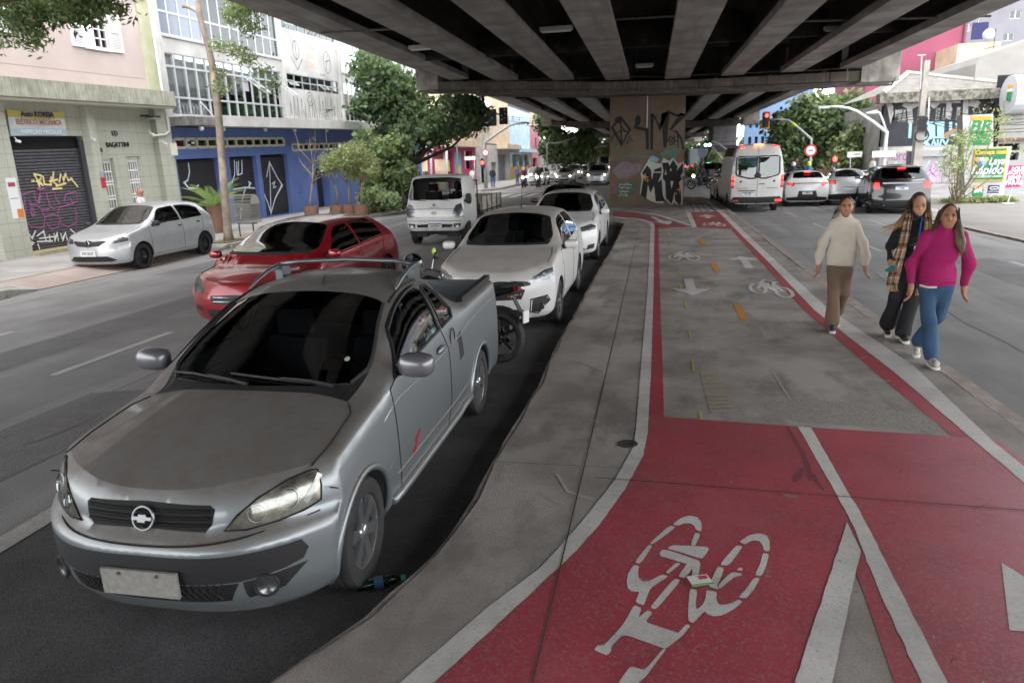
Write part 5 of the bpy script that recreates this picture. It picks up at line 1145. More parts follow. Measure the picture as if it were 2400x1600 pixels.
def car_paint(name,col,metal=.55,rough=.32,dust=None,dv=(.42,.68),coat=.6,ds=3.2):
 if name in MATS: return MATS[name]
 mt = M(name,col,rough,metal,coat=coat); n = mt.node_tree.nodes; L = mt.node_tree.links; b = n['Principled BSDF']
 tc = n.new('ShaderNodeTexCoord'); t = n.new('ShaderNodeTexNoise'); t.inputs['Scale'].default_value = ds; t.inputs['Detail'].default_value = 9; t.inputs['Roughness'].default_value = .68; L.new(tc.outputs['Object'],t.inputs['Vector'])
 c = srgb(col); dd = srgb(dust) if dust else tuple(x*.86 for x in c)
 r = n.new('ShaderNodeMapRange'); r.inputs['From Min'].default_value = dv[0]; r.inputs['From Max'].default_value = dv[1]; L.new(t.outputs['Fac'],r.inputs['Value'])
 fac = r.outputs[0]
 if dust:      # settled dust: only where the panel faces up
  g = n.new('ShaderNodeNewGeometry'); sp = n.new('ShaderNodeSeparateXYZ'); L.new(g.outputs['Normal'],sp.inputs[0])
  u = n.new('ShaderNodeMapRange'); u.inputs['From Min'].default_value = .18; u.inputs['From Max'].default_value = .72; L.new(sp.outputs['Z'],u.inputs['Value'])
  f = n.new('ShaderNodeMapRange'); f.inputs['From Min'].default_value = 0; f.inputs['From Max'].default_value = 1; f.inputs['To Min'].default_value = .62; f.inputs['To Max'].default_value = 1.; L.new(fac,f.inputs['Value'])
  m_ = n.new('ShaderNodeMath'); m_.operation = 'MULTIPLY'; L.new(f.outputs[0],m_.inputs[0]); L.new(u.outputs[0],m_.inputs[1]); fac = m_.outputs[0]
  rr = n.new('ShaderNodeMapRange'); rr.inputs['To Min'].default_value = rough; rr.inputs['To Max'].default_value = .62; L.new(fac,rr.inputs['Value']); L.new(rr.outputs[0],b.inputs['Roughness'])
  mm = n.new('ShaderNodeMapRange'); mm.inputs['To Min'].default_value = metal; mm.inputs['To Max'].default_value = .1; L.new(fac,mm.inputs['Value']); L.new(mm.outputs[0],b.inputs['Metallic'])
  cc = n.new('ShaderNodeMapRange'); cc.inputs['To Min'].default_value = coat; cc.inputs['To Max'].default_value = .12; L.new(fac,cc.inputs['Value']); L.new(cc.outputs[0],b.inputs['Coat Weight'])
 x = n.new('ShaderNodeMix'); x.data_type = 'RGBA'; L.new(fac,x.inputs[0]); x.inputs[6].default_value = (*c,1); x.inputs[7].default_value = (*dd,1); L.new(x.outputs[2],b.inputs['Base Color'])
 return mt
def hatch_stations(d):
 """generic five-door car; d holds the measured side-view heights"""
 W,H = d['W'],d['H']; zb = d.get('zb',.2); st = []
 xs = {}
 def ring_hood(x,zt,wf=1.,lo=0):
  return [(0,zb+lo),(W*.72*wf,zb+lo),(W*.93*wf,zb+.05+lo),(W*.985*wf,.42),(W*wf,.62 if zt > .75 else zt-.12),(W*.93*wf,zt-.055),(W*.74*wf,zt-.012),(W*.38*wf,zt-.003),(0,zt)]
 def ring_cab(x,zt,belt,yr,zr):
  return [(0,zb),(W*.74,zb),(W*.95,zb+.05),(W*.99,.42),(W,belt-.27),(W*.965,belt),(yr,zr),(yr*.55,zt-.015),(0,zt)]
 for x,zt,wf in d['hood']: st.append((x,ring_hood(x,zt,wf)))
 for x,zt,belt,yr,zr in d['cab']: st.append((x,ring_cab(x,zt,belt,yr,zr)))
 for x,zt,wf in d.get('trunk',[]): st.append((x,ring_hood(x,zt,wf)))
 return st
def build_car(name,label,loc,heading,d,paint,group=None,cat='car'):
 root = thing(name,label,cat,loc,heading,group)
 det = d.get('det',1); B = Body(d.get('stations') or hatch_stations(d),d['front'],d['rear'],d['fc'],d['rc'])
 W,wr,ax = d['W'],d['wr'],d['axles']; ar = wr+d.get('archgap',.055)
 side = []
 for a in ax: side.append(('hole',arc_x(a,wr,ar,B,-25,205)))
 glass = d.get('glass',GL_D); side += d['side'](B) if callable(d['side']) else d['side']
 side = [s for s in side if s[0] != 'hole']+[s for s in side if s[0] == 'hole']
 res = body_panels(B,side,d['fpan'],d['rpan'],*( (64,36) if det > 1 else (40,24) if det == 1 else (26,18)))
 mats = dict(body=paint,hood=paint,windscreen=d.get('wglass',glass),rear_window=d.get('rglass',glass),side_window=glass,door=paint,headlight=d.get('hl',REFL),taillight=d.get('tl',REDL),grille=BLKP,lower_grille=BLKP,bumper_trim=BLKP,sill_trim=BLKP,roof=paint,tailgate=paint,fog_recess=BLKP,bed_liner=BLKP,pillar_trim=BLKG,mudguard=BLKP,light_band=REDL)
 mats.update(d.get('mats',{}))
 for nm,VF in res.items():
  if nm == 'hole': continue
  base = nm.split(':')[0]
  if base in ('side_window','door','headlight','taillight','pillar_trim','fog_recess','mudguard'):
   for mr in (0,1): half_mesh(base,VF,mats[base],root,mr)
  else: half_mesh(base,VF,mats.get(base,paint),root,2)
 for a in ax: arch_set(B,root,a,ar,wr,paint,d.get('flare',0),sides=(1,-1))
 # black under-tray so nothing shows through below
 for i,a in enumerate(ax):
  for sg in (-1,1):
   wheel(root,a,sg*(W-d.get('wheel_in',.11)),wr,d.get('tw',.19),d.get('rim',RIMS),d.get('spokes',5),sg,d.get('steer',0) if i == 0 else 0,d.get('wstyle','alloy'),det)
 for s_ in d.get('seams',[]): seam(B,s_,root,.0035 if det > 1 else .0045)
 for s_ in d.get('gaskets',[]): seam(B,s_,root,d.get('gr',.008),name='gasket',mat=BLKP,closed=True)
 if d.get('mirror'): mirror_part(B,root,*d['mirror'][:2],d.get('mirmat',paint),d.get('mirsize',(.08,.11,.07)),sides=d.get('mirsides',(1,-1)))
 for (x,v) in d.get('handles',[]):
  for sg in (1,-1):
   p = B.P(x,v); n = B.N(x,v); c = p+n*.012
   MB().sphere((c.x,c.y*sg,c.z),(.085,.018,.022),10,6).obj('door_handle',d.get('handmat',paint),root,180)
 return root,B
# ---- the silver pickup in the foreground ------------------------------------
SILVB = car_paint('paint_dusty_silver','8b9296',.6,.30,dust='625a53',dv=(.30,.72),ds=7.)
def pickup():
 W = .825; zb = .19
 def hood(x,zt,wf):
  return (x,[(0,zb),(W*.72*wf,zb),(W*.94*wf,zb+.05),(W*.985*wf,.42),(W*wf,.60),(W*.945*wf,zt-.06),(W*.76*wf,zt-.022),(W*.46*wf,zt+.004),(0,zt)])
 def cab(x,zt,belt,yr,zr):
  return (x,[(0,zb),(W*.74,zb),(W*.955,zb+.05),(W*.99,.42),(W,belt-.28),(W*.965,belt),(yr,zr),(yr*.55,zt-.014),(0,zt)])
 def bed(x,rz,iy,iz,fz=.58):
  return (x,[(0,zb+.1),(W*.74,zb+.08),(W*.955,zb+.08),(W*.99,.44),(W*1.0,.74),(W*.965,rz),(iy,iz),(.69,fz+.02),(0,fz)])
 st = [hood(2.0,.80,.93),hood(1.78,.865,.985),hood(1.36,.945,1.),hood(1.12,.98,1.),hood(1.0,.998,1.),
  cab(.78,1.135,.985,.675,1.08),cab(.42,1.335,.998,.615,1.27),cab(.17,1.438,1.005,.585,1.365),cab(-.15,1.492,1.015,.57,1.415),cab(-.50,1.495,1.03,.565,1.41),cab(-.60,1.48,1.035,.57,1.385),
  bed(-.66,1.04,.59,1.325),bed(-.82,1.055,.64,1.215),bed(-1.0,1.07,.71,1.125),bed(-1.5,1.09,.725,1.125),bed(-2.08,1.11,.72,1.14)]
 rf = [(.20,2.0),(.27,2.06),(.36,2.10),(.52,2.11),(.585,2.105),(.606,2.085),(.628,2.035),(.70,2.02),(.78,1.99),(.83,1.94),(.88,1.86)]
 rr = [(.2,-2.10),(.3,-2.17),(.5,-2.195),(.8,-2.17),(1.14,-2.14)]
 hoodP = [(2.3,8.),(2.3,5.62),(1.9,5.56),(1.5,5.52),(1.2,5.62),(1.09,5.95),(1.05,7),(1.035,8)]
 wsP = [(.975,8),(.965,7),(.915,6.28),(.80,6.13),(.56,6.12),(.24,6.16),(.21,6.3),(.18,7),(.175,8)]
 cowP = [(1.03,8),(1.045,7),(1.085,6.0),(.95,5.98),(.81,6.06),(.918,6.26),(.968,7),(.978,8)]
 winP = [(.76,5.13),(.62,5.48),(.46,5.86),(.15,5.88),(-.22,5.88),(-.29,5.78),(-.215,5.13)]
 qP = [(-.29,5.14),(-.345,5.80),(-.44,5.80),(-.54,5.58),(-.62,5.30),(-.58,5.15)]
 doorP = [(.80,2.25),(.85,4.0),(.85,4.9),(.76,5.06),(.44,5.93),(-.28,5.93),(-.26,5.1),(-.34,4.6),(-.34,3.2),(-.22,2.25)]
 ventP = [(-.62,3.9),(-.60,4.62),(-.72,4.66),(-.75,4.0)]
 linerP = [(-.642,6.9),(-.642,8.),(-2.3,8.),(-2.3,6.12),(-1.1,6.12),(-.75,6.35)]
 backP = [(-.598,8),(-.598,7.2),(-.636,7.2),(-.636,8)]
 d = dict(W=W,wr=.305,axles=(1.357,-1.357),archgap=.052,stations=st,front=rf,rear=rr,fc=(.36,.80,3.1),rc=(.10,.8,4),det=2,
   side=[('hood',hoodP),('windscreen',wsP),('cowl',cowP),('door',doorP),('side_window',winP),('quarter_window',qP),('side_vent',ventP),('bed_liner',linerP),('rear_window',backP)],
   fpan=[('grille',[(0,0.648),(.30,0.636),(.332,0.670),(.345,0.738),(.322,0.758),(0,0.770)]),('headlight',[(.385,.640),(.44,.705),(.52,.77),(.62,.818),(.69,.832),(.722,.828),(.748,.76),(.75,.69),(.69,.665),(.60,.648),(.48,.634)]),
    ('bumper_trim',[(0,.405),(.46,.405),(.64,.43),(.70,.45),(.722,.50),(.70,.552),(.40,.545),(0,.548)]),('lower_grille',[(0,.29),(.40,.295),(.455,.40),(0,.40)]),('fog_recess',[(.475,.30),(.62,.325),(.715,.43),(.66,.425),(.47,.40)])],
   rpan=[('taillight',[(.66,.62),(.80,.62),(.80,1.05),(.68,1.05)]),('bumper_trim',[(0,.30),(.7,.30),(.7,.48),(0,.48)])],
   mats=dict(grille=M('grille_deep','070707',.8),lower_grille=M('grille_deep','070707',.8),cowl=BLKP,quarter_window=GL_K,side_vent=BLKP,bed_liner=BLKP,windscreen=glass_mat('pickup_screen',(.40,.42,.44)),side_window=glass_mat('pickup_side',(.40,.42,.42)),rear_window=GL_K),
   hl=M('lamp_bowl_yellowed','b0aa9c',.28,.7,col2='6e6a60',vs=16),rim=RIMS,spokes=6,tw=.19,steer=.05,flare=.022,mirror=(.66,5.16),mirsize=(.08,.115,.075),mirmat=car_paint('mirror_grey','75757a',.5,.35),wheel_in=.115,
   seams=[path((1.70,5.56),(1.5,5.52),(1.2,5.62),(1.10,5.93),n=10),doorP+[doorP[0]],path((1.72,4.6),(1.66,4.45),n=4)],gaskets=[winP,qP],gr=.013,handles=[])
 root,B = build_car('pickup_truck','dusty silver two-door pickup parked at the kerb, nearest the camera',(-2.31,4.6,0),-math.pi/2,d,SILVB,cat='pickup truck')
 # quarter windows are one welded mesh: fine; rear tailgate
 MB().box(-2.17,-.70,.55,-2.11,.70,1.12).obj('tailgate',SILVB,root)
 interior(root,.98,-.60,.70,.93,.9,dash=.95,low=.40)
 MB().box(-.59,-.60,.45,-.56,.60,1.02).obj('cab_back_wall',DARKIN,root)
 MB().poly([(.22,-.52,1.34),(-.56,-.52,1.34),(-.56,.52,1.34),(.22,.52,1.34)]).obj('headliner',DARKIN,root)
 # grille slats, emblem
 fx = lambda y,z: float(B.Xf(np.array(y),np.array(z)))
 for z in (.67,.702,.734):
  MB().tube([(fx(y,z)+.004,y,z) for y in np.linspace(-.32,.32,15)],.008,6).obj('grille_bar',M('grille_black','141415',.7,spec=.2),root)
 for y in np.linspace(-.29,.29,13):
  if abs(y) > .07: MB().tube([(fx(y,.655)-.004,y,.655),(fx(y,.75)-.004,y,.75)],.005,4).obj('grille_rib',M('grille_deep','070707',.8),root)
 em = bpy.data.objects.new('emblem',None); COL.objects.link(em); em.parent = root; em.location = (fx(0,.702)+.02,0,.702); em.rotation_euler = (0,R_(-16),0)
 MB().tube([(0,.055*math.cos(t),.055*math.sin(t)) for t in np.linspace(0,2*math.pi,29)[:-1]],.006,6,closed=True).obj('emblem_ring',M('emblem_metal','7b7c7f',.3,.9),em)
 MB().prism([(0,y,z) for y,z in ((-.052,-.008),(-.022,-.008),(-.022,-.018),(.018,-.018),(.018,-.008),(.05,-.008),(.052,.008),(.022,.008),(.022,.018),(-.018,.018),(-.018,.008),(-.05,.008))],(.012,0,0)).obj('emblem_cross',M('emblem_metal','7b7c7f',.3,.9),em)
 # lower grille lattice
 for k in range(24):
  y = -.40+k*.035
  for sg in (-1,1):
   P = [(fx(y+sg*t*.05,.315+t*.09)+.004,y+sg*t*.05,.315+t*.09) for t in (0,.5,1)]
   if abs(P[0][1]) < .4 and abs(P[-1][1]) < .42: MB().tube(P,.004,4).obj('lattice_bar',BLKP,root)
 # fog lamps
 for sg in (-1,1):
  y = sg*.56; x = fx(abs(y),.365)
  o = MB().lathe([(0,.0),(.042,.004),(.05,.012),(.055,-.02)],18,(0,0,0),'X').obj('fog_lamp',REFL,root,180); o.location = (x+.004,y,.365); o.rotation_euler = (0,0,sg*.42)
  MB().tube([(.006,.054*math.cos(t),.054*math.sin(t)) for t in np.linspace(0,2*math.pi,20)[:-1]],.008,6,closed=True).obj('fog_ring',BLKP,o)
  # lamp cluster details in the headlight
  for (yy,zz,rr_) in ((.52,.702,.040),(.635,.742,.052)):
   xx = fx(yy,zz); b = MB().lathe([(0,-.03),(rr_*.5,-.026),(rr_*.9,-.004),(rr_,.004),(rr_*1.08,-.01)],20,(0,0,0),'X').obj('bulb_bowl',M('bowl_chrome','9c9d9f',.15,1.),root,180)
   b.location = (xx+.004,sg*yy,zz); b.rotation_euler = (0,-.25,sg*.55)
  MB().ribbon([(fx(yy,zz)+.006,sg*yy,zz) for yy,zz in ((.70,.71),(.725,.76),(.735,.805))],.030,(.7,.7*sg,0),.002).obj('turn_lens',M('turn_clear','d8d6cf',.15),root)
  P = [(.385,.640),(.44,.705),(.52,.77),(.62,.818),(.69,.832),(.722,.828),(.748,.76),(.75,.69),(.69,.665),(.60,.648),(.48,.634)]
  MB().tube([(fx(a,c)+.003,sg*a,c) for a,c in P],.0055,5,closed=True).obj('headlight_gap',SEAM,root)
 # lens covers, just proud of the reflectors
 LP = [(.392,.643),(.445,.703),(.52,.766),(.62,.813),(.69,.827),(.716,.823),(.741,.76),(.743,.695),(.69,.67),(.60,.652),(.48,.639)]
 for sg in (-1,1):
  bm = bmesh.new(); vs = []
  V,E_,F,*_ = delaunay_2d_cdt([Vector(p) for p in dens(LP,np.array([.03,.03]))]+[Vector((a,c)) for a in np.linspace(.4,.75,12) for c in np.linspace(.645,.83,8)],[],[list(range(len(dens(LP,np.array([.03,.03])))))],1,1e-6)
  me = bpy.data.meshes.new('headlight_lens'); me.from_pydata([(fx(p.x,p.y)+.016,sg*p.x,p.y) for p in V],[],[f if sg > 0 else f[::-1] for f in F]); me.materials.append(LENS); me.shade_smooth(); link('headlight_lens',me,root)
 plate(root,2.126,.0,.415,1,None,1,bar=False,mat=PLATEG)
 for y in (-.1,.1): MB().lathe([(0,.012),(.008,.010),(.009,0)],8,(2.132,y,.463),'X').obj('plate_screw',M('rusty_screw','5c4434',.8),root)
 # bumper gap line under the grille / between bumper and wing
 MB().tube([(fx(y,.595+.045*(abs(y)/.75)**2)+.002,y,.595+.045*(abs(y)/.75)**2) for y in np.linspace(-.745,.745,31)],.005,5).obj('panel_gap',SEAM,root)
 # wipers
 def onws(x,y):
  lo,hi = 6.05,8.
  for _ in range(22):
   c = (lo+hi)/2
   if B.ring(x,c)[0,0] > y: lo = c
   else: hi = c
  return (lo+hi)/2
 def wsp(x,y,o=.02):
  p = B.P(x,onws(x,abs(y))); return Vector((p.x+o*.6,y,p.z+o*.8))
 for (px_,py_),(tx_,ty_) in (((.985,-.05),(.875,-.62)),((.97,.50),(.905,-.20))):
  mx_,my_ = lerp(px_,tx_,.5),lerp(py_,ty_,.5)
  MB().tube([wsp(px_,py_,.02),wsp(lerp(px_,tx_,.2),lerp(py_,ty_,.2),.035),wsp(mx_,my_,.034)],[.014,.012,.008],6).obj('wiper_arm',BLKP,root)
  MB().tube([wsp(lerp(px_,tx_,t),lerp(py_,ty_,t),.017) for t in (.22,.45,.7,1.)],.009,6).obj('wiper_blade',BLKP,root)
 for sg in (-1,1):
  P = [B.P(x,v) for x,v in path(*wsP[2:6],n=6)]; MB().tube([(p.x,sg*p.y,p.z+.002) for p in P],.013,6).obj('screen_trim',BLKP,root)
  P = [B.P(x,6.03) for x in np.linspace(.2,-.55,10)]; MB().tube([(p.x,sg*p.y,p.z+.001) for p in P],.009,6).obj('drip_rail',BLKP,root)
 # sticker, paper behind the screen
 o = wsp(.76,.50,.004); MB().sphere(o,(.003,.018,.018),12,6,Matrix.Rotation(-.9,4,'Y')).obj('sticker',M('sticker_green','8a9a84',.6),root)
 MB().poly([wsp(.91,-.60,-.01),wsp(.91,-.50,-.01),wsp(.84,-.51,-.01),wsp(.84,-.60,-.01)]).obj('paper',M('paper','dedcd6',.7),root)
 # roof rails with a rear cross bar, stub aerial
 RAIL = car_paint('rail_grey','6b7074',.6,.35)
 for sg in (-1,1):
  MB().tube([(.02,sg*.565,1.42),(-.10,sg*.562,1.47),(-.25,sg*.56,1.51),(-.42,sg*.555,1.53),(-.50,sg*.555,1.515),(-.555,sg*.56,1.46),(-.58,sg*.565,1.41)],[.008,.015,.017,.022,.026,.022,.014],10).obj('roof_rail',RAIL,root,180)
  MB().box(-.50,sg*.545-.03,1.40,-.38,sg*.545+.03,1.525).obj('rail_foot',RAIL,root)
 MB().tube([(-.42,-.55,1.535),(-.45,-.4,1.555),(-.46,0,1.567),(-.45,.4,1.555),(-.42,.55,1.535)],.017,10).obj('roof_bar',RAIL,root,180)
 MB().tube([(.05,.04,1.455),(.04,.04,1.48),(.02,.04,1.515)],[.02,.016,.006],8).obj('aerial',BLKP,root)
 # bed rails with hooks
 for sg in (-1,1):
  MB().bar((-2.06,sg*.735,1.165),(-1.0,sg*.735,1.145),.055,.04).obj('bed_rail',BLKP,root)
  for x in (-1.2,-1.5,-1.85): MB().box(x-.05,sg*.72-.05,1.10,x+.05,sg*.72-.025,1.15).obj('tie_hook',M('hook_grey','77736e',.5,.6),root)
 for x in np.arange(-2.05,-.8,.14):
  for sg in (-1,1): MB().box(x-.03,sg*.70-.015,.6,x+.03,sg*.70+.01,1.08).obj('bed_rib',BLKP,root)
 for y in np.arange(-.6,.61,.15): MB().box(-.675,y-.03,.6,-.660,y+.03,1.02).obj('bed_rib',BLKP,root)
 # sill mouldings, sticker, fuel flap, door lock, arch extensions
 for sg in (-1,1):
  P = [B.P(x,2.35) for x in np.linspace(.95,-.95,16)]
  MB().tube([(p.x,sg*(p.y+.004),p.z) for p in P],.034,8).obj('side_skirt',SILVB,root,180)
  P = [B.P(x,3.05) for x in np.linspace(.88,-.9,14)]
  MB().tube([(p.x,sg*(p.y+.001),p.z) for p in P],.006,5).obj('sill_line',M('sill_worn','77706a',.6),root)
  lab = [[(.60,.43),(.50,.49),(.54,.50),(.44,.55)],[(.585,.42),(.53,.455)]]
  for L_ in lab:
   MB().ribbon([(x,sg*(B.P(x,B.vz(x,z,2,5)).y+.003),z) for x,z in L_],.018,(0,sg,0),.001).obj('red_sticker',M('sticker_red','9c1b28',.4),root)
  P = [B.P(x,4.55) for x in np.linspace(1.0,-2.05,24)]; MB().tube([(p.x,sg*(p.y-.010),p.z) for p in P],.013,6).obj('side_crease',SILVB,root,180)
  p = B.P(-.48,4.72); n = B.N(-.48,4.72)
  MB().tube([(p.x+.06*math.cos(t),sg*(p.y+.003),p.z+.075*math.sin(t)) for t in np.linspace(0,2*math.pi,20)[:-1]],.004,5,closed=True).obj('fuel_flap',SEAM,root)
  p = B.P(-.16,4.75); MB().sphere((p.x,sg*(p.y+.012),p.z),(.10,.02,.028),12,8).obj('door_handle',SILVB,root,180)
 return root
PICKUP = pickup()
# ---- generic five-door builder and the other cars --------------------------
def gen(L=4.0,W=.86,H=1.5,wb=2.55,foh=.80,xc=.95,xw=.15,xre=-1.35,zh0=.74,zh1=1.0,belt=.93,belt2=.98,zbk=1.05,xb=None,wr=.31,det=1,nose=.0,tail=0.,zb=.2,boxy=.70,tum=.68,sedan=False,xB=None,cz=.0,third=True,**kw):
 xn = wb/2+foh; xt = xn-L; xb = xb if xb is not None else xt+.10; xB = xB if xB is not None else (xc+xre)/2-.18; H_ = H-.03
 st_h = [(xn-.12,zh0,.93),(xn-.42,zh0+(zh1-zh0)*.45,.985),(wb/2-.02,zh0+(zh1-zh0)*.8,1),(xc+.06,zh1,1)]
 def ws(t): return lerp(xc,xw,t),lerp(zh1,H-.045,t**.92)
 cab = []
 for t,yk in ((.33,.80),(.7,.74)):
  x,z = ws(t); cab.append((x,z,belt,W*yk,z-.055))
 cab += [(xw,H-.045,belt+.005,W*(tum+.015),H-.11),((xw+xre)/2,H,(belt+belt2)/2,W*tum,H-.075),(xre,H-.03,belt2,W*(tum-.01),H-.10)]
 trunk = []
 if sedan:
  zt = sedan; xd = xre-.62
  cab += [(lerp(xre,xd,.5),lerp(H-.03,zt,.5),belt2,W*.70,lerp(H-.03,zt,.5)-.05)]
  trunk = [(xd,zt,1),(xt+.12,zt-.02,.95)]
 else:
  xm = lerp(xre,xb,.55); zm = lerp(H-.03,zbk,.45)
  cab += [(xm,zm,belt2,W*lerp(tum,.80,.5),zm-.06)]
  trunk = [(xb,zbk-.01,.965)] if xb > xt+.09 else [(xb,zbk-.01,.95)]
 d = dict(W=W,H=H,zb=zb,wr=wr,axles=(wb/2,-wb/2),hood=st_h,cab=cab,trunk=trunk,det=det,fc=(.34,W*.97,3.),rc=(.14,W*.97,3.2))
 d['front'] = [(zb,xn-.10),(zb+.1,xn-.02),(.42,xn),(.55,xn-.005),(zh0-.12,xn-.03),(zh0+.02,xn-.12),(zh0+.12,xn-.3)]
 zt = zbk if not sedan else sedan
 d['rear'] = [(zb,xt+.12),(zb+.12,xt+.03),(.5,xt),(.66,xt+.015),(zt-.12,xt+.05),(zt+.03,xt+.11)]
 fw = [(xc-.16,5.14),(lerp(xc,xw,.55),5.60),(lerp(xc,xw,.78),5.85),(xB+.05,5.87),(xB+.03,5.14)]
 rw = [(xB-.04,5.14),(xB-.035,5.87),(xre+.20,5.86),(xre+.02,5.55),(xre-.02,5.18)]
 if third: rw = [(xB-.04,5.14),(xB-.035,5.87),(xre+.28,5.86),(xre+.10,5.62),(xre+.06,5.16)]
 wsP = [(xc-.04,8),(xc-.055,7),(xc-.11,6.3),(xc-.22,6.13),(lerp(xc,xw,.55),6.12),(xw+.075,6.16),(xw+.04,6.4),(xw+.015,7),(xw+.01,8)]
 cow = [(xc+.03,8),(xc+.02,7),(xc-.03,6.1),(xc-.2,6.1),(xc-.108,6.32),(xc-.052,7),(xc-.037,8)]
 sd = [('windscreen',wsP),('cowl',cow),('door:a',[(xc-.10,2.4),(xc-.06,4.9),(lerp(xc,xw,.55),5.72),(lerp(xc,xw,.8),5.92),(xB,5.93),(xB,2.4)]),('door:b',[(xB-.01,2.4),(xB-.01,5.93),(xre+.26,5.92),(xre+.08,5.1),(xre+.12,4.2),(-wb/2+.36,2.4)]),('side_window:a',fw),('side_window:b',rw)]
 if sedan: sd.append(('rear_window',[(xre-.05,8),(xre-.06,6.9),(xre-.09,6.2),(xre-.50,6.25),(xre-.56,7),(xre-.57,8)]))
 else: sd.append(('rear_window',[(xre-.03,8),(xre-.035,7),(xre-.06,6.25),(lerp(xre,xb,.80),6.18),(lerp(xre,xb,.92),6.4),(lerp(xre,xb,.95),7),(lerp(xre,xb,.96),8)]))
 d['side'] = sd
 hy = W
 d['fpan'] = kw.pop('fpan',None) or [('headlight',[(hy*.56,zh0-.13),(hy*.60,zh0-.055),(hy*.85,zh0-.005),(hy*.93,zh0-.04),(hy*.93,zh0-.13),(hy*.75,zh0-.155)]),('grille',[(0,zh0-.15),(hy*.46,zh0-.14),(hy*.50,zh0-.075),(0,zh0-.06)]),('lower_grille',[(0,.27),(hy*.50,.28),(hy*.60,.40),(0,.42)]),('fog_recess',[(hy*.66,.32),(hy*.82,.34),(hy*.83,.44),(hy*.66,.42)])]
 d['rpan'] = kw.pop('rpan',None) or [('taillight',[(hy*.70,zt-.34),(hy*.95,zt-.36),(hy*.96,zt-.10),(hy*.74,zt-.08)]),('bumper_trim',[(0,.24),(hy*.85,.25),(hy*.85,.36),(0,.37)])]
 d['mats'] = dict(cowl=BLKP)
 d['seams'] = [fw[:0]+[(xc-.10,2.4),(xc-.06,4.9),(xc-.12,5.05)],[(xB,2.4),(xB,5.0)],[(xre+.08,5.1),(xre+.12,4.2),(-wb/2+.36,2.4)],[(xc-.10,2.45),(xB,2.45),(-wb/2+.36,2.45)],[(xn-.45,5.5),(wb/2,5.5),(xc+.05,5.7)]]
 d['mirror'] = (xc-.22,5.14); d['mirsize'] = (.07,.10,.065); d['handles'] = [(xB+.12,4.75),(xre+.32,4.78)]
 d['int'] = (xc-.04,xre-.02,W*.84,zh1-.06)
 d.update(kw);
 if 'mats' in kw: d['mats'] = {**dict(cowl=BLKP),**kw['mats']}
 return d
def car(name,label,loc,heading,d,paint,group=None,cat='car'):
 root,B = build_car(name,label,loc,heading,d,paint,group,cat)
 if d.get('int') and d['det'] >= 1:
  x0,x1,w_,zf = d['int']; interior(root,x0,x1,w_,zf,zf,dash=x0,low=.42)
 if d.get('badge'): d['badge'](root,B)
 return root,B
WPAINT = car_paint('paint_white','c9c8c6',.0,.35,dust='9a938c',dv=(.38,.75),coat=.5); WPAINT2 = car_paint('paint_white_clean','d4d4d2',0,.3,coat=.6); SPAINT = car_paint('paint_silver','bcbec0',.45,.32); RPAINT = car_paint('paint_red','8f0d1c',.25,.28,coat=.9); KPAINT = car_paint('paint_black','17191d',.2,.25,coat=.9); GPAINT = car_paint('paint_grey','5f6265',.5,.32); DPAINT = car_paint('paint_dark','2a2b2e',.3,.3,coat=.7)
H90 = math.pi/2
def diamond(root,B,x,z,s=.06):
 for k in (1.,):
  P = [(0,-s*.62,0),(0,0,s),(0,s*.62,0),(0,0,-s)]
  o = MB().tube(P,s*.22,6,closed=True).obj('emblem',CHROME,root); o.location = (x,0,z)
# silver hatchback leaving the garage entrance, far left
def badge_sand(root,B):
 diamond(root,B,float(B.Xf(0.,.70))+.02,.70,.085); plate(root,float(B.Xf(0.,.46))+.012,0,.47,1,'PVI-3337',1,bar=False)
 plx = float(B.Xf(0.,.33)); MB().tube([(plx,y,.31) for y in np.linspace(-.5,.5,5)],.01,5).obj('grille_bar',BLKP,root)
 MB().tube([(.14,0,1.50),(.02,0,1.6),(-.15,0,1.70)],[.006,.004,.003],5).obj('aerial',BLKP,root)
dS = gen(L=4.06,W=.866,H=1.53,wb=2.59,foh=.80,xc=1.02,xw=.22,xre=-1.40,zh0=.80,zh1=1.04,belt=.98,belt2=1.02,zbk=1.12,wr=.31,rim=RIMK,wstyle='steel',glass=GL_M,mirmat=BLKP,handmat=BLKP,mirror=(.80,5.14),
  fpan=[('headlight',[(.42,.695),(.46,.79),(.70,.835),(.80,.79),(.82,.73),(.62,.685)]),('grille',[(0,.62),(.28,.64),(.44,.735),(.40,.765),(.12,.745),(0,.775)]),('lower_grille',[(0,.27),(.5,.27),(.62,.30),(.45,.40),(0,.41)])],badge=badge_sand)
car('silver_hatchback','silver hatchback with black steel wheels turning out of the garage entrance',(-13.05,16.3,.0),-H90+.03,dS,SPAINT)
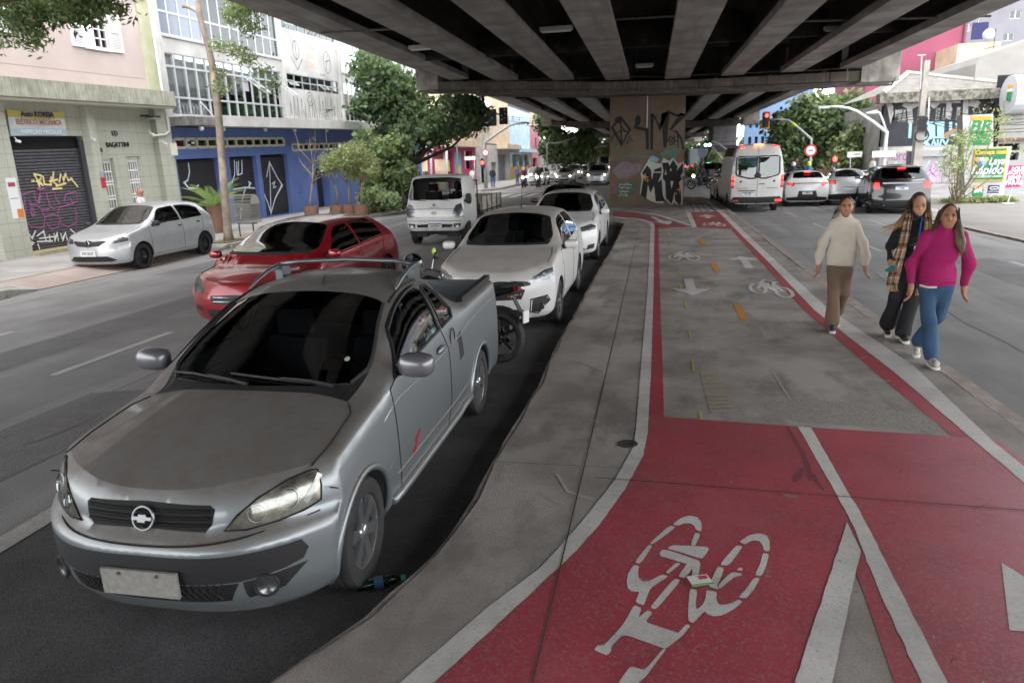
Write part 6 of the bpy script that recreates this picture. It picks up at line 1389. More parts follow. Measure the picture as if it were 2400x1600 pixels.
# red hatchback in the traffic lane behind the pickup
def badge_red(root,B):
 for z in (.50,.56): MB().tube([(float(B.Xf(y,z))+.006,y,z) for y in np.linspace(-.34,.34,9)],.010,5).obj('grille_bar',CHROME,root)
 P = [B.P(x,5.10) for x in np.linspace(.7,-1.3,14)]
 for sg in (-1,1): MB().tube([(p.x,sg*(p.y+.004),p.z) for p in P],.010,5).obj('window_trim',CHROME,root)
 MB().tube([(-1.0,0,1.47),(-1.15,0,1.57),(-1.3,0,1.64)],[.008,.004,.003],5).obj('aerial',BLKP,root)
dR = gen(L=4.36,W=.91,H=1.48,wb=2.65,foh=.88,xc=1.22,xw=.25,xre=-1.30,zh0=.74,zh1=1.0,belt=.94,belt2=1.02,zbk=1.05,wr=.325,glass=GL_K,wglass=glass_mat('glass_green_screen',(.38,.44,.41)),spokes=5,xb=-2.0,
  fpan=[('headlight',[(.50,.60),(.52,.70),(.66,.78),(.80,.80),(.86,.72),(.80,.62)]),('grille',[(0,.46),(.36,.47),(.40,.58),(0,.60)]),('lower_grille',[(0,.26),(.45,.27),(.48,.38),(0,.40)]),('fog_recess',[(.56,.34),(.74,.36),(.72,.44),(.58,.42)])],badge=badge_red,tum=.66)
car('red_hatchback','red hatchback driving in the lane beside the silver pickup',(-5.62,10.75,0),-H90,dR,RPAINT)
# white saloon parked behind the motorcycle
def badge_ka(root,B):
 MB().tube([(-.35,0,1.52),(-.36,0,1.6),(-.44,0,1.95)],[.014,.004,.003],6).obj('aerial',BLKP,root)
 for sg in (-1,1):
  y = .66; z = .36; MB().lathe([(0,.0),(.045,.003),(.05,-.01)],14,(float(B.Xf(y,z))+.012,sg*y,z),'X').obj('fog_lamp',REFL,root)
  P = [(.54,.47),(.74,.50),(.77,.44),(.62,.27),(.52,.30)]
  MB().tube([(float(B.Xf(a,b))+.004,sg*a,b) for a,b in P],.012,6,closed=True).obj('fog_frame',BLKP,root)
  for (yy,zz,r_) in ((.60,.74,.045),(.70,.765,.04)):
   b = MB().lathe([(0,-.03),(r_*.6,-.02),(r_,.004),(r_*1.08,-.01)],16,axis='X').obj('bulb_bowl',M('bowl_chrome','9c9d9f',.15,1.),root,180); b.location = (float(B.Xf(yy,zz))+.004,sg*yy,zz); b.rotation_euler = (0,-.3,sg*.6)
dK = gen(L=4.25,W=.85,H=1.53,wb=2.49,foh=.83,xc=.92,xw=.12,xre=-1.25,zh0=.84,zh1=1.06,belt=.98,belt2=1.03,wr=.31,sedan=1.10,det=2,rim=M('rim_grey','6f7073',.35,.8),wstyle='twin',glass=GL_D,flare=.0,
  fpan=[('headlight',[(.50,.705),(.58,.77),(.70,.84),(.82,.86),(.84,.78),(.76,.71)]),('grille',[(0,.46),(.42,.48),(.47,.60),(.30,.68),(0,.70)]),('fog_recess',[(.54,.30),(.64,.28),(.76,.44),(.72,.49),(.56,.46)]),('lower_grille',[(0,.24),(.46,.25),(.44,.34),(0,.35)])],badge=badge_ka)
car('white_saloon','dusty white saloon with a long aerial parked right behind the motorcycle',(-2.06,11.0,0),-H90-.01,dK,WPAINT)
# second white car parked farther along
def badge_lo(root,B): MB().tube([(.02,0,1.50),(-.02,0,1.56),(-.07,0,1.62)],[.012,.006,.004],6).obj('aerial',BLKP,root)
dL = gen(L=4.35,W=.866,H=1.53,wb=2.63,foh=.82,xc=1.02,xw=.22,xre=-1.25,zh0=.82,zh1=1.06,belt=.98,belt2=1.03,wr=.31,sedan=1.10,wstyle='twin',glass=GL_D,wglass=GL_K,
  fpan=[('headlight',[(.44,.70),(.50,.80),(.72,.85),(.82,.80),(.82,.73),(.62,.69)]),('grille',[(0,.64),(.40,.70),(.40,.77),(0,.79)]),('lower_grille',[(0,.27),(.5,.27),(.62,.30),(.45,.40),(0,.41)]),('fog_recess',[(.62,.29),(.78,.32),(.80,.42),(.66,.40)])],badge=badge_lo)
car('white_saloon','second white saloon in the row, parked between the long-aerial saloon and the dark car',(-1.98,17.6,0),-H90-.012,dL,WPAINT2)
dD = gen(L=3.95,W=.85,H=1.50,wb=2.5,det=1,sedan=False,glass=GL_D)
car('dark_hatchback','dark grey hatchback parked last in the kerbside row, mostly hidden',(-2.75,23.4,0),-H90,dD,DPAINT)
# ---- right-hand traffic seen from behind ------------------------------------
def lit(root,B,W,z0,z1,ys,mat=None,third=None):
 for sg in (-1,1):
  for (ya,yb) in ys:
   P = [(float(B.Xr(y,z))-.012,sg*y,z) for y,z in ((ya,z0),(yb,z0),(yb,z1),(ya,z1))]
   if sg > 0: P = P[::-1]
   MB().prism(P,(.02,0,0)).obj('brake_light',mat or REDE,root)
 if third:
  x,z,w_ = third; MB().box(x-.02,-w_,z-.02,x+.02,w_,z+.02).obj('brake_light',REDE,root)
def badge_hb(root,B):
 lit(root,B,.86,.90,.99,((.60,.72),),third=(-1.62,1.42,.12)); plate(root,float(B.Xr(0.,.60))-.012,0,.58,1,'FKB4I',-1)
 MB().tube([(float(B.Xr(y,.97))-.008,y,.97) for y in np.linspace(-.6,.6,11)],.016,6).obj('light_band',REDL,root)
dH = gen(L=4.0,W=.86,H=1.47,wb=2.53,foh=.80,xre=-1.40,zbk=1.06,xb=-1.98,det=1,glass=GL_D,rglass=GL_M,rpan=[('taillight',[(.52,.90),(.60,.84),(.80,.92),(.82,1.0),(.56,1.0)]),('bumper_trim',[(0,.24),(.80,.25),(.82,.38),(.40,.42),(.34,.66),(0,.66)])],badge=badge_hb)
car('white_hatchback','white hatchback with a red light band waiting right of the van',(6.55,33.6,0),H90-.03,dH,WPAINT2)
def badge_kw(root,B): lit(root,B,.8,.93,1.0,((.56,.70),)); plate(root,float(B.Xr(0.,.70))-.012,0,.72,1,None,-1)
dW = gen(L=3.73,W=.79,H=1.50,wb=2.42,foh=.72,xc=.95,xw=.3,xre=-1.20,zh1=1.06,belt=1.0,belt2=1.06,zbk=1.14,wr=.30,xb=-1.75,rpan=[('taillight',[(.50,.88),(.74,.90),(.76,1.04),(.50,1.04)]),('bumper_trim',[(0,.24),(.76,.25),(.78,.46),(.3,.50),(0,.50)])],badge=badge_kw,glass=GL_D,rglass=GL_M)
car('silver_hatchback','small silver hatchback between the white hatchback and the black sport utility',(8.35,33.6,0),H90-.12,dW,SPAINT)
def badge_ed(root,B):
 lit(root,B,.96,.92,1.10,((.72,.86),),third=(-1.86,1.58,.12)); plate(root,float(B.Xr(0.,.92))-.014,.0,.92,1,'FUM',-1)
 MB().box(float(B.Xr(0.,1.1))-.015,-.62,1.06,float(B.Xr(0.,1.1))+.03,.62,1.11).obj('trim_bar',CHROME,root)
 for sg in (-1,1): MB().lathe([(.04,-.1),(.045,.0),(.035,.0)],12,(float(B.Xr(0.,.35))-.0,sg*.55,.33),'X').obj('exhaust',CHROME,root)
 MB().box(-1.98,-.62,1.60,-1.70,.62,1.625).obj('spoiler',KPAINT,root)
dE = gen(L=4.68,W=.965,H=1.70,wb=2.82,foh=.92,xc=1.15,xw=.35,xre=-1.62,zh0=.90,zh1=1.15,belt=1.12,belt2=1.18,zbk=1.22,wr=.37,xb=-2.2,det=1,rim=CHROME,spokes=5,wstyle='twin',glass=GL_K,rpan=[('taillight',[(.68,.88),(.90,.88),(.93,1.16),(.70,1.16)]),('bumper_trim',[(0,.26),(.85,.27),(.86,.48),(0,.50)])],badge=badge_ed,tw=.22)
car('black_suv','glossy black sport utility vehicle with chrome wheels waiting by the forecourt',(8.98,29.35,0),H90-.14,dE,KPAINT)
# dark car left of the van
def badge_dk(root,B): lit(root,B,.86,.88,1.02,((.66,.78),))
dX = gen(L=4.3,W=.88,H=1.62,wb=2.6,xc=.95,xw=.2,xre=-1.5,zh0=.88,zh1=1.1,belt=1.04,belt2=1.1,zbk=1.15,wr=.33,det=1,glass=GL_K,badge=badge_dk)
car('black_hatchback','black car ahead of the white van, half hidden beside the median kerb',(3.95,37.0,0),H90,dX,KPAINT)
# ---- white high-roof van ------------------------------------------------------
def van():
 W = .99; H = 2.62; zb = .34
 def r(x,zt,wf=1.,yr=.78,belt=1.1): return (x,[(0,zb),(W*.72*wf,zb),(W*.95*wf,zb+.06),(W*wf,.62),(W*wf,belt),(W*.985*wf,min(1.55,zt-.1)),(W*yr*wf,zt-.10),(W*.45*wf,zt-.015),(0,zt)])
 st = [r(2.75,1.15,.90,.74,.9),r(2.3,1.30,.97,.74),r(2.0,1.42,1,.74),r(1.55,1.95,1,.76),r(1.1,2.42,1,.78),r(.6,2.58,1,.80),r(-1.0,H,1,.80),r(-2.7,H-.02,1,.80),r(-2.95,H-.08,.985,.78)]
 d = dict(W=W,wr=.35,axles=(1.85,-1.82),stations=st,front=[(zb,2.75),(.6,2.86),(1.0,2.82),(1.2,2.70),(1.4,2.5)],rear=[(zb,-2.98),(.5,-3.04),(1.2,-3.04),(1.6,-3.03),(2.3,-2.97),(2.6,-2.86)],fc=(.3,W,3),rc=(.10,W,4.),det=1,tw=.21,rim=RIMK,wstyle='steel',wheel_in=.14,
   side=[('windscreen',[(1.95,8),(1.93,7),(1.88,6.3),(1.15,6.2),(1.12,7),(1.12,8)]),('side_window:a',[(1.72,4.35),(1.30,5.4),(.72,5.5),(.70,4.35)]),('roof_window',[(1.0,5.55),(1.0,5.9),(-2.5,5.9),(-2.5,5.55)])],
   fpan=[('headlight',[(.62,.85),(.66,1.1),(.86,1.15),(.90,.9)]),('grille',[(0,.80),(.5,.80),(.5,1.05),(0,1.05)])],
   rpan=[('rear_window',[(.06,1.40),(.10,1.36),(.30,1.35),(.72,1.46),(.76,1.52),(.75,2.06),(.70,2.10),(.06,2.10)]),('bumper_trim',[(0,.36),(.92,.36),(.97,.50),(.86,.62),(0,.60)]),('taillight',[(.86,.95),(.97,.95),(.97,1.42),(.87,1.42)])],
   mats=dict(rear_window=glass_mat('van_rear_glass',(.34,.46,.42)),roof_window=GL_K),glass=GL_D,mirror=(1.70,4.5),mirmat=BLKP)
 root,B = build_car('delivery_van','white high-roof van braking in the lane right of the median',(4.05,32.0,0),H90+.01,d,car_paint('paint_van','c2c1be',0,.35,coat=.4),cat='van')
 X = lambda y,z: float(B.Xr(y,z))
 lit(root,B,W,1.28,1.40,((.87,.95),)); lit(root,B,W,1.06,1.18,((.87,.95),))
 MB().box(-2.94,-.17,2.555,-2.85,.17,2.60).obj('brake_light',M('lamp_amber_lit','ff5a30',.3,emit=2.2),root)
 for y in (-.62,.62): MB().box(-2.95,y-.07,2.50,-2.86,y+.07,2.54).obj('marker_light',REDE,root)
 MB().tube([(X(0.,z)-.004,0,z) for z in np.linspace(.62,2.5,12)],.006,5).obj('panel_gap',SEAM,root)
 # dark window surrounds and pale panes
 for sg in (-1,1):
  P = [(.04,1.36),(.10,1.32),(.30,1.31),(.76,1.43),(.81,1.52),(.79,2.09),(.72,2.14),(.04,2.14)]
  MB().tube([(X(a,b)-.003,sg*a,b) for a,b in P],.03,6,closed=True).obj('window_seal',BLKP,root)
  MB().lathe([(0,-.02),(.04,-.015),(.045,0)],12,(X(.62,1.2),sg*.62,1.2),'X').obj('hinge_cap',BLKP,root)
  MB().box(X(0,.9)-.012,sg*.55-.2,.935,X(0,.9),sg*.55+.2,.95).obj('trim_line',SEAM,root)
  MB().box(X(.8,.45)-.03,sg*.80-.12,.43,X(.8,.45),sg*.80+.12,.50).obj('reflector',REDE if sg < 0 else REDL,root)
  MB().tube([(-2.0,sg*.4,.30),(-2.5,sg*.4,.24)],.05,8).obj('leaf_spring',BLKP,root)
 MB().sphere((X(0,1.42)-.01,0,1.42),(.03,.13,.10),12,8).obj('door_lock',BLKP,root)
 MB().box(X(.0,1.1)-.04,-.26,1.085,X(.0,1.1),-.06,1.115).obj('door_handle',BLKP,root)
 MB().box(X(.0,.85)-.03,.06,.835,X(.0,.85),.70,.87).obj('handle_rail',BLKP,root)
 plate(root,X(.3,.72)-.015,.34,.73,1,'KVI3888',-1)
 MB().box(-2.6,-.45,.22,-2.2,.1,.36).obj('spare_wheel_tray',BLKP,root); MB().box(-2.9,-.3,.18,-2.85,.3,.34).obj('tow_bar',BLKP,root)
 return root
van()
# ---- white cab-over flatbed truck ------------------------------------------------
def truck():
 W = .86; zb = .42
 def r(x,zt,wf=1.,yr=.84): return (x,[(0,zb),(W*.80*wf,zb),(W*.95*wf,zb+.06),(W*wf,.72),(W*wf,1.05),(W*.985*wf,1.22),(W*(yr+.05)*wf,zt-.06),(W*.55*wf,zt-.008),(0,zt)])
 st = [r(-.42,1.84,.97,.84),r(-.62,1.94,.99,.85),r(-.9,1.965,1,.83),r(-1.3,1.965,1,.83),r(-1.52,1.94,.99,.82)]
 fr = [(zb,-.04),(.55,0),(.80,.0),(1.0,-.03),(1.18,-.09),(1.30,-.15),(1.78,-.42),(1.90,-.52),(1.96,-.62)]
 d = dict(W=W,wr=.30,axles=(-.62,),stations=st,front=fr,rear=[(zb,-1.55),(1.9,-1.55)],fc=(.10,W,8.),rc=(.03,W,4),det=1,tw=.19,rim=RIMK,wstyle='steel',wheel_in=.11,archgap=.05,
   side=[('side_window:a',[(-.36,5.1),(-.50,5.45),(-.72,5.80),(-1.32,5.82),(-1.34,5.08)]),('door:a',[(-.28,2.8),(-.30,5.0),(-.62,5.9),(-1.40,5.92),(-1.42,2.8),(-1.1,2.6)])],
   fpan=[('windscreen',[(0,1.27),(.76,1.29),(.80,1.35),(.71,1.84),(.66,1.875),(0,1.885)]),('headlight',[(.54,.82),(.57,1.0),(.64,1.13),(.78,1.18),(.84,1.02),(.83,.80),(.64,.79)]),('lower_grille',[(0,.52),(.50,.52),(.54,.60),(0,.62)]),('fog_recess',[(.58,.51),(.76,.53),(.78,.63),(.56,.62)])],
   rpan=[('rear_window',[(0,1.30),(.60,1.30),(.60,1.72),(0,1.72)])],glass=GL_M,mats=dict(windscreen=glass_mat('truck_screen',(.36,.4,.39)),rear_window=GL_L),mirror=(-.34,5.05),mirmat=BLKP,mirsize=(.06,.09,.15))
 root,B = build_car('flatbed_truck','white cab-over flatbed truck driving towards the camera in the next lane',(-5.98,19.1,0),-H90-.02,d,car_paint('paint_truck','cfcfcd',0,.35,coat=.5),cat='truck')
 X = lambda y,z: float(B.Xf(y,z))
 MB().box(-1.45,-.80,.55,-.35,.80,.80).obj('cabin_floor',DARKIN,root)
 MB().prism([(-.22,-.78,1.22),(-.50,-.78,1.24),(-.56,-.78,1.0),(-.56,-.78,.8),(-.12,-.78,.8)],(0,1.56,0)).obj('dashboard',DARKIN,root)
 for y in (-.42,.42):
  MB().box(-1.35,y-.24,.80,-.95,y+.24,.95).box(-1.45,y-.24,.9,-1.30,y+.24,1.45).box(-1.44,y-.14,1.48,-1.34,y+.14,1.68).obj('car_seat',SEAT,root)
 c = Vector((-.66,.40,1.26)); MB().tube([c+Vector((.10*math.sin(t),.19*math.cos(t),.16*math.sin(t))) for t in np.linspace(0,2*math.pi,22)[:-1]],.014,6,closed=True).obj('steering_wheel',BLKP,root)
 # bumper seam, panel lines, badge
 for z in (.70,1.03): MB().tube([(X(y,z)+.002,y,z) for y in np.linspace(-.80,.80,17)],.006,5).obj('panel_gap',SEAM,root)
 MB().tube([(X(y,.80)+.002,y,.80) for y in np.linspace(-.55,.55,9)],.004,5).obj('panel_gap',SEAM,root)
 e = bpy.data.objects.new('emblem',None); COL.objects.link(e); e.parent = root; e.location = (X(0,.92)+.012,0,.92)
 MB().tube([(0,.075*math.cos(t),.042*math.sin(t)) for t in np.linspace(0,2*math.pi,25)[:-1]],.006,6,closed=True).obj('emblem_ring',CHROME,e)
 MB().tube([(0,-.045,-.03),(0,-.025,.03)],.007,6).tube([(0,.025,-.03),(0,.045,.03)],.007,6).tube([(0,-.03,-.008),(0,.03,.008)],.007,6).obj('emblem_letter',CHROME,e)
 MB().box(X(0,1.08)+.002,-.13,1.068,X(0,1.08)+.006,.13,1.08).obj('sticker',M('sticker_darkred','7c2a30',.6),root)
 MB().lathe([(0,.004),(.045,.004),(.045,0)],16,(X(0,1.13)+.004,0,1.13),'X').obj('sticker',M('sticker_teal','4e7a86',.6),root)
 plate(root,X(0,.56)+.015,.02,.57,1,'GDF4F61',1)
 for sg in (-1,1):
  MB().lathe([(0,.0),(.05,.004),(.055,-.01)],12,(X(.67,.57)+.01,sg*.67,.57),'X').obj('fog_lamp',REFL,root)
  MB().tube([(X(.3,1.27)+.01,sg*.35+.1,1.25),(X(.1,1.33)+.02,sg*.35-.35,1.29)],.010,5).obj('wiper_blade',BLKP,root)
 # driver
 dr = thing('person','driver in dark clothes behind the windscreen of the white flatbed truck','person',(-5.98+.40,19.1+1.12,0));
 bl = MB(); bl.sphere((0,0,1.62),(.085,.10,.125),14,10); bl.tube([(0,.02,1.56),(0,.03,1.44)],[.05,.055],8); bl.obj('head',M('skin_dark','6e4a38',.6),dr,180)
 MB().sphere((0,.03,1.66),(.092,.10,.105),12,8).obj('hair',M('hair_black','16110f',.7),dr,180)
 MB().tube([(0,.06,.95),(0,.05,1.2),(0,.03,1.38),(0,.03,1.46)],[.17,.19,.17,.06],14).tube([(-.17,.04,1.36),(-.24,-.10,1.15),(-.10,-.38,1.25)],[.06,.05,.035],8).tube([(.17,.04,1.36),(.24,-.10,1.15),(.10,-.38,1.25)],[.06,.05,.035],8).obj('shirt',M('shirt_dark','3a3f48',.9),dr,180)
 # chassis, load bed with dropsides
 CH = M('chassis_dark','26241f',.8,col2='3a342c',vs=9); BW_ = M('bed_boards','b0aaa0',.8,col2='7d7468',vs=7,bump=.3,bs=30)
 MB().box(-4.2,-.38,.48,-1.2,-.28,.64).obj('chassis_rail',CH,root); MB().box(-4.2,.28,.48,-1.2,.38,.64).obj('chassis_rail',CH,root)
 MB().box(-4.35,-.90,.80,-1.68,.90,.90).obj('bed_floor',CH,root)
 for sg in (-1,1):
  for k in range(3):
   for j in range(2):
    x0 = -4.34+j*1.34; MB().box(x0,sg*.93-.02,.86+k*.135,x0+1.3,sg*.93+.02,.985+k*.135).obj('side_board',BW_,root)
  for x in (-1.75,-2.4,-3.02,-3.7,-4.3): MB().box(x-.03,sg*.955-.012,.76,x+.03,sg*.955+.012,1.28).obj('board_post',CH,root)
 for k in range(3): MB().box(-4.38,-.92,.86+k*.135,-4.34,.92,.985+k*.135).obj('tail_board',BW_,root)
 for y in np.linspace(-.85,.85,5): MB().tube([(-1.66,y,.9),(-1.66,y,1.75)],.02,6).obj('rack_post',CH,root)
 for z in (1.3,1.75): MB().tube([(-1.66,-.87,z),(-1.66,.87,z)],.02,6).obj('rack_rail',CH,root)
 for sg in (-1,1):
  for k in (0,1): wheel(root,-3.05,sg*(.76-k*.2),.30,.17,RIMK,5,sg,0,'steel',0)
  MB().box(-.15-.55,sg*.80-.05,.30,-.10-.20,sg*.80+.02,.48).obj('mud_flap',CH,root)
 MB().tube([(-3.05,-.7,.30),(-3.05,.7,.30)],.05,8).obj('axle',CH,root); MB().tube([(-.62,-.7,.30),(-.62,.7,.30)],.04,8).box(-1.2,-.35,.32,-.3,.35,.5).obj('engine_pan',CH,root)
 MB().box(-2.4,.5,.42,-1.7,.8,.72).obj('fuel_tank',CH,root)
 return root
truck()
# ---- queue of cars far away on the left, facing the camera ------------------
FAR = [  # measured column in the photo, distance, kind, paint, label
(1260,66.5,'suv',WPAINT2,'white sport utility vehicle at the head of the far queue, behind the two motorcycles'),(1293,75.,'van',WPAINT2,'white high car right behind the leading sport utility vehicle in the far queue'),(1326,72,'h',SPAINT,'silver hatchback with round lit headlights in the far queue'),(1346,84.,'suv',WPAINT2,'white sport utility vehicle following the silver hatchback in the far queue'),(1371,90.,'h',GPAINT,'grey car deep in the far queue beside the white sport utility vehicle'),
(1402,63.0,'pick',SPAINT,'silver pickup with bright headlights nearest the graffitied pillar in the far queue'),(1417,104.,'bigvan',WPAINT2,'white van or bus at the back of the far queue'),(1386,100.,'suv',GPAINT,'grey sport utility vehicle at the back of the far queue')]
protos = {}
for px_,y,k,pt,lb in FAR:
 x = onY(y,px_,420).x
 d = {'h': gen(det=0,glass=GL_D,tum=.68),'suv': gen(L=4.5,W=.92,H=1.68,wb=2.67,zh0=.92,zh1=1.14,belt=1.08,belt2=1.12,zbk=1.2,xc=1.0,xw=.3,xre=-1.5,wr=.36,det=0,glass=GL_D),'pick': gen(L=4.9,W=.92,H=1.75,wb=2.9,zh0=1.0,zh1=1.2,belt=1.12,belt2=1.15,zbk=1.25,xc=1.1,xw=.45,xre=-1.0,wr=.38,det=0,glass=GL_D),'van': gen(L=4.2,W=.88,H=1.8,wb=2.6,zh0=.9,zh1=1.15,belt=1.08,belt2=1.12,zbk=1.25,xc=1.1,xw=.45,xre=-1.7,wr=.33,det=0,glass=GL_M,wglass=GL_L),'bigvan': gen(L=5.5,W=1.0,H=2.5,wb=3.3,zh0=1.1,zh1=1.35,belt=1.3,belt2=1.35,zbk=1.5,xc=1.9,xw=1.2,xre=-2.5,wr=.36,det=0,glass=GL_D)}[k]
 root,B = build_car({'h': 'hatchback','suv': 'suv','pick': 'pickup_truck','van': 'hatchback','bigvan': 'van'}[k],lb,(x,y,0),-H90,d,pt,'cars queueing beyond the crossing',{'bigvan': 'van','pick': 'pickup truck'}.get(k,'car'))
 zh = d['hood'][0][1]
 for sg in (-1,1):
  yy = d['W']*.74; zz = zh-.09; MB().sphere((float(B.Xf(yy,zz))+.01,sg*yy,zz),(.03,.10,.06),10,6).obj('headlamp',WLIT,root)
 plate(root,float(B.Xf(0.,.45))+.015,0,.5,1,None,1)
# right side far: box truck and an estate seen from behind
bt = thing('box_truck','grey box truck far down the right-hand carriageway','truck',(6.6,104,0)); MB().box(-1.15,-.05,.9,1.15,4.2,3.1).obj('cargo_box',M('box_grey','aab0b4',.6),bt); MB().box(-1.0,4.25,.5,1.0,6,2.3).obj('cab',WPAINT2,bt)
for sg in (-1,1):
 o = MB().lathe([(.45,-.15),(.45,.15),(.25,.16),(.25,-.16)],16,axis='X',close=True).obj('wheel',RUB,bt); o.location = (sg*.9,.9,.45); MB().box(sg*.85-.15,-.1,.72,sg*.85+.15,-.05,.86).obj('brake_light',REDE,bt)
MB().box(-1.0,0,.6,1.,4.2,.88).obj('chassis_rail',BLKP,bt)
d = gen(det=0,glass=GL_D); root,B = build_car('hatchback','dark car in front of the grey box truck, far down the right-hand carriageway',(3.6,96,0),H90,d,KPAINT); lit(root,B,.86,.8,.95,((.62,.8),))
d = gen(L=4.5,W=.92,H=1.68,wb=2.67,zh0=.92,zh1=1.14,belt=1.08,belt2=1.12,zbk=1.2,xc=1.0,xw=.3,xre=-1.5,wr=.36,det=0,glass=GL_D); root,B = build_car('suv','black sport utility vehicle crossing behind the lone motorcyclist on the right',(4.75,59,0),H90,d,KPAINT); lit(root,B,.92,.98,1.1,((.70,.86),))
# ================================================================== PEOPLE (continuous surfaces from smooth distance fields)
def surfnet(f,lo,hi,h):
 lo = np.array(lo,float); hi = np.array(hi,float); n = np.ceil((hi-lo)/h).astype(int)+1
 ax = [lo[i]+h*np.arange(n[i]) for i in range(3)]; X,Y,Z = np.meshgrid(*ax,indexing='ij'); V = f(X,Y,Z).astype(float); I = V < 0
 sh = tuple(n-1); acc = np.zeros(sh+(3,)); cnt = np.zeros(sh)
 cs = [(a,b,c) for a in (0,1) for b in (0,1) for c in (0,1)]
 sl = lambda A,c: A[c[0]:c[0]+sh[0],c[1]:c[1]+sh[1],c[2]:c[2]+sh[2]]
 for i,a in enumerate(cs):
  for b in cs[i+1:]:
   if sum(abs(p-q) for p,q in zip(a,b)) != 1: continue
   Va,Vb = sl(V,a),sl(V,b); m_ = sl(I,a) != sl(I,b); t = np.where(m_,Va/np.where(m_,Va-Vb,1),0)
   for k in range(3): acc[...,k] += np.where(m_,a[k]+t*(b[k]-a[k]),0)
   cnt += m_
 act = cnt > 0; idx = -np.ones(sh,int); idx[act] = np.arange(act.sum()); g = np.argwhere(act)
 P = lo+h*(g+acc[act]/cnt[act][:,None]); Q = []
 for k in range(3):
  a = [slice(1,-1)]*3; a[k] = slice(0,-1); b = list(a); b[k] = slice(1,None)
  A,B = I[tuple(a)],I[tuple(b)]; E = np.argwhere(A != B)
  if len(E) == 0: continue
  E = E+1; E[:,k] -= 1; o1,o2 = (k+1) % 3,(k+2) % 3
  def cell(d1,d2):
   c = E.copy(); c[:,o1] -= d1; c[:,o2] -= d2; return idx[c[:,0],c[:,1],c[:,2]]
  q = np.stack([cell(1,1),cell(0,1),cell(0,0),cell(1,0)],1); s_ = A[tuple((E-(np.array([1,1,1])-np.eye(3,dtype=int)[k])).T)]
  q = np.where(s_[:,None],q,q[:,::-1]); Q.append(q)
 Q = np.concatenate(Q); Q = Q[(Q >= 0).all(1)]
 return P,Q
def smin(a,b,k): h = np.clip(.5+.5*(b-a)/k,0,1); return b*(1-h)+a*h-k*h*(1-h)
class Blob:
 def __init__(s,k=.03): s.items = []; s.k = k; s.cut = []; s.post = None; s.hem = None; s.sub = None
 def cap(s,a,b,ra,rb=None,k=None,sq=None): s.items.append(('c',np.array(a,float),np.array(b,float),ra,ra if rb is None else rb,k or s.k,sq)); return s
 def chain(s,pts,rs,k=None):
  for i in range(len(pts)-1): s.cap(pts[i],pts[i+1],rs[i],rs[i+1],k)
  return s
 def ell(s,c,r,k=None): s.items.append(('e',np.array(c,float),np.array(r,float),0,0,k or s.k,None)); return s
 def carve(s,c,r,k=.01): s.cut.append((np.array(c,float),np.array(r,float),k)); return s
 def f(s,X,Y,Z):
  d = None
  for t,a,b,ra,rb,k,sq in s.items:
   if t == 'c':
    ab = b-a; L2 = max(1e-9,ab@ab); h = np.clip(((X-a[0])*ab[0]+(Y-a[1])*ab[1]+(Z-a[2])*ab[2])/L2,0,1)
    dx,dy,dz = X-a[0]-h*ab[0],Y-a[1]-h*ab[1],Z-a[2]-h*ab[2]
    if sq: dx,dy = dx/sq[0],dy/sq[1]
    e = np.sqrt(dx*dx+dy*dy+dz*dz)-(ra+(rb-ra)*h)
   else:
    q = np.sqrt(((X-a[0])/b[0])**2+((Y-a[1])/b[1])**2+((Z-a[2])/b[2])**2); e = (q-1)*b.min()
   d = e if d is None else smin(d,e,k)
  if s.hem is not None: d = np.maximum(d,s.hem-Z)
  if s.sub is not None: d = smin(d,s.sub.f(X,Y,Z),.03)
  for c,r,k in s.cut:
   q = np.sqrt(((X-c[0])/r[0])**2+((Y-c[1])/r[1])**2+((Z-c[2])/r[2])**2); e = (q-1)*r.min(); d = -smin(-d,e,k)
  if s.post: d = s.post(d,X,Y,Z)
  return d
 def obj(s,name,mat,parent,h=.012,zmin=None):
  lo = np.full(3,1e9); hi = -lo
  for t,a,b,ra,rb,k,sq in s.items+(s.sub.items if s.sub else []):
   m_ = max(ra,rb)*(max(sq) if sq else 1)
   for p in ((a,b) if t == 'c' else (a-b,a+b)): lo = np.minimum(lo,p-m_-.02); hi = np.maximum(hi,p+m_+.02)
  if zmin is not None: lo[2] = zmin
  P,Q = surfnet(s.f,lo-h,hi+h,h)
  me = bpy.data.meshes.new(name); me.from_pydata(P.tolist(),[],Q.tolist()); me.materials.append(mat); me.shade_smooth(); return link(name,me,parent)
def hairmat(name,c1,c2,streaky=30,tip=None,z0=0,z1=0):
 if name in MATS: return MATS[name]
 mt = M(name,c1,.55,col2=c2,vs=6,streak=(streaky,(1,1,.08),.4,.65,c2),bump=.4,bs=60)
 if tip:
  n = mt.node_tree.nodes; L = mt.node_tree.links; b = n['Principled BSDF']; src = b.inputs['Base Color'].links[0].from_socket
  tc = n.new('ShaderNodeTexCoord'); sp = n.new('ShaderNodeSeparateXYZ'); r = n.new('ShaderNodeMapRange'); r.inputs['From Min'].default_value = z1; r.inputs['From Max'].default_value = z0; x = n.new('ShaderNodeMix'); x.data_type = 'RGBA'
  L.new(tc.outputs['Object'],sp.inputs[0]); L.new(sp.outputs[2],r.inputs['Value']); L.new(r.outputs[0],x.inputs[0]); L.new(src,x.inputs[6]); x.inputs[7].default_value = (*srgb(tip),1); L.new(x.outputs[2],b.inputs['Base Color'])
 return mt
SKIN = M('skin_tan','a87559',.55,col2='98684f',vs=14,bump=.05,bs=200); SKIN2 = M('skin_light','b38468',.55,col2='a3755c',vs=14); BROW = M('brow_dark','2a1c16',.8); LIP = M('lip','8a4a44',.5); EYEW = M('eye_white','c9c2bb',.4); IRIS = M('iris_dark','1d1310',.3)
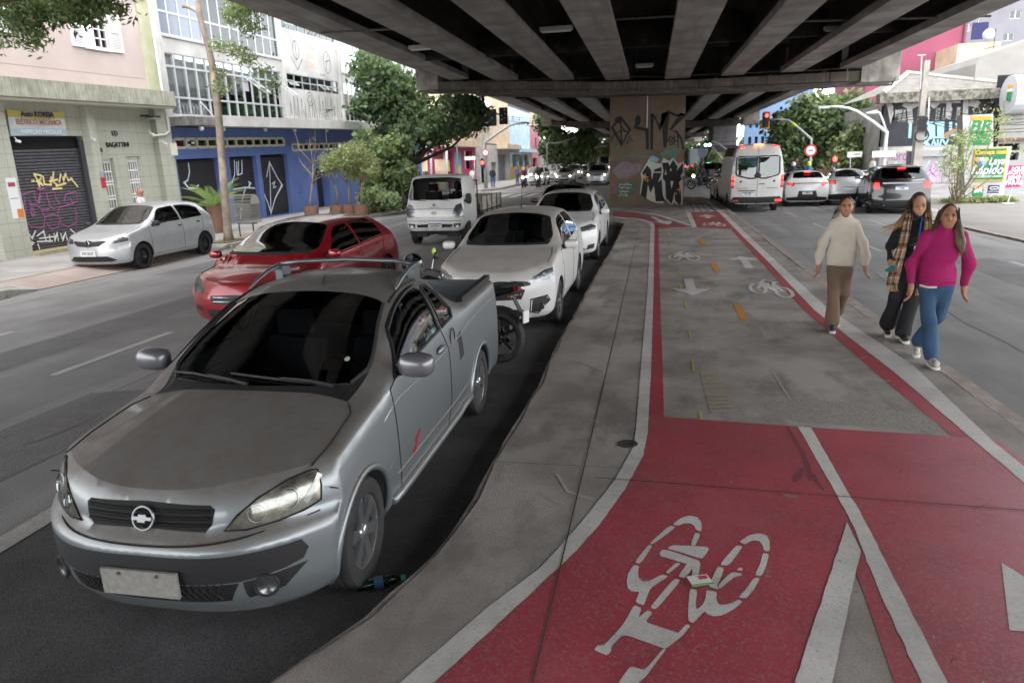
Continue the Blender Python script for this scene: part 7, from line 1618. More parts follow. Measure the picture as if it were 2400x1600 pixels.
def rotz(p,a,c): x,y = p[0]-c[0],p[1]-c[1]; return (c[0]+x*math.cos(a)-y*math.sin(a),c[1]+x*math.sin(a)+y*math.cos(a),p[2])
def head(b,root,c,yaw=0,tilt=0,skin=None,down=0.):
 """adds the head to the body field b; facial features become small parts. Face looks towards -y"""
 c = np.array(c,float); s = 1.0
 def T(x,y,z):      # local to world: tilt down, then yaw
  y2 = y*math.cos(down)+z*math.sin(down); z2 = -y*math.sin(down)*-1*-1+z*math.cos(down) if False else (-y)*-math.sin(down)+z*math.cos(down)
  a = math.cos(yaw)*x-math.sin(yaw)*y2; bb = math.sin(yaw)*x+math.cos(yaw)*y2; return np.array((c[0]+a,c[1]+bb,c[2]+z2))
 b.ell(T(0,.012,.02),(.074,.092,.098),.02); b.ell(T(0,-.022,-.045),(.056,.066,.07),.03); b.ell(T(0,-.05,-.085),(.032,.03,.025),.03)
 b.cap(T(0,-.083,.012),T(0,-.103,-.022),.008,.013,.012); b.ell(T(-.036,-.062,-.022),(.026,.022,.026),.03); b.ell(T(.036,-.062,-.022),(.026,.022,.026),.03)
 b.cap(T(-.045,-.074,.036),T(.045,-.074,.036),.011,.011,.02); b.ell(T(0,-.080,-.058),(.026,.010,.012),.015)
 for sx in (-1,1): b.ell(T(sx*.076,.018,-.005),(.012,.02,.032),.01)
 b.carve(T(-.032,-.092,.012),(.017,.014,.011),.012); b.carve(T(.032,-.092,.012),(.017,.014,.011),.012)
 for sx in (-1,1):
  e = T(sx*.031,-.070,.011); MB().sphere(e,.0112,10,8).obj('eye',EYEW,root,180); p = T(sx*.031,-.0795,.010); MB().sphere(p,(.0068,.003,.0068),8,6).obj('iris',IRIS,root,180)
  MB().tube([T(sx*.014,-.089,.030),T(sx*.032,-.090,.037),T(sx*.052,-.078,.031)],[.0035,.004,.002],6).obj('eyebrow',BROW,root)
  MB().tube([T(sx*.018,-.083,.018),T(sx*.032,-.085,.0215),T(sx*.047,-.076,.015)],.0034,5).obj('eyelid',BROW,root)
 MB().tube([T(-.026,-.078,-.057),T(-.010,-.0895,-.055),T(.010,-.0895,-.055),T(.026,-.078,-.057)],[.002,.004,.004,.002],6).tube([T(-.024,-.078,-.060),T(0,-.089,-.0635),T(.024,-.078,-.060)],[.002,.0055,.002],6).obj('lips',LIP,root,180)
 return T
def hand(b,w,d,side,curl=.5,palm=(0,-1,0)):
 """hand hanging from wrist w along direction d; fingers curl towards the thigh"""
 w = np.array(w,float); d = np.array(d,float); d /= np.linalg.norm(d); pn = np.array(palm,float); pn -= d*(pn@d); pn /= np.linalg.norm(pn); s = np.cross(d,pn)
 b.cap(w,w+d*.03,.026,.03,.015); b.ell(w+d*.055,(.022,.034,.045),.015)
 for i,(o,L) in enumerate(((-.03,.062),(-.010,.072),(.011,.068),(.030,.053))):
  p0 = w+d*.085+pn*o*.95; p1 = p0+d*L*.45+s*side*curl*.012; p2 = p1+d*L*.35+s*side*curl*.026; p3 = p2+d*L*.22+s*side*curl*.024
  b.chain([p0,p1,p2,p3],[.0095,.009,.0082,.007],.005)
 t0 = w+d*.03+pn*-.028; t1 = t0+d*.035+pn*-.022+s*side*.01; t2 = t1+d*.03+pn*-.004+s*side*.008; b.chain([t0,t1,t2],[.013,.011,.009],.008)
def shoe(root,a,toe,mat,sole):
 a = np.array(a,float); toe = np.array(toe,float)
 Blob(.02).cap(a+(0,.01,-.025),toe+(0,.02,.012),.040,.032).cap(a+(0,.02,.02),a+(0,.015,-.03),.034,.040).obj('shoe',mat,root,.009)
 d = (toe-a)*np.array((1,1,0)); d /= np.linalg.norm(d); n = np.array((-d[1],d[0],0)); h0 = a+np.array((0,0,-.085))-d*.045; h1 = toe+np.array((0,0,-.045))+d*.018; P = []
 for t,w_ in ((0,.022),(.06,.034),(.25,.037),(.5,.034),(.75,.043),(.92,.036),(1.,.016)): P.append((t,w_))
 pts = [h0+(h1-h0)*t+n*w_ for t,w_ in P]+[h0+(h1-h0)*t-n*w_ for t,w_ in P[::-1]]
 MB().prism([tuple(q) for q in pts],(0,0,.028)).obj('sole',sole,root)
def knit(d,X,Y,Z,amp=.0022,fz=210,fx=150): return d+amp*np.sin(Z*fz)*np.cos((X+Y)*fx)
def folds(seed,amp=.006):
 r = np.random.RandomState(seed); K = r.uniform(-1,1,(6,3))*np.array([22,22,14]); ph = r.uniform(0,6,6)
 return lambda d,X,Y,Z: d+amp*sum(np.sin(X*k[0]+Y*k[1]+Z*k[2]+p) for k,p in zip(K,ph))/3
ZF = ZI
# ---- woman in a cream sweater and brown trousers --------------------------------
def strands(root,pts,mat,n,spread,r=.004,seed=1):
 rr = np.random.RandomState(seed); b = MB(); P = np.array(pts)
 for i in range(n):
  o = rr.normal(0,1,3)*spread; e = rr.normal(0,1,3)*spread*1.6; Q = [p+o*(1-j/(len(P)-1))+e*(j/(len(P)-1)) for j,p in enumerate(P)]
  b.tube([tuple(q) for q in Q],[r*(1-.75*j/(len(P)-1)) for j in range(len(P))],4)
 return b.obj('hair_strands',mat,root,180)
def woman_cream():
 g_ = G(1958,772,ZF); root = thing('person','woman in a cream turtleneck sweater and brown flared trousers walking on the cycle path','person',(g_.x,g_.y,ZF),R_(-8))
 b = Blob(.02); T = head(b,root,(.0,-.03,1.485),yaw=-.05)
 b.chain([(0,-.005,1.42),(0,.0,1.33),(0,.01,1.1),(0,.0,.85)],[.05,.055,.08,.08],.03)
 for sx in (-1,1):
  w_ = (sx*.27+.01,-.04,.80); b.chain([(sx*.13,0,1.27),(sx*.245,.0,1.03),w_],[.045,.035,.025],.03); hand(b,w_,(sx*.12,-.05,-1),-sx,.7,(0,-1,0))
 b.chain([(-.08,0,.82),(-.06,-.05,.45),(-.05,-.07,.09)],[.06,.05,.035],.03); b.chain([(.08,0,.82),(.07,.02,.46),(.03,.24,.20)],[.06,.05,.035],.03)
 b.obj('body',SKIN,root,.0065)
 s = Blob(.035); s.cap((0,.0,1.27),(0,.005,.92),.120,.150,sq=(1.15,.80)).cap((0,.005,.93),(0,.0,.76),.150,.152,sq=(1.15,.8)); s.cap((0,-.0,1.34),(0,0,1.425),.07,.056,.05)
 s.hem = .80; s.sub = Blob(.02)
 for sx in (-1,1): s.sub.chain([(sx*.12,.0,1.29),(sx*.235,.01,1.06),(sx*.265,-.02,.92),(sx*.272,-.035,.83)],[.056,.058,.054,.036],.05)
 s.post = folds(3,.009); s.obj('sweater',M('knit_cream','cfc6b8',.95,col2='beb4a5',vs=3,bump=.3,bs=220),root,.010)
 t = Blob(.03); t.cap((0,0,.84),(0,0,.74),.118,.13,sq=(1.12,.82))
 t.chain([(-.075,-.0,.74),(-.075,-.05,.46),(-.06,-.07,.10)],[.086,.074,.090],.03); t.chain([(.075,0,.74),(.075,.03,.47),(.03,.22,.22)],[.086,.072,.075],.03)
 fo2 = folds(5,.013); t.post = lambda d,X,Y,Z: np.maximum(fo2(d,X,Y,Z),.055-Z); t.obj('trousers',M('cloth_brown','75604f',.92,col2='695545',vs=3,bump=.15,bs=160),root,.010)
 NV = M('shoe_navy','1d2440',.7); SW = M('sole_white','c8c6c0',.7)
 shoe(root,(-.05,-.075,.085),(-.06,-.24,.045),NV,SW); shoe(root,(.03,.26,.16),(.03,.16,.05),NV,SW)
 H = hairmat('hair_dark','1b130f','2e221b'); h = Blob(.02); h.ell(T(0,.026,.036),(.083,.092,.090)); h.carve(T(0,-.118,-.042),(.078,.085,.098),.012); h.chain([T(0,.11,.03),T(.0,.15,.0),T(-.03,.13,-.10)],[.04,.04,.02]); h.obj('hair',H,root,.007)
 strands(root,[T(-.05,.08,.02),T(-.10,.10,-.05),T(-.14,.08,-.16)],H,12,.015,.004,2)
 for sx in (-1,1): MB().sphere(T(sx*.082,.005,-.045),.009,8,6).obj('earring',CHROME,root)
 return root
def woman_black():
 g_ = G(2112,793,ZF); root = thing('person','woman in black with a beige checked scarf, glasses and long wind-blown hair looking down','person',(g_.x,g_.y,ZF),R_(-6))
 b = Blob(.02); T = head(b,root,(.02,-.05,1.53),yaw=-.05,down=.22)
 b.chain([(0.01,-.02,1.46),(0,.0,1.36),(0,.01,1.1),(0,.0,.88)],[.05,.055,.10,.10],.04)
 b.chain([(-.15,0,1.31),(-.22,.02,1.06),(-.235,-.14,.92)],[.045,.036,.026],.03); hand(b,(-.235,-.14,.92),(-.05,-.75,-.55),1,1.6,(-.2,.6,-1)); b.chain([(.15,0,1.31),(.24,.03,1.06),(.24,-.02,.85)],[.045,.036,.026],.03); hand(b,(.24,-.02,.85),(.0,-.1,-1),-1,.7)
 b.chain([(-.08,0,.86),(-.10,.02,.48),(-.13,.16,.12)],[.06,.05,.035],.03); b.chain([(.08,0,.86),(.05,-.06,.47),(.0,-.08,.09)],[.06,.05,.035],.03); b.obj('body',SKIN2,root,.0065)
 BK = M('cloth_black','17171a',.92,col2='202024',vs=3,bump=.2,bs=160)
 s = Blob(.035); s.cap((0,.0,1.30),(0,.0,.90),.115,.14,sq=(1.15,.78)); s.cap((0,-.0,1.38),(0.01,-.01,1.45),.065,.054,.03); s.chain([(-.14,0,1.32),(-.225,.02,1.06),(-.235,-.12,.935)],[.058,.050,.038],.04); s.chain([(.14,0,1.32),(.24,.03,1.06),(.24,-.02,.87)],[.058,.05,.038],.04); s.post = folds(8,.011); s.obj('jumper',BK,root,.010)
 t = Blob(.03); t.cap((0,0,.92),(0,0,.78),.145,.15,sq=(1.1,.8)); t.chain([(.085,0,.82),(.055,-.06,.47),(.0,-.08,.10)],[.09,.076,.095],.03); t.chain([(-.085,0,.82),(-.10,.02,.48),(-.13,.15,.15)],[.09,.076,.09],.03); fo2 = folds(9,.012); t.post = lambda d,X,Y,Z: np.maximum(fo2(d,X,Y,Z),.05-Z); t.obj('trousers',BK,root,.010)
 KS = M('shoe_black','18181a',.6); SW = M('sole_white','c8c6c0',.7); shoe(root,(.0,-.09,.085),(.0,-.26,.045),KS,SW); shoe(root,(-.13,.17,.10),(-.14,.03,.045),KS,SW)
 H = hairmat('hair_ombre','2a1d16','4a3526',30,'b08a5c',1.28,1.50); h = Blob(.02); h.ell(T(0,.028,.036),(.086,.096,.094)); h.carve(T(.0,-.118,-.045),(.060,.085,.102),.012)
 h.chain([T(.07,.02,.03),T(.10,.02,-.12),T(.12,.02,-.27),T(.12,.0,-.36)],[.035,.045,.045,.015],.03); h.chain([T(-.07,.02,.03),T(-.11,.02,-.10),T(-.17,.0,-.20),T(-.24,.0,-.26)],[.03,.04,.038,.01],.03); h.chain([T(0,.08,.0),T(0,.11,-.15),T(.03,.10,-.28)],[.06,.06,.03],.04); h.obj('hair',H,root,.008)
 strands(root,[T(-.07,.0,.04),T(-.13,-.02,-.10),T(-.22,-.02,-.22),T(-.36,.0,-.27)],H,26,.018,.0045,3); strands(root,[T(.07,-.02,.03),T(.10,-.03,-.12),T(.12,-.05,-.30),T(.12,-.06,-.40)],H,16,.018,.004,4)
 GM = M('glasses_gold','b08a50',.3,.8)
 for sx in (-1,1): MB().tube([T(sx*.034+.026*math.cos(a),-.096+.008*abs(math.cos(a)),.006+.022*math.sin(a)) for a in np.linspace(0,2*math.pi,17)[:-1]],.0022,5,closed=True).obj('glasses',GM,root)
 MB().tube([T(-.01,-.10,.012),T(.01,-.10,.012)],.002,5).obj('glasses_bridge',GM,root)
 # checked scarf: two hanging ends with fringe
 SCF = bpy.data.materials.new('scarf_check'); SCF.use_nodes = True; n = SCF.node_tree.nodes; L = SCF.node_tree.links; tc = n.new('ShaderNodeTexCoord'); sp = n.new('ShaderNodeSeparateXYZ'); L.new(tc.outputs['UV'],sp.inputs[0]); cur = None
 def band(ax,freq,ph,wd,col,prev):
  m1 = n.new('ShaderNodeMath'); m1.operation = 'MULTIPLY_ADD'; m1.inputs[1].default_value = freq; m1.inputs[2].default_value = ph; L.new(sp.outputs[ax],m1.inputs[0]); fr = n.new('ShaderNodeMath'); fr.operation = 'FRACT'; L.new(m1.outputs[0],fr.inputs[0]); lt = n.new('ShaderNodeMath'); lt.operation = 'LESS_THAN'; lt.inputs[1].default_value = wd; L.new(fr.outputs[0],lt.inputs[0])
  sc_ = n.new('ShaderNodeMath'); sc_.operation = 'MULTIPLY'; sc_.inputs[1].default_value = .75; L.new(lt.outputs[0],sc_.inputs[0]); x = n.new('ShaderNodeMix'); x.data_type = 'RGBA'; L.new(sc_.outputs[0],x.inputs[0]); x.inputs[7].default_value = (*srgb(col),1)
  if prev is None: x.inputs[6].default_value = (*srgb('b89a78'),1)
  else: L.new(prev,x.inputs[6])
  return x.outputs[2]
 for a_ in ((1,5.5,0,.20,'1d1b1c'),(1,5.5,.3,.10,'d8cfc0'),(0,2.2,.0,.22,'1d1b1c'),(0,2.2,.35,.12,'d8cfc0'),(1,2.75,.55,.04,'a02a2c'),(0,1.1,.6,.06,'a02a2c')): cur = band(*a_,cur)
 L.new(cur,n['Principled BSDF'].inputs['Base Color']); n['Principled BSDF'].inputs['Roughness'].default_value = .95; MATS['scarf_check'] = SCF
 def scarf(ctr,wd,name='scarf'):
  nu,nv = 8,len(ctr); vs = []; fs = []; uv = []
  for j,(p,q) in enumerate(zip(ctr,wd)):
   for i in range(nu+1):
    u = i/nu-.5; vs.append((p[0]+u*q,p[1]+.02*math.sin(i*2.1+j*.5)-.02*(1-4*u*u),p[2]-.01*abs(u))); uv.append((i/nu,1-j/(nv-1)))
  for j in range(nv-1):
   for i in range(nu): a = j*(nu+1)+i; fs.append((a,a+nu+1,a+nu+2,a+1))
  me = bpy.data.meshes.new(name); me.from_pydata(vs,[],fs); l = me.uv_layers.new()
  for poly in me.polygons:
   for li,vi in zip(poly.loop_indices,poly.vertices): l.data[li].uv = uv[vi]
  me.materials.append(SCF); me.shade_smooth(); o = link(name,me,root); md = o.modifiers.new('thick','SOLIDIFY'); md.thickness = .012; return o
 scarf([(-.09,-.10,1.44),(-.11,-.15,1.32),(-.12,-.165,1.2),(-.14,-.17,1.05),(-.17,-.18,.9),(-.19,-.19,.76),(-.20,-.19,.66)],[.07,.08,.09,.10,.12,.13,.13]); scarf([(.10,-.10,1.44),(.12,-.15,1.32),(.13,-.16,1.2),(.13,-.17,1.05),(.12,-.17,.9),(.11,-.18,.75),(.10,-.18,.62)],[.06,.06,.07,.07,.08,.08,.08])
 Blob(.02).chain([(-.08,-.08,1.44),(0,-.11,1.40),(.09,-.07,1.44),(.06,.06,1.45),(-.06,.06,1.45),(-.08,-.08,1.44)],[.028]*6).obj('scarf_neck',BK,root,.01)
 fb = MB()
 for i in range(14): x = -.26+i*.009; fb.tube([(x,-.19,.665),(x-.01*math.sin(i),-.19,.62),(x-.02*math.sin(i*2.),-.2,.585)],.003,4)
 for i in range(9): x = .062+i*.009; fb.tube([(x,-.18,.62),(x+.008*math.sin(i),-.18,.57),(x,-.18,.54)],.003,4)
 fb.obj('scarf_fringe',M('fringe_beige','a88a6a',.95),root)
 MB().tube([(.055,-.115,1.40),(.035,-.16,1.25),(.025,-.175,1.1)],.009,6).obj('lanyard',M('lanyard_blue','24479c',.7),root); MB().box(-.01,-.185,.98,.06,-.178,1.09).obj('badge',M('badge_white','c9c6c2',.5),root)
 ph = thing('phone','slim teal phone in the hand of the woman with the checked scarf','phone'); mw = root.matrix_basis @ Vector((-.245,-.30,.86)); ph.location = mw; ph.rotation_euler = (R_(50),R_(20),R_(10)); MB().box(-.03,-.004,-.065,.03,.004,.065).obj('case',M('phone_teal','3f8f86',.4),ph)
 return root
def woman_pink():
 g_ = G(2172,846,ZF); root = thing('person','woman in a magenta turtleneck sweater and blue jeans walking nearest the camera','person',(g_.x,g_.y,ZF),R_(-8))
 b = Blob(.02); T = head(b,root,(.03,-.06,1.475),yaw=-.12)
 b.chain([(0.03,-.03,1.41),(.02,-.01,1.32),(0,.01,1.1),(0,.0,.84)],[.052,.06,.09,.08],.03)
 for sx,w_ in ((-1,(-.262,-.12,.80)),(1,(.275,.03,.78))): b.chain([(sx*.15+.02,0,1.26),(sx*.27+.02,.02,1.0),w_],[.05,.038,.027],.03); hand(b,w_,(sx*.03,-.12,-1),-sx,.8)
 b.chain([(-.08,0,.84),(-.05,-.12,.46),(.0,-.18,.10)],[.06,.05,.038],.03); b.chain([(.09,0,.84),(.06,.04,.46),(-.06,.24,.14)],[.06,.05,.038],.03); b.obj('body',SKIN,root,.0065)
 s = Blob(.035); s.cap((.015,.0,1.25),(0,.0,.93),.132,.158,sq=(1.12,.80)).cap((0,0,.93),(0,0,.76),.158,.158,sq=(1.12,.82)); s.ell((.015,-.085,1.10),(.14,.075,.09),.06); s.cap((.02,-.01,1.32),(.03,-.03,1.41),.078,.066,.04)
 s.hem = .80; s.sub = Blob(.02)
 for sx,w_ in ((-1,(-.26,-.11,.835)),(1,(.275,.03,.815))): s.sub.chain([(sx*.16+.02,.0,1.27),(sx*.27+.02,.02,1.0),w_],[.066,.058,.045],.045)
 fo = folds(12,.012); s.post = lambda d,X,Y,Z: knit(fo(d,X,Y,Z),X,Y,Z,.0016,260,180); s.obj('sweater',M('knit_magenta','a3125f',.9,col2='8c0f52',vs=4,bump=.5,bs=150),root,.009)
 for z_ in (.845,.818):
  MB().tube([(.176*math.cos(a),.128*math.sin(a),z_) for a in np.linspace(0,2*math.pi,40)[:-1]],.014,6,closed=True).obj('sweater_hem',M('knit_magenta','a3125f'),root,180)
 MB().tube([(-.17,-.07,.80),(-.10,-.125,.79),(-.02,-.145,.795)],.012,6).obj('white_hem',M('cotton_white','cfcbc6',.9),root)
 J = M('denim','34506e',.9,col2='27405c',vs=5,bump=.4,bs=260,streak=(4,(1,1,.5),.5,.8,'4a6685')); t = Blob(.03); t.cap((0,0,.84),(0,0,.76),.13,.14,sq=(1.1,.82)); t.chain([(-.085,-.0,.79),(-.05,-.12,.47),(-.0,-.17,.09)],[.096,.072,.072],.03); t.chain([(.09,0,.79),(.06,.04,.47),(-.06,.22,.16)],[.096,.072,.07],.03); fo2 = folds(15,.013); t.post = lambda d,X,Y,Z: np.maximum(fo2(d,X,Y,Z),.06-Z); t.obj('jeans',J,root,.010)
 WS = M('shoe_white','b9b4ae',.7,col2='9a948c',vs=20); SW = M('sole_white','c8c6c0',.7); shoe(root,(.0,-.19,.085),(.02,-.36,.05),WS,SW); shoe(root,(-.06,.27,.14),(-.08,.13,.045),WS,SW)
 H = hairmat('hair_brown','241a15','4a3a2c',34,'6e5a44',1.2,1.45); h = Blob(.02); h.ell(T(0,.028,.034),(.084,.094,.092)); h.carve(T(.005,-.118,-.045),(.058,.085,.100),.012)
 h.chain([T(.07,.02,.02),T(.10,.01,-.12),T(.13,-.02,-.24),T(.15,-.05,-.33)],[.03,.042,.045,.02],.03); h.chain([T(-.07,.03,.03),T(-.10,.06,-.10),T(-.16,.05,-.20),T(-.22,.03,-.26)],[.028,.034,.03,.01],.03); h.chain([T(0,.08,.0),T(0,.10,-.15),T(.03,.11,-.28)],[.06,.06,.03],.04); h.obj('hair',H,root,.008)
 strands(root,[T(.06,-.03,.06),T(.095,-.03,-.10),T(.13,-.06,-.24),T(.15,-.09,-.37)],H,22,.016,.004,6); strands(root,[T(-.07,.02,.04),T(-.12,.03,-.12),T(-.18,.02,-.22),T(-.27,.0,-.28)],H,18,.016,.004,7)
 MB().tube([T(-.078+.0,.0+.014*math.cos(a),-.05+.014*math.sin(a)) for a in np.linspace(0,6.28,12)[:-1]],.003,5,closed=True).obj('earring',CHROME,root)
 return root
for f_,sc in ((woman_cream,.93),(woman_black,.94),(woman_pink,.92)): f_().scale = (sc,sc,1)
# ---- small figures far away --------------------------------------------------------
def figure(label,loc,rz,top,legs,hair,H=1.68,skin=SKIN,pose='stand',bag=None,hat=None):
 root = thing('person',label,'person',loc,rz); k = H/1.68
 b = Blob(.03); b.ell((0,-.01,1.58*k),(.075,.09,.105)); b.chain([(0,0,1.5*k),(0,0,1.38*k),(0,0,.95*k)],[.05,.06,.11],.04)
 if pose == 'stand': arms = [[(s*.16,0,1.36*k),(s*.23,.02,1.1*k),(s*.20,-.12,.98*k)] for s in (-1,1)]
 else: arms = [[(s*.16,0,1.36*k),(s*.24,0,1.1*k),(s*.06,-.22,1.18*k)] for s in (-1,1)]
 for a in arms: b.chain(a,[.045,.038,.03],.03); b.ell(a[-1],(.035,.035,.05),.02)
 for s_ in (-1,1): b.chain([(s_*.09,0,.9*k),(s_*.10,-.03*s_,.48*k),(s_*.10,.05*s_,.07)],[.07,.05,.04],.03); b.cap((s_*.10,.05*s_,.05),(s_*.10,.05*s_-.14,.04),.04)
 b.obj('body',skin,root,.016)
 t = Blob(.04); t.cap((0,0,1.3*k),(0,0,.92*k),.15,.16,sq=(1.1,.8))
 for a in arms: t.chain(a,[.07,.06,.05],.04)
 t.post = folds(4,.006); t.obj('top',top,root,.016)
 g = Blob(.03); g.cap((0,0,.95*k),(0,0,.82*k),.15,.15,sq=(1.1,.8))
 for s_ in (-1,1): g.chain([(s_*.09,0,.85*k),(s_*.10,-.03*s_,.48*k),(s_*.10,.05*s_,.12)],[.095,.075,.065],.03)
 g.obj('trousers',legs,root,.016); h = Blob(.02); h.ell((0,.02,1.62*k),(.085,.095,.09))
 if hat is None: h.carve((0,-.12,1.55*k),(.08,.08,.1))
 h.obj('hair' if hat is None else 'helmet',hair if hat is None else hat,root,.014); return root
HB = M('hair_black','16110f',.7); GREYH = M('hair_grey','8a8580',.8); TW = M('cloth_white','c9c7c3',.9); TB = M('cloth_blue','3f5c86',.9); TK = M('cloth_dark','2b2c33',.9); TJ = M('cloth_jeans','3a5574',.9)
p = G(1113,443,.15); figure('pedestrian in a white shirt and grey trousers in front of the pink corner shop',(-14.6,57.9,.15),2.6,TW,M('cloth_grey','9a9894',.9),HB)
figure('pedestrian in blue beside the traffic light pole at the pink corner shop',(-13.0,58.6,.15),.4,TK,TB,HB)
p = onY(45.2,2042,420); figure('person in a white shirt with grey hair walking by the mural house',(p.x,45.2,.15),1.9,TW,TK,GREYH)
p = onY(50,1865,415); figure('person in dark clothes holding a phone behind the white hatchback',(p.x,50,.15),0,TK,TK,HB,pose='phone')
figure('bald man in a white shirt on the pavement behind the silver hatchback',(-15.9,19.9,.15),-1.2,TW,TK,M('scalp','9a6a58',.6),H=1.62)
p = onX(-15.,1205,420)
for px_,y_,tp_,lb in ((1213,66,TB,'person in blue seated by the yellow and blue shop wall, far left'),(1231,66,TB,'person in a blue shirt between the two others at the yellow and blue shop wall'),(1240,66.5,M('cloth_peach','c9a48c',.9),'person in a peach shirt nearest the far queue at the yellow and blue shop wall')):
 q = onY(y_,px_,430); figure(lb,(q.x,y_,.15),-.6,tp_,TJ,HB)
# ================================================================== MOTORCYCLES
def motorbike(name,label,loc,rz,paint,det=1,lit=False,box=None,group=None,lean=.0,topbox=False,lamp=None):
 """front towards +x"""
 root = thing(name,label,'motorcycle',loc,rz,group); root.rotation_euler = (lean,0,rz); r = .30; n = 28 if det else 16
 for i,x in enumerate((.66,-.62)):
  w_ = MB(); t = .045 if i == 0 else .055; o = w_.lathe([(r-.075,-t*.6),(r-.05,-t),(r-.02,-t*.95),(r,-t*.4),(r,t*.4),(r-.02,t*.95),(r-.05,t),(r-.075,t*.6)],n,axis='Y',close=True).obj('wheel',RUB,root,40); o.location = (x,0,r)
  q = MB().lathe([(r-.075,-.03),(r-.095,-.02),(r-.095,.02),(r-.075,.03)],n,axis='Y',close=True)
  for k in range(5):
   a = k*2*math.pi/5; q.bar((.03*math.cos(a),0,.03*math.sin(a)),((r-.09)*math.cos(a+.15),0,(r-.09)*math.sin(a+.15)),.035,.022,(0,1,0))
  q.lathe([(0,-.07),(.035,-.07),(.04,0),(.035,.07),(0,.07)],12,axis='Y'); q.obj('rim',M('moto_rim','1c1c1e',.4,.5),o)
  MB().lathe([(.06,-.035),(.11,-.035),(.11,-.03),(.06,-.03)],20,(0,-.02,0),'Y',close=True).obj('brake_disc',CHROME,o)
 for s in (-1,1): MB().tube([(.66,s*.085,.30),(.50,s*.085,.68),(.42,s*.085,.92)],[.024,.022,.02],8).obj('fork',CHROME,root)
 MB().tube([(-.62+.31*math.cos(t),0,.30+.34*math.sin(t)) for t in np.linspace(.5,2.4,9)],.03,6).obj('rear_mudguard',BLKP,root); MB().tube([(.66+.35*math.cos(t),0,.30+.35*math.sin(t)) for t in np.linspace(.6,2.6,9)],.045,8).obj('front_mudguard',paint,root,180)
 MB().tube([(.40,0,.88),(.30,0,.62),(.22,0,.32),(-.05,0,.26),(-.12,0,.42)],.028,6).tube([(.38,0,.84),(-.1,0,.72),(-.62,0,.82)],.025,6).tube([(-.12,.09,.42),(-.62,.09,.30)],.022,6).tube([(-.12,-.09,.42),(-.62,-.09,.30)],.022,6).obj('frame',BLKP,root)
 Blob(.03).cap((.10,0,.40),(.02,0,.60),.12,.09,sq=(1,.8)).ell((-.06,0,.36),(.15,.13,.11)).obj('engine',M('engine_grey','4a4a4c',.5,.6),root,.02)
 Blob(.04).cap((.30,0,.86),(.02,0,.82),.13,.10,sq=(1,.85)).ell((.2,0,.84),(.17,.13,.10)).obj('tank',paint,root,.018)
 Blob(.03).cap((-.02,0,.80),(-.40,0,.83),.09,.085,sq=(1,1.15)).cap((-.38,0,.84),(-.62,0,.88),.075,.045).obj('seat',M('seat_vinyl','141415',.6),root,.018)
 Blob(.03).cap((-.35,0,.76),(-.80,0,.86),.07,.03,sq=(1,.9)).obj('tail',paint,root,.018)
 MB().box(-.86,-.05,.84,-.80,.05,.89).obj('tail_lamp',REDL,root); MB().bar((-.78,0,.78),(-.92,0,.52),.10,.012).obj('number_bracket',BLKP,root); MB().box(-.945,-.09,.48,-.93,.09,.62).obj('licence_plate',PLATE,root)
 for s in (-1,1): MB().tube([(-.78,s*.02,.78),(-.80,s*.14,.78)],.012,6).sphere((-.80,s*.16,.78),.03,8,6).obj('indicator',AMB,root)
 MB().tube([(.10,-.13,.30),(-.2,-.15,.26),(-.70,-.16,.38)],[.03,.035,.05],10).obj('exhaust',M('exhaust_dark','3a3a3c',.4,.8),root)
 MB().tube([(.36,-.36,1.02),(.40,-.2,1.05),(.42,0,1.0),(.40,.2,1.05),(.36,.36,1.02)],.014,6).tube([(.36,-.36,1.02),(.35,-.44,1.01)],.02,6).tube([(.36,.36,1.02),(.35,.44,1.01)],.02,6).obj('handlebar',BLKP,root)
 for s in (-1,1):
  MB().tube([(.38,s*.26,1.05),(.36,s*.32,1.18)],.008,5).sphere((.35,s*.34,1.21),(.02,.06,.045),10,8).obj('mirror',BLKP,root,180)
 MB().sphere((.55,0,.90),(.07,.10,.09),12,8).obj('headlamp',WLIT if lit else (lamp or REFL),root,180)
 if box: MB().box(-.86,-.2,.92,-.46,.2,1.28).obj('top_box',box,root)
 if topbox:
  MB().box(-.95,-.12,.90,-.55,.12,.93).obj('rack',BLKP,root)
 return root
def rider(label,loc,rz,jacket,legs,helmet):
 root = thing('person',label,'person',loc,rz)
 b = Blob(.04); b.chain([(-.20,0,.92),(-.12,0,1.15),(-.02,0,1.38)],[.15,.16,.13]); b.chain([(-.02,0,1.42),(.02,0,1.5)],[.06,.05])
 for s in (-1,1): b.chain([(-.02,s*.17,1.36),(.10,s*.28,1.14),(.33,s*.34,1.05)],[.07,.055,.04]); b.ell((.37,s*.36,1.04),(.05,.04,.035))
 b.obj('body',jacket,root,.018); t = Blob(.04)
 for s in (-1,1): t.chain([(-.18,s*.09,.90),(.14,s*.2,.72),(.02,s*.2,.36),(.0,s*.2,.30)],[.10,.085,.06,.05]); t.cap((.0,s*.2,.30),(.14,s*.2,.28),.05,.04)
 t.obj('trousers',legs,root,.018); h = Blob(.03); h.ell((.05,0,1.62),(.135,.12,.135)); h.ell((.10,0,1.58),(.10,.10,.10)); h.obj('helmet',helmet,root,.014)
 MB().sphere((.135,0,1.62),(.06,.095,.045),12,8).obj('visor',BLKG,root,180); return root
MBLK = M('moto_black','151517',.3,.2,coat=.6)
q = G(1192,826,0)
mb1 = motorbike('motorcycle','black motorcycle parked crosswise between the silver pickup and the white saloon',(-2.30,7.72,0),math.pi-.16,MBLK,1,lean=.10,topbox=True,lamp=M('lamp_yellowgreen','b7c95a',.3))
m_ = mb1; MB().sphere((.38,-.33,1.26),(.018,.05,.05),14,10).obj('round_mirror',M('mirror_green','9fc24a',.25),mb1,180); MB().tube([(.37,-.24,1.05),(.38,-.33,1.22)],.008,5).obj('mirror_stem',CHROME,mb1)
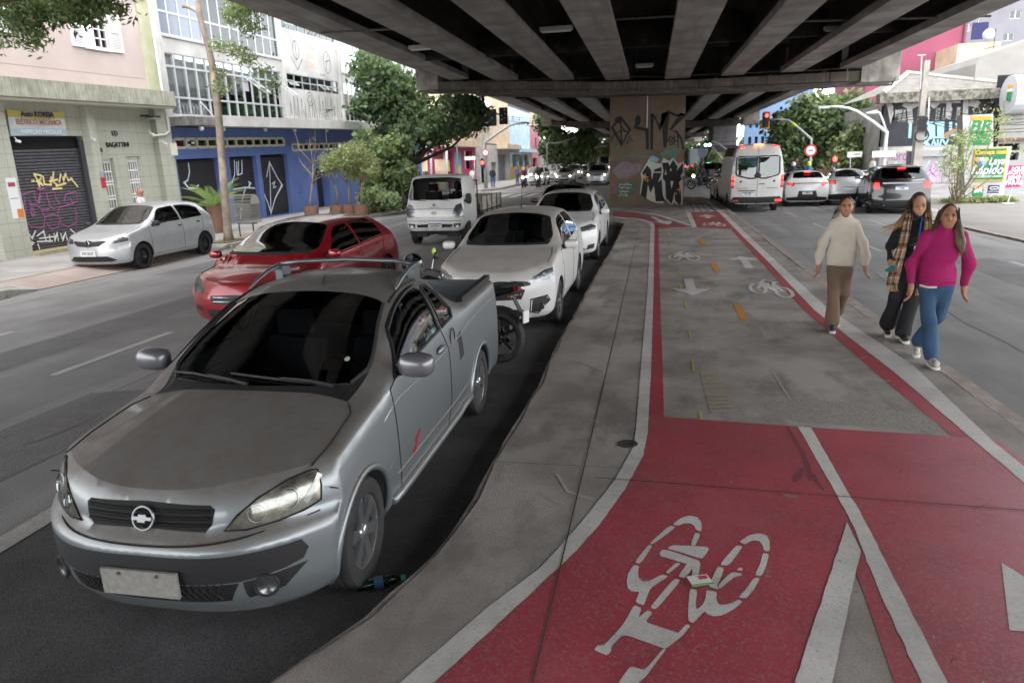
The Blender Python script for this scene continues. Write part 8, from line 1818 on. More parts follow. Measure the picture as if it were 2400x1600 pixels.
Blob(.03).ell((.50,0,1.12),(.13,.14,.13)).obj('windshield',glass_mat('moto_screen',(.3,.32,.33)),mb1,.02)
o = MB();
for s in (-1,1): o.tube([(-.50,s*.11,.86),(-.72,s*.12,.93),(-.92,s*.10,.93)],.011,6)
o.tube([(-.92,-.10,.93),(-.92,.10,.93)],.011,6).tube([(-.74,-.12,.93),(-.74,.12,.93)],.011,6).tube([(-.84,-.11,.93),(-.84,.11,.93)],.011,6).obj('luggage_rack',BLKP,mb1)
RED_ = M('moto_red','7a1a20',.4,coat=.5)
q = G(1226,441); motorbike('motorcycle','red motorcycle with its lamp lit, left of the two heading the far queue',(q.x,60.5,0),-H90,RED_,0,True,group='motorcycles heading the far queue'); rider('rider in dark jacket on the red motorcycle heading the far queue',(q.x,60.5,0),-H90,M('cloth_wine','5a2a3a',.9),TJ,M('helmet_pale','c9c4c0',.3))
q = onY(61,1261,430); motorbike('motorcycle','black motorcycle with its lamp lit, right of the two heading the far queue',(q.x,61,0),-H90,MBLK,0,True,group='motorcycles heading the far queue'); rider('rider in black and red on the right motorcycle heading the far queue',(q.x,61,0),-H90,TK,TJ,M('helmet_dark','2a2a2e',.3))
q = onY(50,1643,440); motorbike('motorcycle','black motorcycle with a top box crossing the junction beside the graffitied pillar',(q.x,50,0),math.pi+.15,MBLK,0,True,box=M('topbox_black','1b1b1e',.5)); rider('rider in black crossing the junction beside the graffitied pillar',(q.x,50,0),math.pi+.15,TK,TK,MBLK)
for px_,col,lb in ((1857,M('helmet_white','d2cfca',.3),'white'),(1893,M('helmet_yellow','c3d13a',.3),'yellow-green')):
 q = onY(40.5,px_,430); motorbike('motorcycle','motorcycle of the rider with the %s helmet ahead of the white hatchback' % lb,(q.x,40.5,0),H90,MBLK,0,group='motorcycles ahead of the white hatchback'); rider('rider with a %s helmet waiting ahead of the white hatchback' % lb,(q.x,40.5,0),H90,TB if lb != 'white' else TK,TJ,col)
# ================================================================== TREES AND PLANTS
BARK = M('bark_dark','4a3c30',.95,col2='2e251e',vs=6,bump=.8,bs=14); BARKP = M('bark_plane','978b7e',.9,col2='74695f',vs=3.5,bump=.5,bs=9,streak=(3,(1,1,.4),.5,.7,'c0b09c')); BARKL = M('bark_light','8d7f6c',.9,col2='6e6252',vs=5,bump=.4,bs=20)
def leafmat(name,c1,c2,sss=.0):
 if name in MATS: return MATS[name]
 mt = M(name,c1,.5,col2=c2,vs=1.7,vlo=.3,vhi=.7,spec=.4); n = mt.node_tree.nodes; L = mt.node_tree.links; b = n['Principled BSDF']; o = [x for x in n if x.type == 'OUTPUT_MATERIAL'][0]
 t = n.new('ShaderNodeBsdfTranslucent'); c = srgb(c1); t.inputs[0].default_value = (c[0]*1.3,c[1]*1.4,c[2]*.8,1); m_ = n.new('ShaderNodeMixShader'); m_.inputs[0].default_value = .35
 L.new(b.outputs[0],m_.inputs[1]); L.new(t.outputs[0],m_.inputs[2]); L.new(m_.outputs[0],o.inputs[0]); return mt
LD = leafmat('leaf_deep','44543e','2f3c2d'); LM = leafmat('leaf_mid','677a54','4b5f43'); LL = leafmat('leaf_light','929d70','748458'); LY = leafmat('leaf_yellowish','98966c','757b55'); LW = leafmat('leaf_variegated','b9c4a4','6d8a58'); LP = leafmat('leaf_palm','7a9448','557038')
def leaves(name,clumps,n,size,mats,parent,seed=0,per=16,flat=.5,spread=.22,elong=1.7,droop=.2):
 """n leaf blades gathered in small clumps inside the ellipsoids clumps = [(c, r3)]"""
 rr = np.random.RandomState(seed); vol = np.array([r[0]*r[1]*r[2] for c,r in clumps])**.75; vol /= vol.sum(); nc = max(1,n//per); pick = rr.choice(len(clumps),nc,p=vol)
 C = np.array([c for c,r in clumps])[pick]; Rr = np.array([r for c,r in clumps])[pick]; d = rr.normal(size=(nc,3)); d /= np.linalg.norm(d,axis=1)[:,None]; rad = rr.uniform(.25,1,nc)**.45*rr.uniform(.85,1.12,nc)
 K = C+d*Rr*rad[:,None]; K = np.repeat(K,per,0); m_ = len(K); P = K+rr.normal(size=(m_,3))*spread*np.array([1,1,.8]);
 a = rr.normal(size=(m_,3)); a[:,2] -= droop; a /= np.linalg.norm(a,axis=1)[:,None]; u = rr.normal(size=(m_,3)); u[:,2] *= flat; b = np.cross(a,u); b /= np.linalg.norm(b,axis=1)[:,None]+1e-9
 s = size*rr.uniform(.6,1.35,m_)[:,None]; A = a*s*elong*.5; B = b*s*.5; nn = np.cross(a,b)*s*.12
 V = np.stack([P-A,P-A*.1+B+nn,P+A,P-A*.1-B+nn],1).reshape(-1,3); F = np.arange(4*m_).reshape(-1,4)
 me = bpy.data.meshes.new(name); me.vertices.add(len(V)); me.vertices.foreach_set('co',V.ravel()); me.loops.add(4*m_); me.loops.foreach_set('vertex_index',F.ravel()); me.polygons.add(m_); me.polygons.foreach_set('loop_start',np.arange(0,4*m_,4)); me.polygons.foreach_set('loop_total',np.full(m_,4))
 for mt in mats: me.materials.append(mt)
 ci = np.repeat(rr.choice(len(mats),nc),per); ci = np.where(rr.rand(m_) < .25,rr.choice(len(mats),m_),ci); me.polygons.foreach_set('material_index',ci.astype(np.int32)); me.update(); me.validate()
 return link(name,me,parent)
def limbs(parent,base,tops,r0,mat,fork=.55,seed=0,name='trunk',wob=.1):
 rr = np.random.RandomState(seed); b = MB(); base = Vector(base); mid = sum((Vector(t) for t in tops),Vector())/len(tops); f = base.lerp(mid,fork); b.tube([base,base.lerp(f,.5)+Vector(rr.normal(size=3)*wob*.4),f],[r0,r0*.8,r0*.62],10)
 for t in tops:
  t = Vector(t); m1 = f.lerp(t,.5)+Vector(rr.normal(size=3)*wob); b.tube([f,m1,t],[r0*.5,r0*.28,r0*.06],7)
  for k in range(3): q = f.lerp(t,.4+.2*k); b.tube([q,q+Vector(rr.normal(size=3)*wob*4)],[r0*.16,r0*.03],5)
 return b.obj(name,mat,parent,180)
def cl(Y,L,dy=1.2,flat=.85):
 """ellipsoids from measured blobs (px, py, radius px) at distance Y"""
 out = []
 for px,py,r in L:
  c = onY(Y,px,py); k = r*Y/FPX*1.04; out.append((np.array((c.x,c.y+random.uniform(-dy,dy)*.5,c.z)),np.array((k,max(k*.9,dy*.6),k*flat))))
 return out
def tree(name,label,Y,base,blobs,n,size,mats,bark,r0,seed,fork=.5,dy=1.6,spread=.25,per=16,cat='tree',group=None,elong=1.7):
 t = thing(name,label,cat,base,0,group); c = cl(Y,blobs,dy); b = Vector(base)
 c = [(p-np.array(b),r) for p,r in c]; limbs(t,(0,0,0),[tuple(p) for p,r in c],r0,bark,fork,seed,wob=.15); leaves('crown',c,n,size,mats,t,seed,per,spread=spread,elong=elong); return t
# big dark tree on the left pavement
q = onX(-13.1,972,440)
tree('street_tree','large dark green tree on the pavement between the blue shop and the truck',37.5,(-13.1,37.5,.15),[(892,175,52),(865,140,26),(880,245,40),(945,255,60),(905,210,50),(1000,300,50),(1060,265,55),(1095,258,34),(1118,285,18),(930,295,40),(1040,298,32),(1085,300,30),(975,312,30),(960,200,36)],12500,.165,[LD,LM,LM],BARK,.24,3,.42,1.8,.24)
tree('young_tree','lighter green young tree behind the variegated bush on the left',33.0,(-12.95,33.4,.15),[(905,385,42),(872,335,20),(925,345,30),(950,415,34),(890,430,34),(935,460,30),(860,318,12),(900,355,26)],6000,.15,[LM,LL,LM],BARKL,.07,4,.4,1.0,.16)
# potted trees and pots
POT = M('pot_terracotta','7a5c4c',.85,col2='694e41',vs=3,bump=.2,bs=60)
def pot(label,loc,r,h,group='brown planters on the left pavement'):
 o = thing('planter',label,'planter',loc,0,group); MB().lathe([(0,.0),(r*.92,0),(r*.96,h*.5),(r,h),(r*.9,h),(r*.88,h*.85),(0,h*.85)],22).obj('pot',POT,o,40); MB().lathe([(0,h*.86),(r*.87,h*.86)],18).obj('soil',SOIL,o); return o
spots = [((724,511),.33,'brown planter of the bare tree by the blue doorway'),((785,507),.33,'brown planter left of the row of three by the variegated bush'),((815,506),.33,'brown planter in the middle of the row of three by the variegated bush'),((842,506),.33,'brown planter right of the row of three by the variegated bush')]
for (px,py),r,lb in spots: g_ = G(px,py,.15); pot(lb,(g_.x,g_.y+.3,.15),r,.48)
pk = pot('tall brown planter holding the palm beside the plane tree trunk',(-15.0,22.4,.15),.30,.95)
# bare tree
g_ = G(724,511,.15); bt_ = thing('bare_tree','small leafless tree in a brown planter before the blue wall','tree',(g_.x,g_.y+.3,.6)); Yb = g_.y+.3
w2l = lambda px,py: onY(Yb,px,py)-Vector((g_.x,Yb,.6)); b = MB(); b.tube([(0,0,0),w2l(727,470),w2l(733,420),w2l(734,385)],[.05,.042,.034,.026],8)
rr = np.random.RandomState(5)
for bx,by,ex,ey in ((734,385,680,310),(734,385,745,312),(733,395,768,335),(733,410,690,370),(734,400,780,350),(733,420,700,385),(732,425,770,400),(734,385,715,320),(732,380,760,370),(733,430,757,402)):
 m1 = w2l(lerp(bx,ex,.5),lerp(by,ey,.45))+Vector((0,rr.uniform(-.3,.3),0)); e = w2l(ex,ey)+Vector((0,rr.uniform(-.6,.6),0)); b.tube([w2l(bx,by),m1,e],[.022,.014,.005],6)
 for k in range(6): q0 = m1.lerp(e,k/6); b.tube([q0,q0+Vector((rr.uniform(-.3,.3),rr.uniform(-.2,.2),rr.uniform(.0,.3)))],[.007,.002],4)
b.obj('trunk',BARKL,bt_,180)
for (px,py),blobs,lb,sd in (((785,507),[(795,375,20),(780,390,16),(770,378,12)],'small yellowish tree in the left planter of the row of three',11),((815,506),[(815,385,24),(800,360,18),(825,410,14)],'small yellowish tree in the middle planter of the row of three',12),((842,506),[(845,360,30),(860,385,26),(830,350,22),(875,395,18),(850,405,20)],'fullest yellowish tree in the right planter of the row of three',13)):
 g_ = G(px,py,.15); tree('potted_tree',lb,g_.y+.3,(g_.x,g_.y+.3,.58),blobs,1900,.07,[LY,LY,LW,LL],BARKL,.05,sd,.55,.9,.12,12,group='small potted trees on the left pavement')
# variegated bush and low growth
g_ = G(872,500,.15); bu = thing('bush','rounded bush of pale variegated leaves beside the planters','bush',(g_.x,g_.y+.5,.15)); leaves('foliage',[(np.array((0,0,.55)),np.array((.75,.7,.5))),(np.array((.55,.4,.45)),np.array((.5,.5,.4)))],3600,.11,[LW,LW,LM],bu,6,8,spread=.1); limbs(bu,(0,0,0),[(-.3,0,.7),(.3,.1,.7),(0,.2,.9)],.03,BARKL,.3,6)
lg = thing('hedge','low dark green shrubs along the kerb beside the truck','bush',(-12.9,33.6,.15)); leaves('foliage',[(np.array((0,0,.4)),np.array((.5,2.4,.4))),(np.array((-.3,2.5,.5)),np.array((.5,1.6,.5)))],3600,.12,[LD,LM],lg,8,10,spread=.12)
bed = MB().prism([(-13.3,29.6,.14),(-12.45,29.6,.14),(-12.45,38.5,.14),(-13.3,38.5,.14)],(0,0,.03)).obj('planting_bed',SOIL); structure(bed)
bed2 = MB().prism([(-13.2,19.0,.14),(-12.45,19.0,.14),(-12.45,20.3,.14),(-13.2,20.3,.14)],(0,0,.03)).obj('tree_pit',M('soil_grassy','6b6a45',.95,col2='57503c',vs=9)); structure(bed2)
# palm in the tall planter
def palm(label,loc,fr,L,mats,seed,h0=.0,arch=.9,width=.22,n=16,name='palm'):
 o = thing(name,label,'plant',loc); rr = np.random.RandomState(seed)
 for f in range(fr):
  az = f*2.4+rr.uniform(-.3,.3); el = rr.uniform(.5,1.35); l = L*rr.uniform(.7,1.1); st = []; p = Vector((0,0,h0)); e = el
  for k in range(10): st.append(p.copy()); p += Vector((math.cos(az)*math.cos(e),math.sin(az)*math.cos(e),math.sin(e)))*l/10; e -= arch/10*rr.uniform(.8,1.6)
  b = MB(); b.tube(st,[.014*(1-k/11) for k in range(10)],4); sd = Vector((-math.sin(az),math.cos(az),0))
  for k in range(2,10):
   for s in (-1,1):
    d = (st[k]-st[k-1]).normalized()
    for j in (0,.5):
     q = st[k-1].lerp(st[k],j); w_ = width*(1-abs(k-5)/8); tip = q+(sd*s*.8+d*.75).normalized()*w_*1.6+Vector((0,0,-w_*.4)); m_ = q.lerp(tip,.45)+Vector((0,0,.02)); b.add([q,m_+d*.018,tip,m_-d*.018],[(0,1,2,3)])
  b.obj('frond',mats[f % len(mats)],o)
 return o
palm('bright green palm in a tall brown planter beside the plane tree trunk',(-15.0,22.4,.95),22,1.5,[LP,LL,LP],2)
# plane tree trunk with sparse sprigs
Yt = 19.6; base = G(537,565,.15); pt = thing('plane_tree','slim pale mottled tree trunk with sparse leaf sprigs before the blue shop','tree',(base.x,Yt,.15)); tl = lambda px,py: onY(Yt,px,py)-Vector((base.x,Yt,.15)); b = MB()
b.tube([tl(537,568),tl(534,540),tl(527,470),tl(522,400),tl(516,320),tl(511,260),tl(505,215),tl(503,190),tl(500,165),tl(491,120),tl(478,75),tl(466,30),tl(462,-40)],[.17,.125,.115,.11,.108,.108,.118,.125,.10,.088,.084,.08,.075],14).tube([tl(466,30),tl(455,22),tl(434,14)],[.07,.06,.05],8).tube([tl(434,14),tl(428,16)],[.06,.05],8).tube([tl(505,205),tl(495,195)],[.07,.03],8).sphere(tl(498,180),.09,8,6).obj('trunk',BARKP,pt,180)
for P in ([(500,120),(540,125),(590,150)],[(503,170),(560,190),(620,200)],[(500,110),(530,108),(600,140),(640,195)]): MB().tube([tl(*p) for p in P],[.02,.012,.004],5).obj('branch',BARKL,pt)
sp_c = [(c-np.array((base.x,Yt,.15)),r) for c,r in cl(Yt,[(520,112,12),(560,122,18),(590,140,14),(612,165,12),(628,195,10),(515,175,12),(525,210,10),(560,40,26),(595,20,30),(585,62,18),(610,-10,40),(640,215,6),(555,20,30)],.6)]
leaves('crown',sp_c,3200,.045,[LL,LM,LL],pt,9,10,spread=.12,elong=2.6)
# branch hanging in from the top left
ht = thing('street_tree','feathery green branches hanging into the top left corner','tree',(-13.0,8.6,.15)); Yh = 11.5; hb = np.array((-13.0,8.6,.15)); hc = [(c-hb,r) for c,r in cl(Yh,[(60,30,40),(110,15,48),(40,85,22),(85,62,30),(150,20,40),(200,-5,40),(245,10,22),(280,25,14),(300,35,8),(40,105,12),(150,-30,60),(20,10,40)],.7)]
leaves('crown',hc,5600,.040,[LM,LL,LM],ht,10,14,spread=.11,elong=3.2,droop=.5); MB().tube([(0,0,0),(.1,.3,2.5),(.2,.8,4.6),tuple(hc[0][0])],[.2,.16,.12,.03],10).tube([(.2,.8,4.6),tuple(hc[5][0]),tuple(hc[8][0])],[.07,.03,.006],6).tube([(.2,.8,4.6),tuple(hc[2][0])],[.05,.008],6).obj('trunk',BARK,ht,180)
# right-hand trees beyond the junction
tree('street_tree','broad green tree left of the mural house, behind the curved lamp post',57.,(13.6,57,.15),[(1905,262,42),(1870,300,40),(1945,290,44),(1985,262,38),(1850,335,34),(1905,330,42),(1830,290,22),(1955,340,40),(1880,380,36),(1930,390,32),(1840,370,26),(1990,310,36),(2020,260,26),(1890,420,24)],15000,.24,[LM,LL,LD,LM],BARK,.28,21,.35,2.4,.34,group='trees beyond the right junction')
tree('street_tree','spreading tree in front of the mural house, above the black sport utility vehicle',50.,(14.2,50,.15),[(2040,320,34),(2075,335,30),(2100,320,28),(2010,345,34),(1985,380,32),(2040,365,28),(2120,345,18),(1965,410,26),(2060,300,24)],9000,.20,[LM,LY,LL,LD],BARK,.18,22,.4,2.,.28,group='trees beyond the right junction')
tree('street_tree','dense tree in shade behind the low brick wall on the right',62.,(16.5,62,.15),[(1940,420,30),(1990,425,34),(2030,410,30),(1970,395,26),(2045,380,22)],5000,.26,[LD,LM],BARK,.2,23,.3,2,.3,group='trees beyond the right junction')
# left far trees
tree('street_tree','rounded tree in front of the far left houses, left of the pillar',80.,(onY(80,1325,420).x,80,.15),[(1285,300,24),(1310,335,28),(1345,345,28),(1290,345,18),(1330,370,20),(1370,330,24),(1270,282,14),(1365,365,16),(1300,370,12)],8000,.28,[LD,LM,LM],BARK,.22,31,.35,2,.36,group='far trees on the left')
tree('street_tree','paler tree farther down the left side, by the white van',112.,(onY(112,1415,420).x,112,.15),[(1400,355,16),(1420,350,16),(1390,375,12),(1415,372,14),(1430,365,12),(1380,355,10)],4000,.32,[LM,LL],BARK,.2,32,.35,2,.4,group='far trees on the left')
tree('street_tree','dark tree between the pillar and the traffic signals, far right',120.,(onY(120,1645,420).x,120,.15),[(1622,365,14),(1645,360,16),(1660,372,14),(1630,380,12),(1610,372,10)],3500,.36,[LD,LM],BARK,.22,33,.35,2,.4,group='far trees on the right')
tree('street_tree','pale feathery tree before the grey slatted building',80.,(onY(80,1668,420).x,80,.15),[(1668,372,14),(1655,385,10),(1680,388,10),(1665,395,12)],3000,.2,[LL,LW],BARKL,.12,34,.4,1.5,.26,group='far trees on the right')
sh = thing('hedge','strip of low green shrubs before the grey slatted building','bush',(onY(76,1690,405).x,76,.15)); leaves('foliage',[(np.array((0,0,.5)),np.array((1.6,2,.5))),(np.array((-2.2,1,.4)),np.array((1.4,2,.4))),(np.array((2.2,1,.5)),np.array((1.2,2,.5)))],2400,.22,[LL,LM],sh,35,8)
# shrub by the fuel totem
Ys = 30.9; g_ = G(2256,478,.1); sb_ = thing('shrub','thin many-stemmed shrub growing beside the filling station totem','bush',(g_.x,Ys,.08)); L0 = np.array((g_.x,Ys,.08)); sc_ = [(c-L0,r) for c,r in cl(Ys,[(2250,345,22),(2235,370,20),(2262,325,18),(2225,395,16),(2260,385,18),(2245,410,14),(2275,305,9),(2300,318,8),(2335,315,12),(2348,285,12),(2365,320,9),(2310,250,5),(2285,262,5),(2335,262,6),(2255,445,14),(2210,355,8),(2375,350,8),(2200,380,8)],.8)]
b = MB(); rr = np.random.RandomState(3)
for c,r in sc_: b.tube([(rr.uniform(-.1,.1),rr.uniform(-.1,.1),0),tuple(c*.55+rr.normal(size=3)*.12),tuple(c)],[.028,.016,.004],5)
b.obj('stems',BARKL,sb_,180); leaves('foliage',sc_,1250,.06,[LY,LL,LY,LW],sb_,41,6,spread=.12,elong=2.)
vg = thing('grass_patch','ragged grass round the foot of the filling station totem','grass',(onY(31.8,2290,478).x,31.8,.08)); vg['kind'] = 'stuff'; leaves('grass_blades',[(np.array((0,0,.05)),np.array((1.4,.5,.05)))],1600,.06,[LL,LY],vg,42,8,spread=.06,elong=3);
tp_ = thing('treeline','hazy band of trees and roofs closing the far end of the street','trees'); tp_['kind'] = 'stuff'; leaves('foliage',[(np.array((-30+i*5.5,230+10*math.sin(i*2),4+2*math.sin(i*1.7))),np.array((4,3,4))) for i in range(14)],7000,.9,[LM,LD],tp_,51,8,spread=.9)
# ================================================================== STREET FURNITURE, SIGNS, LITTER
STEEL = M('galvanised','a3a6a8',.5,.4,col2='8b8e90',vs=6); WPOLE = M('pole_white','bfc1c2',.5); CPOLE = M('concrete_pole','9b968f',.9,col2='7f7a74',vs=2,bump=.3,bs=40); SIGW = M('sign_white','d9d9d6',.6); SIGK = M('signal_black','1c1c1e',.6); SIGO = M('signal_orange','c9821f',.6); REDS_ = M('signal_red_lit','ff2a26',.4,emit=3); GRNS = M('signal_green_lit','7dffc9',.4,emit=4)
def pole(name,label,cat,Y,pts,r,mat=STEEL,group=None,rs=None):
 P = [onY(Y,*p) for p in pts]; base = Vector((P[0].x,Y,P[0].z)); base.z = max(.0,base.z); o = thing(name,label,cat,base,0,group); MB().tube([p-base for p in P],rs or r,10).obj('pole',mat,o,180); return o,(lambda px,py,dy=0: onY(Y,px,py)-base+Vector((0,dy,0)))
def signal(o,c,s=1.,lit='r',plate=SIGO,face=-1,back=False):
 h = MB().box(c.x-.17*s,c.y-.1,c.z-.5*s,c.x+.17*s,c.y+.1,c.z+.5*s).obj('signal_head',SIGK,o)
 if plate: MB().box(c.x-.27*s,c.y+.105,c.z-.6*s,c.x+.27*s,c.y+.125,c.z+.6*s).obj('backplate',plate,h)
 for k,z in (('r',.32),('y',0),('g',-.32)):
  mt = {'r': REDS_,'g': GRNS}.get(k) if k == lit else SIGK
  MB().lathe([(0,-.02),(.11*s,-.015),(.12*s,0)],14,(c.x,c.y-.105,c.z+z*s),'Y').obj('lens',mt,h)
  MB().tube([(c.x+.13*s*math.cos(t),c.y-.16,c.z+z*s+.13*s*math.sin(t)) for t in np.linspace(.2,2.94,8)],.012,4).obj('visor',SIGK,h)
# right: mast-arm signal, curved lamp post, pedestrian signal, name plates
o,t = pole('traffic_light','mast-arm traffic light showing red above the white hatchback','traffic light',44.3,[(1893,445),(1897,400),(1900,350),(1901,326),(1885,312),(1862,292),(1848,282),(1825,279),(1800,281)],.07,STEEL,None,[.10,.095,.09,.085,.075,.07,.065,.06,.055])
signal(o,t(1796,282),.8); P = t(1899,353,-.12); MB().lathe([(0,-.012),(.34,-.012),(.34,0)],22,P,'Y').obj('road_sign',M('sign_red','b3202c',.5),o); MB().lathe([(0,-.02),(.25,-.02),(.25,-.013)],20,P,'Y').obj('sign_face',SIGW,o); MB().box(P.x-.12,P.y-.025,P.z-.03,P.x+.12,P.y-.021,P.z+.03).obj('sign_symbol',SIGK,o)
MB().tube([t(1866,296,-.01),t(1856,288,-.01)],.078,10).obj('yellow_band',M('band_yellow','c9c83a',.6),o)
o,t = pole('lamp_post','tall curved street lamp post with two arms before the mural house','street lamp',44.5,[(2066,440),(2070,400),(2074,350),(2078,310),(2045,285),(2010,262),(1990,254),(1965,250),(1935,251)],.08,WPOLE,None,[.13,.125,.12,.11,.09,.08,.075,.07,.06])
MB().tube([t(2078,310),t(2069,283),t(2062,266),t(2054,260),t(2042,262)],[.07,.06,.055,.05,.05],8).obj('arm',WPOLE,o,180); MB().box(t(1930,251).x-.3,-.12,t(1930,251).z-.08,t(1930,251).x+.3,.12,t(1930,251).z+.05).obj('lamp_head',WPOLE,o); MB().sphere(t(2044,265),(.35,.15,.08),12,8).obj('lamp_head',WPOLE,o); c = t(2069,361,-.2); MB().box(c.x-.62,c.y-.02,c.z-.17,c.x+.62,c.y+.0,c.z+.17).obj('name_plate',SIGW,o); text_mesh('name_text','RUA AMARAL',M('sign_text_grey','5a6068',.6),frame(c+Vector((0,-.023,.02)),(1,0,0),(0,0,1)),.15,parent=o)
o,t = pole('pedestrian_light','pedestrian signal showing red behind the silver hatchback','traffic light',46.5,[(1950,435),(1956,384)],.055,STEEL); c = t(1956,376); MB().box(c.x-.16,-.1,c.z-.34,c.x+.16,.1,c.z+.26).obj('signal_head',SIGK,o); MB().sphere(c+Vector((0,-.1,.08)),(.12,.03,.15),12,8).obj('lens',REDS_,o,180)
o,t = pole('street_sign','small white street name sign on a thin post behind the silver hatchback','sign',47.2,[(1992,436),(1993,366)],.04,STEEL); c = t(2003,362); MB().box(c.x-.42,-.03,c.z-.16,c.x+.42,.0,c.z+.16).obj('name_plate',SIGW,o); MB().box(t(1992,362).x-.05,-.05,c.z-.18,t(1992,362).x+.2,.3,c.z+.16).obj('name_plate',SIGW,o); MB().box(c.x-.2,-.035,c.z-.03,c.x+.3,-.031,c.z+.03).obj('name_text',M('sign_text_grey','5a6068',.6),o)
# concrete utility pole, wires
Yu = 43.2; P0,P1 = onY(Yu,2141,445),onY(Yu,2172,142); up = thing('utility_pole','square concrete utility pole with cable coils in front of the mural house','utility pole',(P0.x,Yu,.0)); d = P1-Vector((P0.x,Yu,0)); MB().bar((0,0,0),d*.5,.46,.42).obj('pole',CPOLE,up); MB().bar(d*.5+Vector((0,0,.0)),d,.30,.28).obj('pole',CPOLE,up); MB().bar((0,-.005,.0),d*.16,.48,.44).obj('white_band',M('pole_whitewash','c3bfb8',.9),up)
ul = lambda px,py: onY(Yu,px,py)-Vector((P0.x,Yu,0))
WIRE = M('cable_black','1d1d1f',.7); b = MB(); c = ul(2156,318); b.tube([c+Vector((.34*math.cos(a),-.3,.30*math.sin(a))) for a in np.linspace(0,6.28,20)[:-1]],.035,6,closed=True).obj('cable_coil',WIRE,up)
rr = np.random.RandomState(9)
for k in range(10): c = ul(2160+rr.uniform(-6,6),275+k*3.5); MB().box(c.x-.22,-.34,c.z-.05,c.x+.22,-.25,c.z+.05).obj('cable_box',SIGK,up)
MB().bar(ul(2163,163)+Vector((-.2,-.2,.7)),ul(2163,210)+Vector((-.2,-.2,0)),.06).bar(ul(2163,163)+Vector((-.4,-.2,.7)),ul(2163,163)+Vector((.0,-.2,.7)),.06).obj('top_arm',STEEL,up)
MB().tube([ul(2169,230)+Vector((.1,-.25,0)),ul(2166,290)+Vector((.1,-.25,0))],.03,6).obj('conduit',WPIPE,up)
def wire(label,A,B_,n=5,sag=.5,gap=.14,grp='overhead cables'):
 for k in range(n):
  a = A+Vector((0,0,-k*gap)); c = B_+Vector((0,0,-k*gap*1.1)); s = sag*rr.uniform(.7,1.3); o = MB().tube([a.lerp(c,t)+Vector((0,0,-s*4*t*(1-t))) for t in np.linspace(0,1,15)],.016,4).obj('cable',WIRE); tag(o,'the %s %s' % (['topmost','second','third','fourth','fifth','lowest'][k if k < n-1 else 5],label),'cable',grp)
wire('black overhead cable strung right of the utility pole towards the frame edge',onY(Yu,2165,252),onY(39,2420,268),6,.25); wire('black overhead cable strung left from the utility pole across the tree',onY(Yu,2160,258),onY(75,1760,278),4,.5); wire('thin black cable crossing the far left street below the viaduct',onY(60,1135,268),onY(90,1445,280),5,.3)
# filling station totem
Yt2 = 31.9; TG = M('totem_grey','a7a9aa',.5,.3); BRG = M('br_green','1f7a46',.6); BRO = M('br_orange','d8912a',.6); tb_ = G(2305,478,.08); to = thing('station_totem','tall grey filling station totem with green and orange fuel panels and a car wash banner','sign',(tb_.x,Yt2,.06)); tl2 = lambda px,py,dy=0.: onY(Yt2,px,py)-Vector((tb_.x,Yt2,.06))+Vector((0,dy,0))
MB().prism([tl2(2256,271),tl2(2328,267),tl2(2328,345),tl2(2372,343),tl2(2349,470),tl2(2262,470)],(0,.55,0)).obj('body',TG,to)
for px in (2266,2345): c = tl2(px,472); MB().box(c.x-.12,.1,-.02,c.x+.12,.4,c.z+.12).obj('foot',SIGK,to)
def pn(name,P,mat,dy,par=None): MB().prism([tl2(*p,dy) for p in P],(0,-.02,0)).obj(name,mat,par or to)
pn('fuel_panel',[(2276,284),(2324,284),(2320,340),(2270,340)],BRG,-.005); pn('fuel_band',[(2276,273),(2325,272),(2324,284),(2276,284)],BRO,-.006); pn('fuel_white',[(2275,285),(2324,285),(2322,307),(2273,307)],SIGW,-.026); c = tl2(2298,297,-.06); text_mesh('fuel_letters','BR',BRG,frame(c+Vector((0,.0,0)),(1,0,0),(0,0,1)),.62,.01,bold=.02,shear=.15,sx=1.1,parent=to)
pn('car_wash_banner',[(2284,347),(2361,345),(2351,424),(2274,424)],M('banner_gold','c2a436',.7),-.03); pn('car_wash_field',[(2287,350),(2358,348),(2348,420),(2278,420)],M('banner_green','1d6b44',.7),-.055)
for tx,px,py,sz,mt,sh in (('Conheça nosso',2322,357,.235,M('text_gold','d9b23c',.6),.25),('Lava',2334,378,.40,M('text_white','e2e2e0',.6),.25),('Rápido',2311,399,.50,M('text_white','e2e2e0',.6),.25)): text_mesh('banner_text',tx,mt,frame(tl2(px,py,-.085),(1,0,0),(0,0,1)),sz,.004,bold=.008,shear=sh,sx=.82,parent=to)
for k in range(2): c = tl2(2312,412+k*3,-.08); MB().box(c.x-.55,c.y,c.z-.015,c.x+.55,c.y+.01,c.z+.015).obj('small_print',M('text_palegreen','a8c4ae',.6),to)
for k,cc in enumerate(('c98a5a','4a78b0','d8d8d8','6fa8c0','9fc46a')): c = tl2(2289+k*5,374+(k % 2)*8,-.08); MB().sphere(c,(.10,.01,.09),10,6).obj('banner_picture',M('banner_pic_%d' % k,cc,.7),to)
pn('small_fuel_sign',[(2281,440),(2305,440),(2303,461),(2277,461)],BRG,-.005); pn('small_fuel_band',[(2281,434),(2306,434),(2305,439),(2281,439)],BRO,-.006); text_mesh('fuel_letters','BR',SIGW,frame(tl2(2291,446,-.04),(1,0,0),(0,0,1)),.27,.004,bold=.01,shear=.15,parent=to); pn('pass_sign',[(2317,434),(2342,434),(2340,453),(2314,453)],M('pass_navy','262a55',.6),-.006); pn('pass_sign_white',[(2314,454),(2340,454),(2339,461),(2313,461)],SIGW,-.006)
